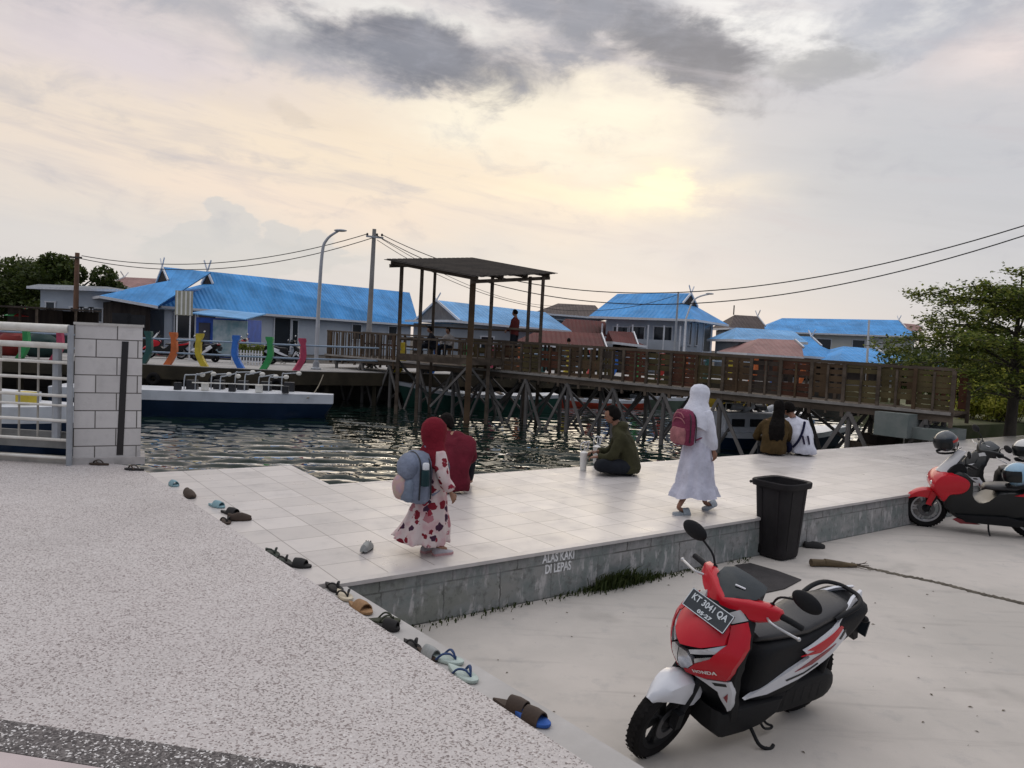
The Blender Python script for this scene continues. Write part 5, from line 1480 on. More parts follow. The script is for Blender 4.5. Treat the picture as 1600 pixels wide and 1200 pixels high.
for (ax, ay, az_, yw, pitch) in ((hs_ + .035, .058, .02, .15, -.25), (-hs_ + .045, -.06, .0, -.05, .0)):
    M = T(ax, ay, az_) @ Rz(yw) @ Ry(pitch)
    s_ = MB().loft([[(x, y0 - w2, z) if 0 else (x, -w2, z), (x, w2, z)][:0] or [(x, -w2, 0), (x, w2, 0), (x, w2, h2), (x, -w2, h2)] for x, w2, h2 in ((-.105, .025, .03), (-.08, .040, .03), (0, .038, .028), (.07, .047, .026), (.11, .03, .024), (.12, .012, .022))], 0, M=M)
    for i in range(6):
        pass
    band = MB(); 
    arc = [(math.cos(a) * .047, math.sin(a) * .062 + .015) for a in [math.pi * k / 10 for k in range(11)]]
    band.loft([[(x, y, z) for y, z in arc] + [(x, y * .9, z - .008) for y, z in reversed(arc)] for x in (0.0, .05, .09)], M=M)
    s_.join(band); s_.build('slipper', cloth('grey_slipper', (.36, .40, .43), .1, 30), g, smooth=35)

def backpack(name, label, loc, rz, w_, d_, h, m1, m2, reach=.28, tilt=0.0):
    t = thing(name, label, 'backpack', loc, rz)
    def rr(wd, dp, z, x0=0, n=24, e=3.2):
        out = []
        for j in range(n):
            a = 2 * math.pi * j / n; c_, s_ = math.cos(a), math.sin(a)
            out.append((x0 + math.copysign(abs(c_) ** (2 / e), c_) * dp / 2 - tilt * z, math.copysign(abs(s_) ** (2 / e), s_) * wd / 2, z))
        return out
    b_ = MB().loft([rr(w_ * .8, d_ * .6, 0), rr(w_ * .97, d_ * .95, h * .06), rr(w_, d_, h * .25), rr(w_, d_ * .95, h * .6), rr(w_ * .93, d_ * .85, h * .82), rr(w_ * .7, d_ * .62, h * .96), rr(w_ * .35, d_ * .3, h)])
    wrinkle(b_, .008, 9, 2).build('bag', m1, t, smooth=60)
    p_ = MB().loft([rr(w_ * .7, d_ * .25, h * .06, -d_ * .5), rr(w_ * .78, d_ * .42, h * .14, -d_ * .5), rr(w_ * .78, d_ * .40, h * .40, -d_ * .48), rr(w_ * .66, d_ * .2, h * .5, -d_ * .46)])
    wrinkle(p_, .006, 10, 5).build('pocket', m2, t, smooth=60)
    MB().tube(curve_pts([(d_ * .35 - tilt * h, -.04, h * .95), (d_ * .3 - tilt * h, 0, h * 1.08), (d_ * .35 - tilt * h, .04, h * .95)], 5), .009, 7).build('handle', m1, t)
    for k in (.30, -.22):
        MB().tube(curve_pts([Vector(q) for q in ((d_ * k, -w_ * .505, h * .10), (d_ * k * .95, -w_ * .51, h * .55), (d_ * k * .8, -w_ * .42, h * .86), (d_ * k * .6, 0, h * .985), (d_ * k * .8, w_ * .42, h * .86), (d_ * k * .95, w_ * .51, h * .55), (d_ * k, w_ * .505, h * .10))], 5), .006, 6).build('piping', BLACKP, t)
    for sg in (-1, 1):
        MB().tube(curve_pts([(d_ * .45 - tilt * h, sg * w_ * .28, h * .93), (reach * .62, sg * w_ * .31, h * 1.0), (reach, sg * w_ * .30, h * .68), (reach * .72, sg * w_ * .38, h * .3), (d_ * .45, sg * w_ * .42, h * .16)], 6), .016, 8, flat=.5).build('strap', m1, t)
    return t
MG = cloth('plum_nylon', (.20, .035, .075), .2, 30, .6)
ob = T(gm_.x, gm_.y, .44) @ Rz(GA) @ Vector((-.205, .0, .78))
bp_ = backpack('backpack', 'plum and dusty pink school backpack worn by the girl in white', ob, GA, .30, .16, .40, MG, cloth('dusty_pink', (.36, .15, .16), .3, 20))
for z_, k in ((.25, 1), (.31, .8)):
    MB().tube(curve_pts([(-.075, -.10 * k, z_), (-.088, -.05 * k, z_ + .05), (-.088, .05 * k, z_ + .05), (-.075, .10 * k, z_)], 5), .006, 6).build('piping', cloth('dusty_pink', (.36, .15, .16)), bp_)

# --- child with grey blue backpack
cp_ = P(657, 866, .44)
CA = R(38)
ch = thing('person', 'small child in maroon hijab and floral dress, standing with back turned', 'person', (cp_.x + .07, cp_.y + .02, .44), CA)
J = dict(pelvis=(0, 0, .60), belly=(0, 0, .70), chest=(0, 0, .82), neck=(.01, 0, .94), head=(.03, 0, 1.05), look=(1, .2, -.15),
         shl=(0, .11, .88), ell=(.03, .15, .72), wrl=(.12, .15, .60), shr=(0, -.11, .88), elr=(.0, -.175, .70), wrr=(.07, -.20, .555),
         hipl=(0, .05, .57), knl=(.02, .06, .32), anl=(.0, .06, .07), toel=(.09, .065, .04), hipr=(0, -.05, .57), knr=(.03, -.06, .32), anr=(.05, -.06, .07), toer=(.14, -.065, .04), curl=.6)
body_mb(J, .68, hs=1.12).build('body', [SKIN, EYEM, LIP], ch)
def floral():
    m_ = mat('floral_cotton', (.62, .52, .52), .9, 0)
    t = m_.node_tree; q = NB(t); p = t.nodes['Principled BSDF']
    v = q.n('ShaderNodeTexCoord').outputs['Object']
    w2 = q.n('ShaderNodeVectorMath', operation='ADD'); q.put(w2.inputs[0], v)
    nz = q.n('ShaderNodeTexNoise'); nz.inputs['Scale'].default_value = 22; q.put(nz.inputs['Vector'], v)
    sc = q.n('ShaderNodeVectorMath', operation='SCALE'); q.put(sc.inputs[0], nz.outputs['Color']); sc.inputs['Scale'].default_value = .06
    t.links.new(sc.outputs[0], w2.inputs[1])
    vo = q.n('ShaderNodeTexVoronoi', feature='F1'); vo.inputs['Scale'].default_value = 13; t.links.new(w2.outputs[0], vo.inputs['Vector'])
    sp = q.n('ShaderNodeSeparateColor'); t.links.new(vo.outputs['Color'], sp.inputs[0])
    spot = q.m('LESS_THAN', vo.outputs['Distance'], q.m('ADD', .30, q.m('MULTIPLY', sp.outputs[1], .22)))
    spot = q.m('MULTIPLY', spot, q.m('GREATER_THAN', sp.outputs[0], .12))
    c1 = q.mix(q.ss(q.noise(v, 7, 4), .45, .65), (.62, .52, .50), (.56, .36, .37))
    colr = q.ramp(sp.outputs[2], [(0, (.20, .018, .03)), (.45, (.28, .03, .05)), (.6, (.06, .025, .05)), (.85, (.42, .18, .20))], 'CONSTANT')
    q.put(p.inputs['Base Color'], q.mix(spot, c1, colr)); p.inputs['Specular IOR Level'].default_value = .15
    return m_
FL = floral()
dr = MB().loft(rings([(-.02, .03, .10, .21, .19, .15, .012), (-.012, .02, .20, .19, .175, .13), (-.005, .01, .36, .165, .155, .10), (0, 0, .50, .13, .14, .04), (0, 0, .62, .11, .13, .02), (0, 0, .76, .10, .125), (0, 0, .87, .085, .12), (.01, 0, .94, .05, .06)], 52))
# skirt blown out to the child's left
for i, v in enumerate(dr.v):
    if v[2] < .45:
        k = (.45 - v[2]) / .35
        a = max(0, (v[1] * .9 - v[0] * .3)) 
        dr.v[i] = (v[0] - .34 * a * k, v[1] + .34 * a * k, v[2] + .34 * a * k * .5)
for k, sd in (('l', 1), ('r', -1)):
    dr.join(sleeve([Vector(J['sh' + k]) + Vector((0, -sd * .02, .01)), J['el' + k], Vector(J['wr' + k]) + Vector((-.01, 0, .03))], (.062, .05)))
wrinkle(fuse(dr, .015, 3), .007, 12, 1).build('dress', FL, ch, smooth=70)
MAR = cloth('maroon_cloth', (.16, .012, .022), .18, 16)
hj = MB().loft(rings([(-.01, 0, .77, .14, .15, .03, .02), (0, 0, .83, .13, .15, .02), (0, 0, .89, .11, .135), (.005, 0, .94, .09, .10), (0, 0, .99, .105, .095), (0, 0, 1.06, .118, .10), (0, 0, 1.12, .105, .092), (-.005, 0, 1.165, .065, .06), (-.005, 0, 1.18, .02, .02)], 30))
wrinkle(hj, .005, 10, 9).build('hijab', MAR, ch, smooth=60)
for ax, ay, yw in ((.045, .065, .2), (.09, -.065, -.1)):
    M = T(ax, ay, 0) @ Rz(yw)
    prof = [(-.085, .025, .055), (-.075, .033, .065), (-.03, .034, .06), (.02, .036, .045), (.07, .036, .034), (.10, .02, .028)]
    sh = MB().loft([[(x, -w2, .018), (x, w2, .018), (x, w2 * .92, h2 * .7), (x, w2 * .4, h2), (x, -w2 * .4, h2), (x, -w2 * .92, h2 * .7)] for x, w2, h2 in prof], M=M)
    so_ = sh.build('shoe', cloth('grey_canvas', (.42, .40, .42), .1, 40), ch, smooth=50)
    MB().loft([[(x, -w2 * 1.08, 0), (x, w2 * 1.08, 0), (x, w2 * 1.08, .02), (x, -w2 * 1.08, .02)] for x, w2, h2 in prof], M=M).build('sole', cloth('pinkish_sole', (.52, .30, .30), .1, 40), so_, smooth=30)
GB = cloth('grey_blue_nylon', (.19, .22, .29), .2, 24, .7)
ob = T(cp_.x + .07, cp_.y + .02, .44) @ Rz(CA) @ Vector((-.165, .0, .47))
cbp = backpack('backpack', 'puffy grey blue backpack with a pastel round pocket on the small child', ob, CA, .295, .21, .43, GB, cloth('grey_blue_nylon2', (.20, .24, .31), .2, 24, .7), reach=.27, tilt=-.05)
def pastel():
    m_ = mat('pastel_print', (.5, .4, .4), .8, 0); t = m_.node_tree; q = NB(t); p = t.nodes['Principled BSDF']
    v = q.n('ShaderNodeTexCoord').outputs['Object']
    q.put(p.inputs['Base Color'], q.ramp(q.noise(v, 9, 2), [(.35, (.45, .42, .30)), (.5, (.50, .32, .30)), (.65, (.38, .30, .40))])); return m_
wrinkle(MB().ball((-.12, .035, .13), (.065, .09, .105), 20, 14), .006, 9).build('round_pocket', pastel(), cbp)
wrinkle(MB().ball((-.06, .01, .29), (.09, .135, .12), 20, 14), .008, 9).build('front_flap', GB, cbp)
bt_ = thing('water_bottle', 'dark bottle with white cap in the side pocket of the grey blue backpack', 'bottle', ob + Rz(CA) @ Vector((-.01, -.176, .16)), CA)
MB().lathe([(.001, 0), (.034, .005), (.036, .09), (.034, .13), (.02, .145)], 14).build('body', cloth('dark_teal_plastic', (.015, .04, .045), .1, 30, .3, 0), bt_)
MB().lathe([(.026, .14), (.028, .145), (.028, .185), (.022, .195), (.001, .197)], 14).build('cap', mat('white_cap', (.7, .72, .74), .35, .05, 5), bt_)

# --- seated people
def seated(label, loc, rz, shirt, trou, legs='cross', s=1.0, lean=.10, side=0.0, head_off=(.06, 0, .15), look=(1, 0, -.2), up=Vector((0, 0, 1)), hair='short', arms=None, hood=False, skin=SKIN, wide=1.0, name='person'):
    t = thing(name, label, 'person', loc, rz)
    def sp(z): k = z / .6; return Vector((-.03 * math.sin(k * 3.1) + lean * k ** 1.6, side * k ** 1.4, z))
    nk = sp(.60)
    J = dict(pelvis=(0, 0, .13), belly=sp(.26), chest=sp(.45), neck=tuple(nk + Vector((.02, 0, .03))), head=tuple(nk + Vector(head_off)), look=look, up=up)
    c5 = sp(.53)
    for k, sg in (('l', 1), ('r', -1)):
        J['sh' + k] = tuple(c5 + Vector((0, sg * .165 * wide, 0)))
        a = (arms or {}).get(k)
        J['el' + k] = a[0] if a else (.14 + lean * .5, sg * .25 + side * .5, .29); J['wr' + k] = a[1] if a else (.32, sg * .12, .20)
        J['hip' + k] = (.02, sg * .09, .10)
        if legs == 'cross': J['kn' + k] = (.34, sg * .27, .13); J['an' + k] = (.16 + .10 * (sg > 0), -sg * .12, .07); J['toe' + k] = (.18 + .12 * (sg > 0), -sg * .22, .05)
        elif legs == 'up': J['kn' + k] = (.40, sg * .13, .36); J['an' + k] = (.38, sg * .12, .07); J['toe' + k] = (.52, sg * .13, .04)
        else: J['kn' + k] = (.44, sg * .12, .12); J['an' + k] = (.47, sg * .12, -.30); J['toe' + k] = (.60, sg * .13, -.34)
    J['hnl'] = (0, .3, 1); J['hnr'] = (0, -.3, 1); J['curl'] = .6
    b_ = body_mb(J, .96, hs=1.0)
    b_.xf(Matrix.Scale(s, 4)); b_.build('body', [skin, EYEM, LIP], t)
    spec = []
    for z, rx, ry in ((.03, .15, .20), (.10, .16, .21), (.22, .145, .195), (.34, .135, .20), (.45, .125, .215), (.52, .11, .205), (.57, .09, .17), (.605, .065, .10), (.635, .052, .06)):
        q = sp(z); spec.append((q.x, q.y, z, rx, ry * wide, .015))
    sh = MB().loft(rings(spec, 32))
    for k, sg in (('l', 1), ('r', -1)):
        sh.ball(Vector(J['sh' + k]) + Vector((0, -sg * .02, -.04)), (.082, .072, .085), 16, 10)
        sh.join(sleeve([Vector(J['sh' + k]) + Vector((0, -sg * .03, .0)), J['el' + k], Vector(J['wr' + k]).lerp(Vector(J['el' + k]), .12)], (.082, .05)))
    if hood:
        sh.ball(tuple(nk + Vector((-.06, 0, .03))), (.075, .13, .06), 18, 10)
    sh = wrinkle(fuse(sh, .017, 7), .016, 7, 4).xf(Matrix.Scale(s, 4)); sho = sh.build('shirt', shirt, t, smooth=60)
    tr = MB()
    for k in 'lr':
        tr.join(sleeve([Vector(J['hip' + k]) + Vector((-.05, 0, .01)), J['kn' + k], J['an' + k]], (.105, .06)))
    tr.ball((0, 0, .10), (.15, .19, .105), 20, 12)
    tr = wrinkle(fuse(tr, .018, 5), .008, 8, 7).xf(Matrix.Scale(s, 4)); tr.build('trousers', trou, t, smooth=60)
    if hair == 'short':
        h_ = hair_short(J['head'], look, up, 1.0, -.6)
    elif hair == 'long':
        h_ = hair_short(J['head'], look, up, 1.02, -.75)
        hd = Vector(J['head']); bk = sp(.34)
        h_.loft(rings([(bk.x - .13, bk.y, .25, .035, .10, .05, .02), (bk.x - .125, bk.y, .36, .045, .125, .05), (bk.x - .09, bk.y * 1.1, .48, .055, .12, .04), (nk.x - .05, nk.y, .60, .065, .10, .03), (hd.x - .035, hd.y, hd.z, .075, .085), (hd.x - .02, hd.y, hd.z + .08, .06, .06)], 24))
        wrinkle(h_, .006, 14, 2)
    h_ = wrinkle(fuse(h_, .010, 3), .005, 22, 3).xf(Matrix.Scale(s, 4)); h_.build('hair', HAIR, t, smooth=60)
    return t, sp, J, sho
OLIVE = cloth('olive_fleece', (.045, .043, .022), .2, 20)
NVT = cloth('dark_trousers', (.015, .017, .022), .2, 14)
mp = P(962, 741, .44)
man, spm, Jm, _ = seated('man in olive hooded top sitting cross legged, facing left beside white drink cups', (mp.x + .17, mp.y + .03, .44), R(172), OLIVE, NVT, 'cross', 1.12, .15, 0, (.085, 0, .15), (1, 0, -.3), hood=True, skin=SKIND,
      arms={'l': ((.20, .24, .26), (.40, .13, .22)), 'r': ((.22, -.25, .26), (.42, -.12, .25))})
sp_ = P(692, 769, .44)
seated('person in a maroon top sitting with back turned, right of the small child', (sp_.x + .02, sp_.y + .05, .44), R(75), cloth('maroon_jersey', (.125, .014, .025), .18, 16), NVT, 'up', 1.12, .20, .0, (.11, .13, .085), (1, .2, -.7), wide=1.36,
       arms={'l': ((.26, .20, .34), (.44, .06, .32)), 'r': ((.25, -.20, .34), (.44, -.06, .32))})
wp = P(1210, 712, .44)
seated('woman with long black hair and brown top, sitting on the platform edge', (wp.x, wp.y + .1, .44), R(78), cloth('brown_top', (.07, .045, .018), .18, 16), NVT, 'hang', 1.12, .08, -.05, (.05, -.02, .155), (1, -.35, -.1), hair='long', wide=.98,
       arms={'r': ((.16, -.26, .30), (.36, -.22, .22)), 'l': ((.18, .25, .28), (.34, .1, .2))})
cpn = P(1257, 713, .44)
cm, spc, Jc, csh = seated('man in white jersey with dark numerals leaning towards the woman on the platform edge', (cpn.x + .03, cpn.y + .12, .44), R(92), WC, NVT, 'hang', 1.12, .10, .17, (.05, .07, .13), (1, .5, -.55), skin=SKIND,
       arms={'l': ((.15, .34, .32), (.33, .30, .24)), 'r': ((.18, -.16, .28), (.36, -.02, .2))})
DKN = cloth('dark_numeral', (.03, .025, .05), .1, 30)
nm = MB()
for y0, dy in ((-.045, -.02), (.035, -.01)):
    q = [(y0 - .014, .20), (y0 + .014, .20), (y0 + .02 + dy, .34), (y0 - .012 + dy, .34)]
    def bk(y, z, o): 
        c_ = spc(z); yy = max(-.95, min(.95, y / .2)); return (c_.x - .148 * math.sqrt(max(.05, 1 - yy * yy)) - .010 - o, c_.y + y, z)
    nm.patch(q, lambda u, v, o: bk(u, v, -o), .008, 2)
nm.xf(Matrix.Scale(1.12, 4)).build('numeral', DKN, csh, smooth=0)
stp_ = thing('sling_bag', 'navy sling bag strap across the back of the man in the white jersey', 'bag', cm.location, cm.rotation_euler.z)
stp_.scale = (1.12, 1.12, 1.12)
pts = []
for i in range(13):
    u = i / 12; z = .56 - .42 * u; c_ = spc(z); y = -.10 + .30 * u; yy = min(.97, abs(y) / .215)
    pts.append((c_.x - .165 * math.sqrt(max(.03, 1 - yy * yy)) - .012, c_.y + y, z))
MB().tube(pts, .020, 8, flat=.6).build('strap', cloth('navy_webbing', (.012, .014, .04), .1, 40), stp_)
MB().ball((pts[-1][0] + .10, pts[-1][1] + .03, .12), (.10, .05, .09), 14, 10).build('pouch', cloth('navy_webbing', (.012, .014, .04)), stp_)
# people on the bridge and in the shelter
for lab, px, py, Y, z, yaw, kind, col in (('person in dark clothes sitting on the bench in the lookout shelter', 676, 540, 27.6, fz, 200, 'sit', (.02, .02, .025)),
                                     ('person in dark red top standing at the right side of the lookout shelter', 803, 545, 26.9, fz, 150, 'stand', (.10, .02, .018)),
                                     ('person in pale blue standing on the promenade, seen through the bridge rail', 886, 590, 35.0, Z_Q, 100, 'stand', (.20, .30, .38)),
                                     ('person in white top sitting in the shelter left of its thick corner post', 702, 540, 27.9, fz, 240, 'sit', (.4, .36, .33))):
    q = D(px, py, Y)
    m_ = cloth('cloth_' + lab.split()[2] + lab.split()[3] + str(px), col)
    if kind == 'sit':
        seated(lab, (q.x, Y, z + .22 - .05), R(yaw), m_, NVT, 'hang', .95, .08, 0)
        continue
    t = thing('person', lab, 'person', (q.x, Y, z), R(yaw))
    J = dict(pelvis=(0, 0, .90), belly=(0, 0, 1.05), chest=(0, 0, 1.25), neck=(.01, 0, 1.45), head=(.03, 0, 1.60), look=(1, 0, -.1), shl=(0, .17, 1.37), ell=(.03, .22, 1.10), wrl=(.2, .2, .98), shr=(0, -.17, 1.37), elr=(.03, -.22, 1.10), wrr=(.2, -.2, .98),
             hipl=(0, .09, .86), knl=(.03, .09, .47), anl=(0, .09, .08), toel=(.13, .09, .03), hipr=(0, -.09, .86), knr=(.03, -.09, .47), anr=(0, -.09, .08), toer=(.13, -.09, .03))
    body_mb(J, 1.0).build('body', [SKIND, EYEM, LIP], t)
    sh = MB().loft(rings([(0, 0, .82, .13, .19), (0, 0, 1.0, .125, .175), (0, 0, 1.25, .125, .195), (0, 0, 1.38, .10, .18), (.01, 0, 1.47, .05, .06)]))
    for k in 'lr': sh.join(sleeve([J['sh' + k], J['el' + k], J['wr' + k]], (.075, .045)))
    wrinkle(fuse(sh), .008, 8).build('shirt', m_, t, smooth=60)
    tr = MB()
    for k in 'lr': tr.join(sleeve([J['hip' + k], J['kn' + k], J['an' + k]], (.105, .07)))
    tr.build('trousers', NVT, t, smooth=60)
    hair_short(J['head'], J['look']).build('hair', HAIR, t, smooth=60)
# ------------------------------------------------------------------ motor scooters
REDP = mat('gloss_red', (0.52, 0.008, 0.020), 0.3, 0.04, 2, coat=.25, spec=.3)
WHTP = mat('gloss_white', (0.66, 0.67, 0.70), 0.25, 0.04, 2, coat=.5)
BLKG = mat('gloss_black', (0.008, 0.010, 0.011), 0.32, 0.1, 3, coat=.15, spec=.3)
BLKM = mat('matt_black', (0.010, 0.0105, 0.012), 0.6, 0.15, 8, .25, 200, spec=.22)
BLUEBK = mat('smoked_visor', (0.010, 0.018, 0.022), 0.22, 0.1, 3, coat=.2, spec=.35)
RUB = mat('tyre_rubber', (0.012, 0.011, 0.011), 0.85, 0.25, 12, .4, 80, spec=.15)
SEATM = mat('seat_vinyl', (0.035, 0.034, 0.034), 0.36, 0.15, 6, .25, 160)
ALU = mat('silver_lever', (0.55, 0.55, 0.55), 0.3, 0.05, 8, metal=.8)
CHRO = mat('headlight_reflector', (0.55, 0.56, 0.58), 0.18, 0.25, 14, metal=.85)
LENS = mat('clear_lens', (0.55, 0.56, 0.58), 0.08, 0.1, 10, coat=1.0, metal=.45)
GREYT = mat('grey_trim', (0.40, 0.40, 0.40), 0.4, 0.1, 4)
TAIL = mat('tail_lens', (0.25, 0.01, 0.01), 0.15, 0.1, 5, coat=.5)
PLATEB = mat('plate_black', (0.02, 0.028, 0.035), 0.4, 0.1, 5)
PLATEW = mat('plate_white', (0.62, 0.66, 0.68), 0.5, 0.05, 10)
DARKR = mat('dark_red_print', (0.24, 0.01, 0.02), 0.3, 0.05, 4, coat=.4)
def slab(outl, prof, M=None):
    """side-view outline (x, z) swept across y with (y, shrink) slices"""
    cx = sum(p[0] for p in outl) / len(outl); cz = sum(p[1] for p in outl) / len(outl)
    return MB().loft([[(cx + (x - cx) * s_, y, cz + (z - cz) * s_) for x, z in outl] for y, s_ in prof], M=M)
def smooth_poly(poly, n=4):
    out = []; m_ = len(poly)
    for i in range(m_):
        p0, p1, p2, p3 = (Vector(poly[(i + k - 1) % m_]) for k in range(4))
        for k in range(n):
            t_ = k / n
            q = .5 * (2 * p1 + (p2 - p0) * t_ + (2 * p0 - 5 * p1 + 4 * p2 - p3) * t_ ** 2 + (3 * p1 - p0 - 3 * p2 + p3) * t_ ** 3)
            out.append(tuple(q))
    return out
def make_wheel(parent, x, R_, wd, M=None, spokes=5, rimm=None, disc=True, front=True):
    M = M if M is not None else Matrix.Identity(4)
    C_ = M @ T(x, 0, R_)
    k = R_ / .25
    prof = [(.178, -.030), (.192, -.041), (.222, -.044), (.240, -.032), (.249, -.012), (.250, 0), (.249, .012), (.240, .032), (.222, .044), (.192, .041), (.178, .030)]
    tr = MB().lathe([(a * k, b_ * wd) for a, b_ in prof], 48, axis='y', closed=True)
    for i in range(40):                                       # tread blocks
        a = 2 * math.pi * i / 40
        for sg in (-1, 1):
            tr.box((0, sg * .022 * wd, .2495 * k), (.022, .020 * wd, .0025), 0, Ry(a + sg * .06) @ Rz(sg * .5))
    rm_ = rimm or BLKM
    hub = thing_part('wheel', MB().lathe([(.02 * k, -.05), (.045 * k, -.045), (.045 * k, .045), (.02 * k, .05)], 18, axis='y'), BLKM, parent, C_)
    tr.xf(C_).build('tyre', RUB, hub, smooth=35)
    ri = MB().lathe([(a * k, b_) for a, b_ in ((.158, -.030), (.182, -.034), (.180, 0), (.182, .034), (.158, .030), (.150, 0))], 40, axis='y', closed=True)
    for i in range(spokes):
        a = 2 * math.pi * i / spokes
        for d_ in (-.13, .13):
            ri.bar((math.cos(a + d_ * 1.6) * .035 * k, 0, math.sin(a + d_ * 1.6) * .035 * k), (math.cos(a + d_) * .16 * k, 0, math.sin(a + d_) * .16 * k), .030, .016 * k, up=(0, 1, 0))
    ri.xf(C_).build('rim', rm_, hub, smooth=35)
    if disc:
        MB().lathe([(.06 * k, .050), (.098 * k, .050), (.098 * k, .055), (.06 * k, .055)], 32, axis='y', closed=True).xf(C_).build('brake_disc', mat('disc_steel', (.10, .10, .105), .4, .1, 8, metal=.7), hub, smooth=30)
    return hub
def thing_part(name, mb, m_, parent, M=None):
    if M is not None: mb.xf(M)
    return mb.build(name, m_, parent, smooth=35)
def mirror(parent, sg, base, elbow, head, rad, M):
    s_ = MB().tube(curve_pts([Vector(base), Vector(elbow), Vector(head)], 5), .0065, 8)
    s_.ball(base, (.016, .016, .014), 10, 6)
    o = thing_part('mirror', s_, BLKM, parent, M)
    h_ = MB().ball(head, rad, 20, 14)
    for i, v in enumerate(h_.v): pass
    thing_part('mirror_head', h_, BLKM, o, M)
    gl = MB().ball((head[0] - rad[0] * .55, head[1], head[2]), (rad[0] * .5, rad[1] * .88, rad[2] * .85), 16, 10)
    thing_part('mirror_glass', gl, CHRO, o, M)
    return o
def xc(z):
    pts = [(.20, .36), (.36, .43), (.45, .50), (.54, .55), (.61, .60), (.68, .62), (.75, .605), (.82, .55), (.92, .45), (.98, .39), (1.1, .3)]
    for (a, xa), (b_, xb) in zip(pts[:-1], pts[1:]):
        if z <= b_: 
            t_ = max(0, (z - a) / (b_ - a)); return xa + (xb - xa) * t_
    return pts[-1][1]
def Ff(y, z, o):
    z = z + .045 * max(0, min(1, (z - .36) / .16))          # the whole nose rides a little higher than the footboard
    return (xc(z) - 1.75 * abs(y) ** 1.6 + o, y, z)
def make_scooter(label, loc, rz, lean, steer, main, second, panel, loc_group=None, plate=True, name='motor_scooter'):
    t = thing(name, label, 'scooter', loc, rz, loc_group)
    t.rotation_euler = (lean, 0, rz)
    ax = Vector((-math.sin(R(26)), 0, math.cos(R(26)))); pv = Vector((.60, 0, .25))
    MS = T(pv) @ Matrix.Rotation(steer, 4, ax) @ T(-pv)
    make_wheel(t, .63, .25, 1.0, MS)
    make_wheel(t, -.585, .255, 1.15, None, disc=False)
    # fork
    fk = MB()
    for sg in (-1, 1):
        fk.tube([(.63, sg * .075, .25), (.545, sg * .075, .42), (.47, sg * .07, .58)], [.024, .026, .02], 12)
    fk.box((.62, .085, .30), (.05, .05, .10)); fk.box((.47, 0, .585), (.07, .17, .05))
    thing_part('fork', fk, BLKM, t, MS)
    # front fender
    fd = MB(); rg_ = []
    nseg = 18
    for i in range(nseg + 1):
        u = i / nseg; th = R(46 + 96 * u); r_ = .275 + .012 * math.sin(u * math.pi)
        w_ = .022 + .066 * math.sin(min(1, u * 2.0) * math.pi / 2); dp = (.035 + .105 * math.sin(min(1, u * 1.5) * math.pi / 2)) * (1 if u < .85 else 1 - (u - .85) * 1.6)
        def pt(y, d_): rr = r_ - d_; return (.63 + math.cos(th) * rr, y, .25 + math.sin(th) * rr)
        o_ = [pt(-w_, dp), pt(-w_ * 1.02, dp * .45), pt(-w_ * .86, .014), pt(-w_ * .45, -.004), pt(0, -.010), pt(w_ * .45, -.004), pt(w_ * .86, .014), pt(w_ * 1.02, dp * .45), pt(w_, dp)]
        i_ = [pt(w_ * .93, dp), pt(w_ * .95, dp * .45), pt(w_ * .8, .022), pt(0, .002), pt(-w_ * .8, .022), pt(-w_ * .95, dp * .45), pt(-w_ * .93, dp)]
        rg_.append(o_ + i_)
    thing_part('front_fender', fd.loft(rg_), second, t, MS)
    # leg shield (black backing) and painted front
    half = [(0, .94), (.10, .93), (.185, .85), (.235, .74), (.245, .62), (.215, .47), (.185, .34), (.17, .22)]
    full = half + [(-y, z) for y, z in reversed(half) if y > 0]
    MB().patch(full, lambda y, z, o: Ff(y, z, o - .022), .05, 3).build('leg_shield', BLKM, t, smooth=40)
    fpan = MB()
    q = [(0, .885), (.085, .87), (.150, .81), (.172, .745), (.10, .70), (0, .672)]
    MB().patch(q + [(-y, z) for y, z in reversed(q) if y > 0], lambda y, z, o: Ff(y, z, o + .012), .03, 2).build('nose_panel', main, t, smooth=40)
    for sg in (-1, 1):
        MB().patch([(sg * y, z) for y, z in [(.088, .878), (.135, .842), (.168, .868), (.115, .905)]], lambda y, z, o: Ff(y, z, o + .006), .03, 2).build('side_trim', GREYT, t, smooth=40)
        w_ = [(.172, .862), (.140, .836), (.160, .80), (.180, .752), (.205, .735), (.15, .655), (.095, .60), (.06, .545), (.03, .53), (.03, .505), (.12, .515), (.215, .545), (.235, .60), (.25, .70), (.245, .75), (.215, .81)]
        MB().patch([(sg * y, z) for y, z in w_], lambda y, z, o: Ff(y, z, o + .012), .035, 2).build('front_wing', main, t, smooth=40)
        l1 = [(.05, .664), (.11, .695), (.19, .756), (.214, .752), (.165, .692), (.10, .660), (.065, .646)]
        MB().patch([(sg * y, z) for y, z in l1], lambda y, z, o: Ff(y, z, o + .004), .03, 2).build('headlight', LENS, t, smooth=40)
        l2 = [(0.003, .655), (.045, .652), (.075, .628), (.085, .590), (.055, .545), (0.003, .515)]
        MB().patch([(sg * y, z) for y, z in l2], lambda y, z, o: Ff(y, z, o + .010), .03, 2).build('headlight', CHRO, t, smooth=40)
        MB().patch([(sg * y, z) for y, z in [(.088, .630), (.15, .668), (.165, .664), (.125, .628), (.092, .600)]], lambda y, z, o: Ff(y, z, o + .008), .02, 1).build('headlight', CHRO, t, smooth=40)
        b_ = [(.06, .512), (.13, .508), (.218, .535), (.222, .47), (.205, .40), (.178, .335), (.168, .40), (.165, .455), (.12, .485)]
        MB().patch([(sg * y, z) for y, z in b_], lambda y, z, o: Ff(y, z, o + .004), .03, 2).build('lower_blade', second, t, smooth=40)
        MB().patch([(sg * y, z) for y, z in [(.15, .502), (.206, .516), (.208, .50), (.16, .488)]], lambda y, z, o: Ff(y, z, o + .007), .004, 1).build('stripe', BLKG, t, smooth=0)
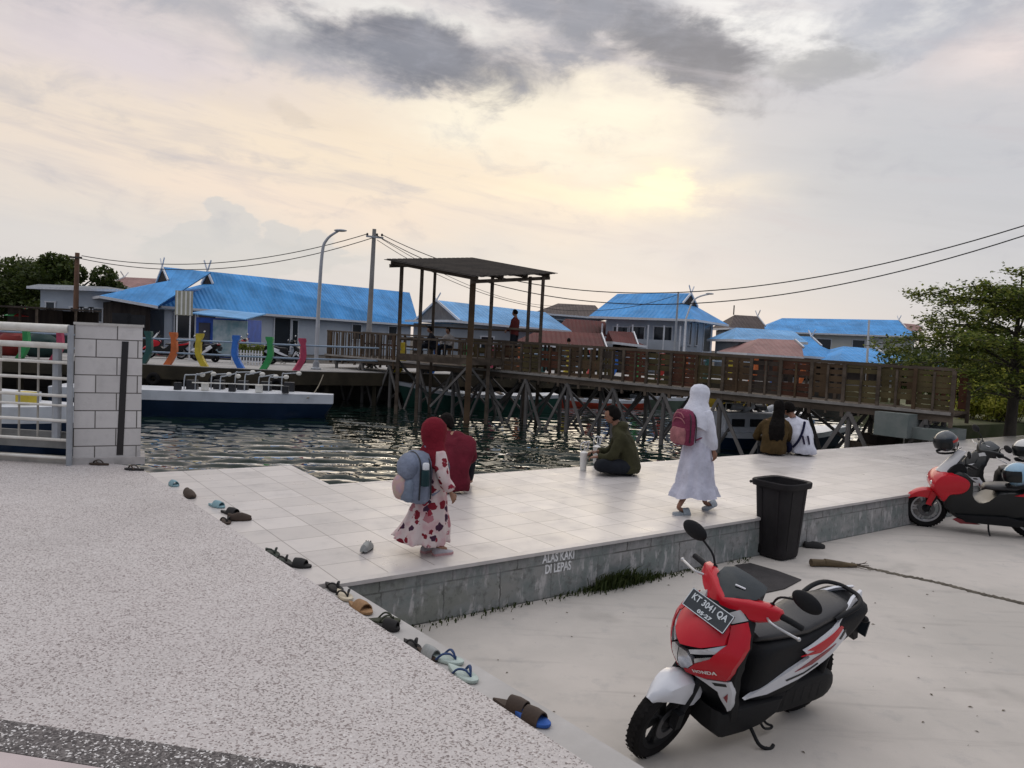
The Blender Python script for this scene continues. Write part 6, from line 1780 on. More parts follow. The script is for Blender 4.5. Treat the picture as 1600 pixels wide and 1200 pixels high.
        MB().patch([(sg * y, z) for y, z in [(.185, .43), (.205, .46), (.20, .43), (.19, .40)]], lambda y, z, o: Ff(y, z, o + .007), .004, 1).build('stripe', DARKR, t, smooth=0)
    if plate:
        tb = text_mb('HONDA', .028, .0015, .15, 1.05, .0004); tb.xf(T(.135, .565, 0) @ Rz(R(20)))
        tb.v = [Ff(v[0], v[1], .018 + v[2]) for v in tb.v]
        tb.build('lettering', mat('emblem_silver', (.75, .72, .68), .3, .05, 9), t, smooth=0)
    # belly, footboard and under-seat body
    slab([(.43, .37), (.40, .21), (.30, .135), (.10, .125), (-.06, .14), (-.2, .2), (-.22, .30), (.08, .315), (.36, .315)], [(-.172, .80), (-.168, .89), (-.152, .96), (-.10, 1), (.10, 1), (.152, .96), (.168, .89), (.172, .80)]).build('footboard', BLKM, t, smooth=35)
    slab(smooth_poly([(.10, .30), (.12, .46), (.08, .655), (-.25, .69), (-.62, .755), (-.88, .80), (-.98, .775), (-.84, .63), (-.52, .50), (-.3, .36), (-.2, .29)], 3), [(-.160, .74), (-.155, .84), (-.142, .92), (-.115, .97), (-.06, 1), (.06, 1), (.115, .97), (.142, .92), (.155, .84), (.160, .74)]).build('under_seat_body', BLKM, t, smooth=40)
    # seat
    st = MB(); rg_ = []
    for x, zt, w_, h_ in ((.085, .672, .045, .03), (.07, .712, .085, .05), (.0, .735, .112, .07), (-.15, .742, .130, .075), (-.30, .752, .140, .08), (-.40, .780, .142, .09), (-.52, .802, .138, .09), (-.66, .812, .125, .085), (-.76, .812, .105, .07), (-.81, .800, .07, .045), (-.83, .785, .03, .02)):
        ring = []
        for j in range(20):
            a = 2 * math.pi * j / 20; c_, s_ = math.cos(a), math.sin(a)
            ring.append((x, math.copysign(abs(c_) ** .75, c_) * w_, zt - h_ / 2 + math.copysign(abs(s_) ** .7, s_) * h_ / 2))
        rg_.append(ring)
    st.loft(rg_).build('seat', SEATM, t, smooth=50)
    # side panels
    def G(sg, o0): return lambda x, z, o: (x, sg * (.150 + .035 * math.sin(max(0, min(1, (x + 1.0) / 1.1)) * math.pi) - .55 * max(0, z - .62) ** 1.35 - (.11 * max(0, (-.55 - x)) ) + o0 + o), z)
    for sg in (-1, 1):
        out = [(.155, .355), (-.02, .362), (-.25, .425), (-.48, .515), (-.70, .62), (-.97, .77), (-1.0, .835), (-.84, .825), (-.62, .750), (-.42, .675), (-.24, .615), (-.30, .565), (-.14, .49), (.0, .425)]
        MB().patch(out, G(sg, .006), .02, 3).build('side_panel', second, t, smooth=40)
        if panel:
            MB().patch([(-.26, .622), (-.34, .606), (-.22, .585), (-.40, .585), (-.58, .665), (-.72, .725), (-.60, .712), (-.45, .668)], G(sg, .010), .008, 2).build('graphic', main, t, smooth=40)
            MB().patch([(-.20, .485), (-.34, .515), (-.48, .575), (-.56, .62), (-.46, .59), (-.34, .55)], G(sg, .010), .008, 2).build('graphic', DARKR, t, smooth=40)
            MB().patch([(-.14, .44), (-.28, .468), (-.40, .515), (-.41, .508), (-.28, .458), (-.15, .43)], G(sg, .010), .008, 2).build('graphic', BLKG, t, smooth=40)
            MB().patch([(-.60, .64), (-.70, .69), (-.88, .775), (-.86, .76), (-.70, .67), (-.62, .63)], G(sg, .010), .008, 2).build('graphic', BLKG, t, smooth=40)
    # grab rail, tail
    gr = [(-.56, .135, .755), (-.70, .150, .800), (-.82, .135, .825), (-.895, .07, .832), (-.91, 0, .832)]
    gr = curve_pts([Vector(p_) for p_ in gr + [(x, -y, z) for x, y, z in reversed(gr[:-1])]], 4)
    MB().tube(gr, .017, 10, flat=.75).build('grab_rail', BLKM, t, smooth=60)
    MB().ball((-.965, 0, .755), (.055, .105, .035), 18, 10).build('tail_light', TAIL, t)
    slab([(-.86, .70), (-.96, .72), (-1.02, .60), (-1.06, .50), (-1.02, .49), (-.95, .58)], [(-.075, .96), (-.07, 1), (.07, 1), (.075, .96)]).build('rear_fender', BLKM, t, smooth=30)
    for sg in (-1, 1):
        MB().ball((-.955, sg * .125, .69), (.03, .03, .022), 12, 8).build('indicator', BLKM, t)
    MB().box((-1.045, 0, .60), (.012, .25, .11), 0, T(0, 0, 0)).build('rear_plate', PLATEB, t, smooth=0)
    # engine, exhaust, shock
    en = slab(smooth_poly([(-.08, .20), (-.10, .33), (-.36, .37), (-.70, .36), (-.80, .27), (-.72, .175), (-.42, .16), (-.2, .16)], 3), [(.03, .9), (.05, 1), (.12, 1), (.145, .9), (.155, .7)])
    for i in range(5): en.box((-.24 - .09 * i, .150, .27), (.035, .012, .11), 0)
    en.build('engine_cover', BLKM, t, smooth=35)
    MB().box((-.25, -.02, .27), (.34, .2, .2)).build('engine_block', mat('engine_grey', (.07, .07, .07), .5, .3, 12), t, smooth=0)
    MB().lathe([(.001, -.30), (.05, -.29), (.062, -.2), (.062, .2), (.045, .29), (.001, .3)], 18, M=T(-.72, -.16, .32) @ Ry(R(82))).build('muffler', BLKM, t)
    MB().tube([(-.62, .11, .34), (-.68, .10, .66)], .028, 10).build('shock_absorber', BLKM, t)
    # stands
    MB().tube(curve_pts([Vector(p_) for p_ in ((.02, .10, .16), (.03, .17, .13), (.03, .245, .085), (-.03, .275, .066), (-.075, .262, .07))], 5), .011, 8).build('side_stand', BLKM, t)
    MB().tube(curve_pts([Vector(p_) for p_ in ((-.10, .11, .16), (-.15, .13, .10), (-.20, .14, .075), (-.18, .15, .07), (-.10, .16, .10), (-.06, .14, .15))], 4), .008, 7).build('centre_stand', BLKM, t)
    # handlebar cover
    hb = []
    for y, x, z, rx, rz2 in ((-.262, .225, .985, .024, .022), (-.25, .23, .985, .036, .034), (-.19, .262, .972, .056, .056), (-.11, .312, .955, .060, .064), (-.05, .345, .938, .058, .062), (0, .365, .922, .050, .060), (.05, .345, .938, .058, .062), (.11, .312, .955, .060, .064), (.19, .262, .972, .056, .056), (.25, .23, .985, .036, .034), (.262, .225, .985, .024, .022)):
        hb.append([(x + math.copysign(abs(math.cos(a)) ** .55, math.cos(a)) * rx * (1.12 if math.sin(a) < 0 else .85), y, z + math.copysign(abs(math.sin(a)) ** .45, math.sin(a)) * rz2) for a in [2 * math.pi * j / 18 for j in range(18)]])
    thing_part('handlebar_cover', MB().loft(hb), main, t, MS)
    for sg in (-1, 1):
        def H(y, z, o): return (.335 + .052 + .006 - .9 * abs(y) ** 1.35 + o, y, z)
        st_ = MB().patch([(sg * .07, .935), (sg * .20, .990), (sg * .16, .985), (sg * .12, .955)], H, .01, 1); st_.xf(MS); st_.build('stripe', WHTP if panel else BLKG, t, smooth=0)
    vs = []
    for u, (x, z, w_) in enumerate(((.385, .968, .012), (.350, .998, .085), (.30, 1.028, .135), (.235, 1.055, .140), (.185, 1.064, .118), (.165, 1.04, .09))):
        top = [(x, -w_, z), (x + .003, -w_ * .8, z + .008), (x + .004, 0, z + .013), (x + .003, w_ * .8, z + .008), (x, w_, z)]
        vs.append(top + [(x - .01, w_ * .95, z - .07), (x - .01, -w_ * .95, z - .07)])
    thing_part('meter_visor', MB().loft(vs), BLUEBK, t, MS)
    thing_part('visor_mark', MB().bar((.318, .0, 1.044), (.300, .055, 1.046), .010, .006), WHTP, t, MS)
    for sg in (-1, 1):
        thing_part('grip', MB().tube([(.225, sg * .25, .985), (.205, sg * .31, .982), (.185, sg * .372, .975), (.183, sg * .378, .975)], [.0175, .0175, .017, .009], 12), BLKM, t, MS)
        thing_part('brake_lever', MB().tube(curve_pts([Vector(p_) for p_ in ((.275, sg * .20, .965), (.305, sg * .26, .962), (.285, sg * .33, .955), (.258, sg * .395, .948))], 4), .0075, 8).ball((.256, sg * .40, .948), .012, 10, 8), ALU, t, MS)
        mirror(t, sg, (.235, sg * .195, 1.02), (.255, sg * .235, 1.10), (.265, sg * .375, 1.165), (.020, .088, .052), MS)
    if plate:
        Mp = MS @ T(.492, -.012, .912) @ Ry(R(-36)) 
        pb = MB().box((0, 0, 0), (.008, .285, .112), 0, Mp); po2 = pb.build('number_plate', PLATEB, t, smooth=0)
        bd2 = MB()
        for (cy, cz, sy, sz) in ((0, .053, .279, .004), (0, -.053, .279, .004), (-.1395, 0, .004, .102), (.1395, 0, .004, .102)):
            bd2.box((.005, cy, cz), (.003, sy, sz), 0, Mp)
        bd2.build('plate_border', PLATEW, po2, smooth=0)
        Mt = Mp @ T(.0065, 0, 0) @ Matrix(((0, 0, 1, 0), (1, 0, 0, 0), (0, 1, 0, 0), (0, 0, 0, 1)))
        for s2, z, sz, wd in (('KT 3041 QA', .018, .05, .235), ('05\u00b727', -.034, .028, .095)):
            tb = text_mb(s2, sz, .0012, 0, 1.05, .0012)
            xs = [v[0] for v in tb.v]; k = wd / (max(xs) - min(xs))
            tb.xf(Mt @ T(0, z, 0) @ Matrix.Diagonal((k, 1.0, 1, 1))); tb.build('plate_lettering', PLATEW, po2, smooth=0)
        thing_part('plate_bracket', MB().bar((.34, 0, .91), (.489, 0, .908), .09, .03), BLKM, t, MS)
    for ch in [x for x in bpy.data.objects if x.parent == t and x.type == 'MESH' and not x.name.startswith('wheel')]:
        for v in ch.data.vertices:
            if v.co.x < -.30: v.co.x = -.30 + (v.co.x + .30) * .86
    return t
make_scooter('red and white scooter leaning on its side stand, black front number plate, in the foreground', (1.424, 4.569, 0), R(211.9), R(-13.2), R(9.4), REDP, WHTP, True)

# larger red maxi scooter at the right
def make_maxi(label, loc, rz, lean):
    t = thing('maxi_scooter', label, 'scooter', loc, rz); t.rotation_euler = (lean, 0, rz); t.scale = (.95, .95, .95)
    SIL = mat('rim_silver', (.34, .34, .35), .35, .1, 8, metal=.6)
    make_wheel(t, .67, .28, 1.25, None, 5, SIL); make_wheel(t, -.67, .28, 1.4, None, 5, SIL, False)
    fk = MB()
    for sg in (-1, 1): fk.tube([(.67, sg * .085, .28), (.52, sg * .08, .58)], .026, 10)
    fk.build('fork', BLKM, t)
    rg_ = []
    for i in range(15):
        u = i / 14; th = R(28 + 95 * u); r_ = .305; w_ = .045 + .05 * math.sin(min(1, u * 2) * 1.57); dp = .03 + .10 * math.sin(min(1, u * 1.3) * 1.57)
        def pt(y, d_): return (.67 + math.cos(th) * (r_ - d_), y, .28 + math.sin(th) * (r_ - d_))
        rg_.append([pt(-w_, dp), pt(-w_ * .9, .015), pt(0, -.01), pt(w_ * .9, .015), pt(w_, dp), pt(w_ * .93, dp), pt(w_ * .8, .024), pt(0, .002), pt(-w_ * .8, .024), pt(-w_ * .93, dp)])
    MB().loft(rg_).build('front_fender', REDP, t)
    for sg in (-1, 1):
        MB().bar((.60, sg * .1, .55), (.66, sg * .105, .36), .012, .08).build('fender_stay', REDP, t)
    # black core
    slab(smooth_poly([(.60, .60), (.52, .80), (.36, .92), (.22, .86), (.20, .60), (.10, .48), (-.05, .52), (-.2, .66), (-.5, .70), (-1.0, .78), (-1.05, .70), (-.8, .46), (-.5, .30), (-.2, .20), (.28, .20), (.45, .34), (.50, .48)], 2), [(-.24, .82), (-.20, .95), (-.1, 1), (.1, 1), (.20, .95), (.24, .82)]).build('body', BLKG, t, smooth=40)
    slab([(.34, .30), (.20, .20), (-.45, .20), (-.55, .28), (-.30, .33), (.10, .31)], [(-.262, .9), (-.25, 1), (.25, 1), (.262, .9)]).build('foot_board', BLKM, t, smooth=30)
    slab(smooth_poly([(.66, .66), (.62, .80), (.50, .87), (.30, .86), (.19, .78), (.20, .68), (.28, .60), (.44, .56), (.50, .46), (.545, .49)], 3), [(-.265, .80), (-.25, .92), (-.18, 1), (-.05, 1.04), (.05, 1.04), (.18, 1), (.25, .92), (.265, .80)]).build('front_cowl', REDP, t, smooth=40)
    for sg in (-1, 1):
        MB().ball((.615, sg * .12, .70), (.06, .085, .05), 16, 10).build('headlight', LENS, t)
        slab([(-.34, .64), (-.50, .70), (-1.02, .80), (-1.04, .75), (-.86, .69), (-.55, .64)], [(sg * .17, .9), (sg * .235, 1), (sg * .255, .93)]).build('tail_panel', REDP, t, smooth=30)
        slab([(.30, .24), (.36, .21), (.26, .16), (.0, .17)], [(sg * .17, .9), (sg * .205, 1), (sg * .215, .9)]).build('lower_trim', DARKR, t, smooth=30)
    # windscreen and dash
    ws = []
    for i in range(6):
        u = i / 5; x = .60 - .26 * u; z = .86 + .33 * u; w_ = .17 * (1 - .25 * u)
        ws.append([(x - 1.5 * (y * w_) ** 2 * 3, y * w_, z) for y in (-1, -.5, 0, .5, 1)] + [(x - .008 - 1.5 * (y * w_) ** 2 * 3, y * w_, z) for y in (1, .5, 0, -.5, -1)])
    MB().loft(ws).build('windscreen', mat('pale_screen', (.55, .55, .56), .15, .05, 4, coat=.5), t, smooth=50)
    slab(smooth_poly([(.50, .84), (.40, 1.0), (.30, 1.03), (.22, .92), (.26, .84)], 3), [(-.17, .85), (-.12, 1), (.12, 1), (.17, .85)]).build('dashboard', BLKM, t, smooth=40)
    for sg in (-1, 1):
        MB().tube([(.27, sg * .10, .99), (.21, sg * .24, 1.01), (.16, sg * .36, 1.0)], [.016, .018, .018], 10).build('grip', BLKM, t)
        MB().tube([(.26, sg * .20, 1.0), (.26, sg * .30, 1.0), (.22, sg * .37, .99)], .007, 7).build('brake_lever', BLKM, t)
        mirror(t, sg, (.27, sg * .2, 1.02), (.29, sg * .24, 1.12), (.28, sg * .34, 1.19), (.02, .08, .05), Matrix.Identity(4))
    st_ = MB(); rg2 = []
    for x, zt, w_, h_ in ((.0, .66, .05, .04), (-.04, .72, .10, .07), (-.2, .745, .15, .10), (-.38, .755, .165, .11), (-.46, .82, .165, .13), (-.6, .86, .16, .12), (-.85, .885, .13, .10), (-1.0, .88, .08, .05)):
        rg2.append([(x, math.copysign(abs(math.cos(a)) ** .75, math.cos(a)) * w_, zt - h_ / 2 + math.copysign(abs(math.sin(a)) ** .7, math.sin(a)) * h_ / 2) for a in [2 * math.pi * j / 20 for j in range(20)]])
    st_.loft(rg2).build('seat', SEATM, t, smooth=50)
    MB().tube(curve_pts([Vector(q) for q in ((-.10, .16, .20), (-.09, .24, .12), (-.10, .30, .055))], 4), .012, 8).build('side_stand', BLKM, t)
    slab(smooth_poly([(-.15, .22), (-.2, .36), (-.7, .36), (-.82, .28), (-.7, .18)], 3), [(.06, .9), (.14, 1), (.165, .8)]).build('engine_cover', BLKM, t, smooth=35)
    MB().lathe([(.001, -.30), (.06, -.29), (.07, .2), (.05, .3), (.001, .31)], 16, M=T(-.72, -.2, .36) @ Ry(R(78))).build('muffler', BLKM, t)
    MB().box((-1.06, 0, .64), (.02, .2, .12)).build('rear_plate', PLATEB, t, smooth=0)
    return t
fwc = P(1443, 822, 0)
NA = R(163)
nloc = Vector((fwc.x, fwc.y, 0)) - Vector((math.cos(NA), math.sin(NA), 0)) * .67 * .95
nm_ = make_maxi('large red and black maxi scooter with a pale windscreen, parked at the right', nloc, NA, R(-7))
# third scooter behind it
m3 = D(1540, 712, 11.9)
S3 = R(165)
make_scooter('white and black scooter parked behind the red maxi scooter, its handlebar showing above', (m3.x - math.cos(S3) * .25, m3.y - math.sin(S3) * .25, 0), S3, R(-9), R(22), BLKG, WHTP, False, plate=False)

def helmet(label, loc, rz, shell, tilt=0.0, deco=None, s=1.0):
    t = thing('helmet', label, 'helmet', loc, rz); t.rotation_euler = (0, tilt, rz); t.scale = (s, s, s)
    def fn(d):
        k = 1.0
        if d.z < -.45: k = .90
        if d.x > .45 and -.75 < d.z < .28: k *= .86
        return k
    MB().ball((0, 0, 0), (.145, .122, .135), 32, 24, 0, fn).build('shell', shell, t, smooth=50)
    vs = []
    for i in range(9):
        u = i / 8; el = R(-28 + 52 * u)
        vs.append([(math.cos(a) * math.cos(el) * .152, math.sin(a) * math.cos(el) * .130, math.sin(el) * .140) for a in [R(-78 + 156 * j / 16) for j in range(17)]] + [(math.cos(a) * math.cos(el) * .146, math.sin(a) * math.cos(el) * .124, math.sin(el) * .136) for a in [R(78 - 156 * j / 16) for j in range(17)]])
    MB().loft(vs).build('visor', BLKG, t, smooth=50)
    MB().lathe([(.098, -.125), (.112, -.105), (.112, -.115), (.10, -.135)], 28, M=Matrix.Diagonal((1.1, .95, 1, 1)), closed=True).build('rim_trim', BLKM, t)
    if deco:
        for sg in (-1, 1):
            def hs2(u, v, o): 
                a = u; e = v; return (math.cos(a) * math.cos(e) * (.1475 + o), sg * math.sin(a) * math.cos(e) * (.1245 + o), math.sin(e) * (.137 + o))
            MB().patch([(1.2, .0), (2.4, .1), (2.6, .35), (1.9, .3), (1.3, .2)], hs2, .004, 2).build('decal', deco, t, smooth=40)
    return t
hq = D(1478, 690, fwc.y - .12)
helmet('dark helmet with red marks hung on the front of the maxi scooter', (hq.x, hq.y, hq.z), R(200), mat('helmet_grey', (.035, .045, .052), .22, .2, 6, coat=.6), R(10), PCM['red'], 1.12)
hq = D(1590, 742, 9.95)
helmet('pale blue open helmet resting on the seat of the maxi scooter', (hq.x, hq.y, hq.z), R(180), mat('helmet_blue', (.25, .42, .55), .25, .05, 4, coat=.6), R(6), None, 1.2)
hq = D(1602, 703, 11.6)
helmet('white helmet with a black visor at the right edge, behind the pale blue helmet', (hq.x, hq.y, hq.z), R(190), mat('helmet_white', (.6, .6, .58), .25, .05, 4, coat=.6), R(4), None, 1.25)
# ------------------------------------------------------------------ wheelie bin
BINM = mat('bin_plastic', (0.020, 0.018, 0.019), .65, .25, 3, .2, 30, spec=.2)
bq = P(1222, 878, 0)
bn0 = thing('wheelie_bin', 'dark grey open wheelie bin standing against the stained platform wall', 'bin', (bq.x + .02, bq.y + .22, 0), R(36))
bn0.scale = (.92, .92, 1.0)
def rsq(w_, d_, z, e=5, n=40):
    return [(math.copysign(abs(math.cos(a)) ** (2 / e), math.cos(a)) * w_ / 2, math.copysign(abs(math.sin(a)) ** (2 / e), math.sin(a)) * d_ / 2, z) for a in [2 * math.pi * (j + .5) / n for j in range(n)]]
MB().loft([rsq(.36, .36, .015), rsq(.385, .385, .04), rsq(.39, .40, .10), rsq(.485, .50, .83), rsq(.465, .48, .83), rsq(.36, .36, .12), rsq(.30, .30, .10)]).build('body', BINM, bn0, smooth=35)
MB().loft([rsq(.485, .50, .80), rsq(.55, .565, .805), rsq(.565, .58, .83), rsq(.565, .58, .865), rsq(.545, .56, .875), rsq(.475, .49, .865), rsq(.47, .485, .80)], cap0=False, cap1=False).build('rim', BINM, bn0, smooth=35)
rb = MB()
for k in (-.12, .12):
    rb.bar((k * .85, -.197, .12), (k, -.243, .78), .03, .012, up=(0, 1, 0)); rb.bar((.197, k * .85, .12), (.243, k, .78), .03, .012, up=(1, 0, 0)); rb.bar((-.197, k * .85, .12), (-.243, k, .78), .03, .012, up=(1, 0, 0))
rb.build('rib', BINM, bn0, smooth=0)
for sg in (-1, 1):
    MB().lathe([(.02, -.02), (.085, -.022), (.09, 0), (.085, .022), (.02, .02)], 24, axis='y', M=T(sg * .19, .20, .09) @ Rz(R(90))).build('wheel', RUB, bn0)
MB().tube([(-.2, .31, .82), (.2, .31, .82)], .016, 10).build('handle', BINM, bn0)

# ------------------------------------------------------------------ sandals and shoes along the terrace edge
def foot_outline(L, w_, n=26):
    out = []
    for j in range(n):
        a = 2 * math.pi * j / n; x = math.cos(a) * L / 2
        wd = w_ / 2 * (0.80 + .20 * math.cos(a) - .10 * math.cos(2 * a))
        out.append((x, math.sin(a) * wd + .006 * math.sin(a * 2)))
    return out
def sandal(label, loc, rz, kind, sole, strap, L=.26, name='sandal', cat='sandal', roll=0.0):
    t = thing(name, label, cat, loc, rz, 'footwear left along the terrace edge')
    if roll: t.rotation_euler = (roll, 0, rz)
    w_ = L * .39
    o = foot_outline(L, w_)
    MB().loft([[(x * .96, y * .94, 0) for x, y in o], [(x, y, .006) for x, y in o], [(x, y, .016 + .010 * max(0, -x / L) + .012 * max(0, (x / L - .3)) ** 2 * 8) for x, y in o], [(x * .96, y * .95, .020 + .010 * max(0, -x / L)) for x, y in o]]).build('sole', sole, t, smooth=40)
    s_ = MB()
    if kind == 'flip':
        toe = Vector((L * .30, 0, .02))
        for sg in (-1, 1):
            s_.tube(curve_pts([toe, Vector((L * .2, sg * w_ * .16, .05)), Vector((L * .05, sg * w_ * .40, .05)), Vector((-L * .10, sg * w_ * .47, .014))], 5), [.005 + .004 * min(1, i / 6) for i in range(16)], 7, flat=.7)
        s_.tube([toe, toe + Vector((0, 0, .02))], .005, 7)
    elif kind == 'slide':
        arc = [(math.cos(a) * w_ * .52, math.sin(a) * .062 + .008) for a in [math.pi * k / 10 for k in range(11)]]
        s_.loft([[(x, y * k, z * k2) for y, z in arc] + [(x, y * k * .92, z * k2 - .006) for y, z in reversed(arc)] for x, k, k2 in ((-.02 * L / .26, 1, .98), (.03, 1.03, 1.0), (.075, .98, .85))])
    else:                                                       # closed shoe / clog
        rr = []
        for x, k, h_ in ((-.125, .5, .05), (-.115, .72, .062), (-.07, .82, .05), (-.02, .92, .066), (.03, 1.0, .062), (.075, .98, .048), (.11, .72, .034), (.125, .35, .026)):
            rr.append([(x * L / .26, math.cos(a) * w_ * .5 * k, .014 + max(0, math.sin(a)) * h_) for a in [math.pi * j / 10 for j in range(11)]])
        s_.loft(rr, close=True)
        if kind == 'open':
            pass
    s_.build('strap' if kind in ('flip', 'slide') else 'upper', strap, t, smooth=50)
    return t
def fm(n_, c): return mat('foam_' + n_, c, .8, .15, 20, .2, 80)
BK = fm('black', (.015, .014, .014)); BRN = fm('brown', (.05, .032, .022)); TAN = fm('tan', (.30, .17, .08)); LBL = fm('light_blue', (.22, .36, .40)); NVY = fm('navy', (.02, .05, .14))
CRM = fm('cream', (.55, .48, .36)); OLV = fm('olive', (.035, .04, .022)); GRY = fm('grey', (.30, .31, .30)); YEL = fm('yellow', (.45, .33, .05)); BLU = fm('blue', (.02, .09, .35)); LGR = fm('pale_green', (.42, .50, .46)); DGN = fm('dark_green', (.02, .03, .022))
ez = math.degrees(math.atan2(ted.y, ted.x))
def on_strip(px, py, dz=0.012): q = P(px, py, Z_P + .02); q.z = Z_P - .002; return q
FW = [
 ('flip', 155, 724, Z_T, 175, BRN, BRN, .27, 'worn brown flip flop on the terrace at the foot of the tiled pillar'),
 ('flip', 210, 732, Z_T, 172, BK, BRN, .27, 'dark flip flop near the terrace corner, right of the pillar foot'),
 ('slide', 270, 756, 0, ez + 10, LBL, LBL, .24, 'small light blue slide nearest the water along the terrace edge'),
 ('shoe', 296, 773, 0, ez - 4, BK, BRN, .32, 'large dark brown shoe just below the small light blue slide'),
 ('slide', 338, 789, 0, ez + 25, LBL, LBL, .25, 'light blue slide touching a black shoe'),
 ('slide', 360, 800, 0, ez + 30, BK, BK, .27, 'black slide beside the second light blue slide'),
 ('shoe', 374, 810, 0, ez + 70, BRN, BRN, .25, 'brown shoe pointing away from the terrace, beside a black slide'),
 ('flip', 352, 813, 0, ez - 4, BRN, BK, .24, 'dark flip flop tucked under the terrace edge by the black slide'),
 ('flip', 424, 862, 0, ez, DGN, DGN, .28, 'dark green flip flop half way along the tiled part of the edge'),
 ('flip', 441, 874, 0, ez + 6, DGN, BK, .26, 'dark green flip flop with a black strap, touching the black slide'),
 ('slide', 464, 881, 0, ez + 40, BK, BK, .27, 'black slide next to the dark green flip flops'),
 ('flip', 521, 916, 0, ez + 5, BK, BK, .25, 'black flip flop at the corner where the stained wall begins'),
 ('flip', 537, 928, 0, ez - 4, CRM, BK, .26, 'cream flip flop with a black strap by the wall corner'),
 ('slide', 562, 948, 0, ez + 6, TAN, TAN, .29, 'tan sandal with broad strap on the curb strip'),
 ('flip', 597, 968, 0, ez + 60, OLV, OLV, .26, 'olive flip flop lying across the curb strip'),
 ('slide', 604, 978, 0, ez + 35, BK, BK, .20, 'small black slide beside the olive flip flop'),
 ('flip', 643, 1006, 0, ez, BK, BK, .2, 'small black flip flop before the navy pair'),
 ('slide', 668, 1020, 0, ez + 8, BRN, GRY, .22, 'brown slide with a grey strap, just before the navy pair'),
 ('flip', 694, 1026, 0, ez + 25, LGR, NVY, .28, 'pale flip flop with a navy strap, upper of the navy pair'),
 ('flip', 722, 1050, 0, ez + 3, LGR, NVY, .28, 'pale flip flop with a navy strap, lower of the navy pair'),
 ('slide', 802, 1102, 0, ez + 20, BRN, BRN, .27, 'brown slide nearest the camera but one, on the curb strip'),
 ('slide', 828, 1118, 0, ez + 12, BLU, BRN, .27, 'brown slide with a blue sole, nearest the camera'),
]
for kind, px, py, z, rz, so_, st_, L, lab in FW:
    q = P(px, py, z + .02) if z else on_strip(px, py)
    q.z = z + .001 if z else Z_P + .001
    sandal(lab, q, R(rz), kind, so_, st_, L * .92, 'shoe' if kind == 'shoe' else 'sandal', 'shoe' if kind == 'shoe' else 'sandal')
q = P(573, 860, Z_P)
cl = sandal('single grey clog standing on the tiles left of the small child', (q.x, q.y, Z_P + .001), R(85), 'shoe', BK, GRY, .23, 'clog', 'clog')
for x in (-.02, .0, .02): MB().ball((.045, x, .068), (.008, .006, .006), 8, 6).build('vent_hole', BK, cl)
for i, (px, py, rz, lab) in enumerate(((1262, 848, 20, 'black shoe by the bin, the one against the wall'), (1272, 856, 0, 'black shoe by the bin, the one nearer the yard'))):
    q = P(px, py, 0); sandal(lab, (q.x, q.y, .001), R(rz), 'shoe', BK, BK, .26, 'shoe', 'shoe')
# drink cups by the sitting man
CUP = mat('frosted_cup', (.78, .76, .72), .5, .05, 8)
for px, py, lab, h_ in ((911, 735, 'tall frosted plastic cup standing left of the sitting man', .36), (931, 724, 'white bag folded upright around a drink in front of the sitting man', .36)):
    q = P(px, py, Z_P)
    c_ = thing('drink_cup', lab, 'cup', (q.x, q.y, Z_P), R(20), 'drinks beside the sitting man')
    MB().lathe([(.001, 0), (.045, .002), (.058, h_ * .72), (.060, h_ * .73), (.056, h_ * .74), (.02, h_ * .80), (.001, h_ * .80)], 20).build('cup', CUP, c_)
    MB().tube([(0, 0, h_ * .75), (.012, 0, h_ * 1.15)], .006, 7).build('straw', mat('straw', (.6, .6, .6), .5, 0), c_)
    bg = MB(); n_ = 14
    for k in range(2):
        bg.tube(curve_pts([Vector((-.04 + .08 * k, 0, h_ * .7)), Vector((-.05 + .06 * k, .01, h_ * 1.05)), Vector((.02 + .05 * k, -.01, h_ * 1.18)), Vector((.05, 0, h_ * .8))], 4), .010, 6, flat=.4)
    bg.build('bag_handle', WHITEB, c_)

# ------------------------------------------------------------------ stick, joint of dirt, dark slab
a, b_ = P(1267, 880, .035), P(1338, 884, .02)
sk2 = thing('bamboo_stick', 'short brown bamboo stump lying on the concrete right of the bin', 'stick', (a.x, a.y, 0))
v = b_ - a
MB().tube([(0, 0, .042), (v.x * .3, v.y * .3 + .01, .04), (v.x * .31, v.y * .31 + .01, .045), (v.x * .65, v.y * .65, .032), (v.x, v.y, .02)], [.042, .038, .042, .034, .018], 12).build('culm', mat('bamboo_brown', (.10, .07, .035), .8, .3, 12, .4, 60, stretch=(.4, 2, 2)), sk2)
for i in range(5):
    w2 = Vector((v.x * (.75 + .06 * i), v.y * (.75 + .06 * i), .02)); 
    MB().tube([w2, w2 + Vector((.10 + .05 * (i % 3), .05 * (i - 2), .012)), w2 + Vector((.2, .09 * (i - 2), .006))], [.006, .004, .002], 5).build('twig', WOODG, sk2)
rg = random.Random(5)
pts = [P(x, y, 0) for x, y in ((1330, 881), (1365, 890), (1400, 898), (1440, 906), (1485, 916), (1530, 928), (1570, 937), (1640, 955), (1760, 985))]
cpt = curve_pts(pts, 12)
L_, R2_ = [], []
for i, p_ in enumerate(cpt):
    p_ = Vector(p_); q = Vector(cpt[min(i + 1, len(cpt) - 1)]) - Vector(cpt[max(0, i - 1)]); q.normalize(); n_ = Vector((-q.y, q.x, 0))
    w_ = .034 * rg.uniform(.55, 1.35); sh = rg.uniform(-.012, .012)
    L_.append(p_ + n_ * (w_ + sh)); R2_.append(p_ - n_ * (w_ - sh))
cr = MB()
n_ = len(cpt)
cr.loft([[(l.x, l.y, .001), ((l.x * 2 + r.x) / 3, (l.y * 2 + r.y) / 3, .012 + rg.uniform(0, .008)), ((l.x + r.x * 2) / 3, (l.y + r.y * 2) / 3, .012 + rg.uniform(0, .006)), (r.x, r.y, .001)] for l, r in zip(L_, R2_)])
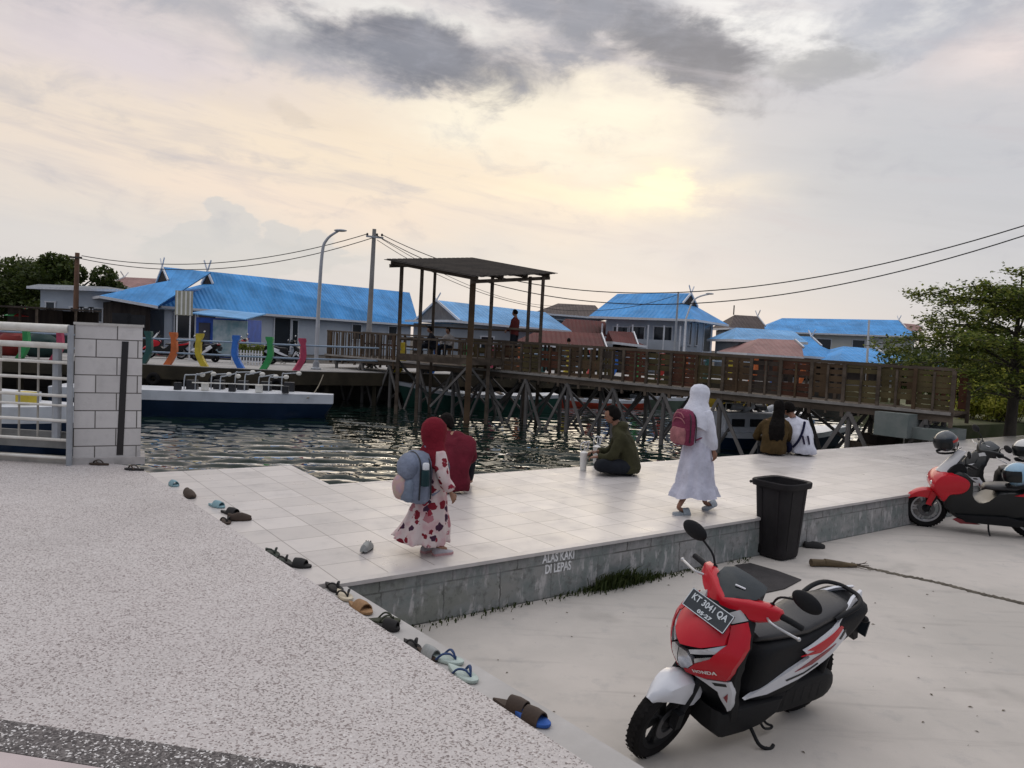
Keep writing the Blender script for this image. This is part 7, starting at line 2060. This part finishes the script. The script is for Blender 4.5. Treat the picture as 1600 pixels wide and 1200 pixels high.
struct('dirt_joint', cr, mat('joint_dirt', (.07, .06, .045), .95, 0, 8, .8, 40, col2=(.15, .13, .10)))
mp2 = [P(x, y, 0) for x, y in ((1118, 902), (1150, 884), (1172, 881), (1214, 893), (1252, 907), (1226, 921), (1160, 935), (1110, 920))]  # outline of a thin, evenly dark slab laid flat on the yard
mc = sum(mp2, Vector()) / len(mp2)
mo = MB().prism([(p_.x - mc.x, p_.y - mc.y) for p_ in mp2], .001, .012).build('dark_slab', mat('slab_dark', (.035, .031, .031), .85, .25, 6, .4, 60), smooth=0)
mo.location = mc; tag(mo, 'dark flat slab lying on the concrete behind the red and white scooter', 'mat')
# small litter on the yard
rg = random.Random(8)
lt = MB()
for i in range(70):
    px, py = rg.uniform(680, 1600), rg.uniform(860, 1190)
    q = P(px, py, 0); s_ = rg.uniform(.006, .02); a = rg.uniform(0, 6.28)
    c_, sn = math.cos(a) * s_, math.sin(a) * s_
    lt.add([(q.x - c_, q.y - sn, .003), (q.x + sn * .4, q.y - c_ * .4, .006), (q.x + c_, q.y + sn, .003), (q.x - sn * .4, q.y + c_ * .4, .008)], [(0, 1, 2, 3)])
o = lt.build('litter', mat('dry_litter', (.10, .08, .05), .9, .4, 30), smooth=0)
tag(o, 'scattered dry leaf bits and grit on the concrete yard', 'litter', kind='stuff')

# ------------------------------------------------------------------ things on and along the promenade
far_src = [x for x in bpy.data.objects if x.parent is None and x.name in ('motor_scooter', 'maxi_scooter', 'motor_scooter.001')]
far_src = {x.name: x for x in far_src}
for nm3, px, Y, yaw, lab in (('motor_scooter', 392, 33.2, 170, 'distant red scooter parked on the promenade between the blue and the green post'), ('motor_scooter.001', 446, 33.0, 20, 'distant dark scooter parked on the promenade left of the pink post'),
                             ('maxi_scooter', 258, 33.5, 200, 'distant red maxi scooter parked on the promenade behind the orange post'), ('motor_scooter.001', 322, 32.6, 150, 'distant dark scooter parked on the promenade right of the yellow post')):
    q = D(px, 560, Y)
    c2 = copy_tree(far_src[nm3], (q.x, Y, Z_Q), None, lab); c2.rotation_euler = (R(-6), 0, R(yaw))
    c2['group'] = 'scooters parked on the promenade'
q = D(388, 560, 31.6)
pk = thing('picket_planter', 'white picket planter with green plants on the promenade, right of the kiosk', 'planter', (q.x, 31.6, Z_Q))
for i in range(11): MB().box((-.6 + .12 * i, -.2, .30), (.05, .025, .6)).build('picket', FRAMEW, pk, smooth=0)
for z in (.15, .45): MB().box((0, -.18, z), (1.3, .02, .05)).build('rail', FRAMEW, pk, smooth=0)
rg_n = np.random.default_rng(77)
vv, ff = leaves(rg_n, np.stack([rg_n.uniform(-.6, .6, 500), rg_n.uniform(-.1, .15, 500), rg_n.uniform(.3, .85, 500)], 1), .07, .1)
leaf_obj('plants', vv, ff, LEAF_M, pk)
# mooring lines and tyre fenders
for lab, a, b_ in (('mooring rope from the flat blue boat up to the promenade edge', D(480, 622, 24.2), D(505, 586, 28.4)), ('mooring rope from the cabin boat to a bridge pile', D(1118, 674, 22.4), D(1100, 650, 20.4))):
    a = Vector(a); pts = []
    for i in range(13):
        t_ = i / 12; p_ = a.lerp(Vector(b_), t_); p_.z -= .35 * 4 * t_ * (1 - t_) * .5; pts.append(p_ - a)
    o = MB().tube(pts, .02, 6).build('mooring_rope', mat('old_rope', (.22, .19, .14), .9, .2, 20)); o.location = a; tag(o, lab, 'rope', 'mooring ropes')
for px, lab in ((250, 'old tyre hung on the quay face near the teal post'), (345, 'old tyre hung on the quay face between the yellow and blue posts'), (440, 'old tyre hung on the quay face below the green post')):
    q, an = qf_at(px)
    tr = MB().lathe([(.17 + .09 * math.cos(a), .08 * math.sin(a)) for a in [2 * math.pi * k / 10 for k in range(10)]], 24, axis='y', closed=True)
    o = tr.build('old_tyre', RUB); o.location = (q.x, q.y - .50, .22); o.rotation_euler = (0, 0, an); tag(o, lab, 'tyre', 'old tyres on the quay face')
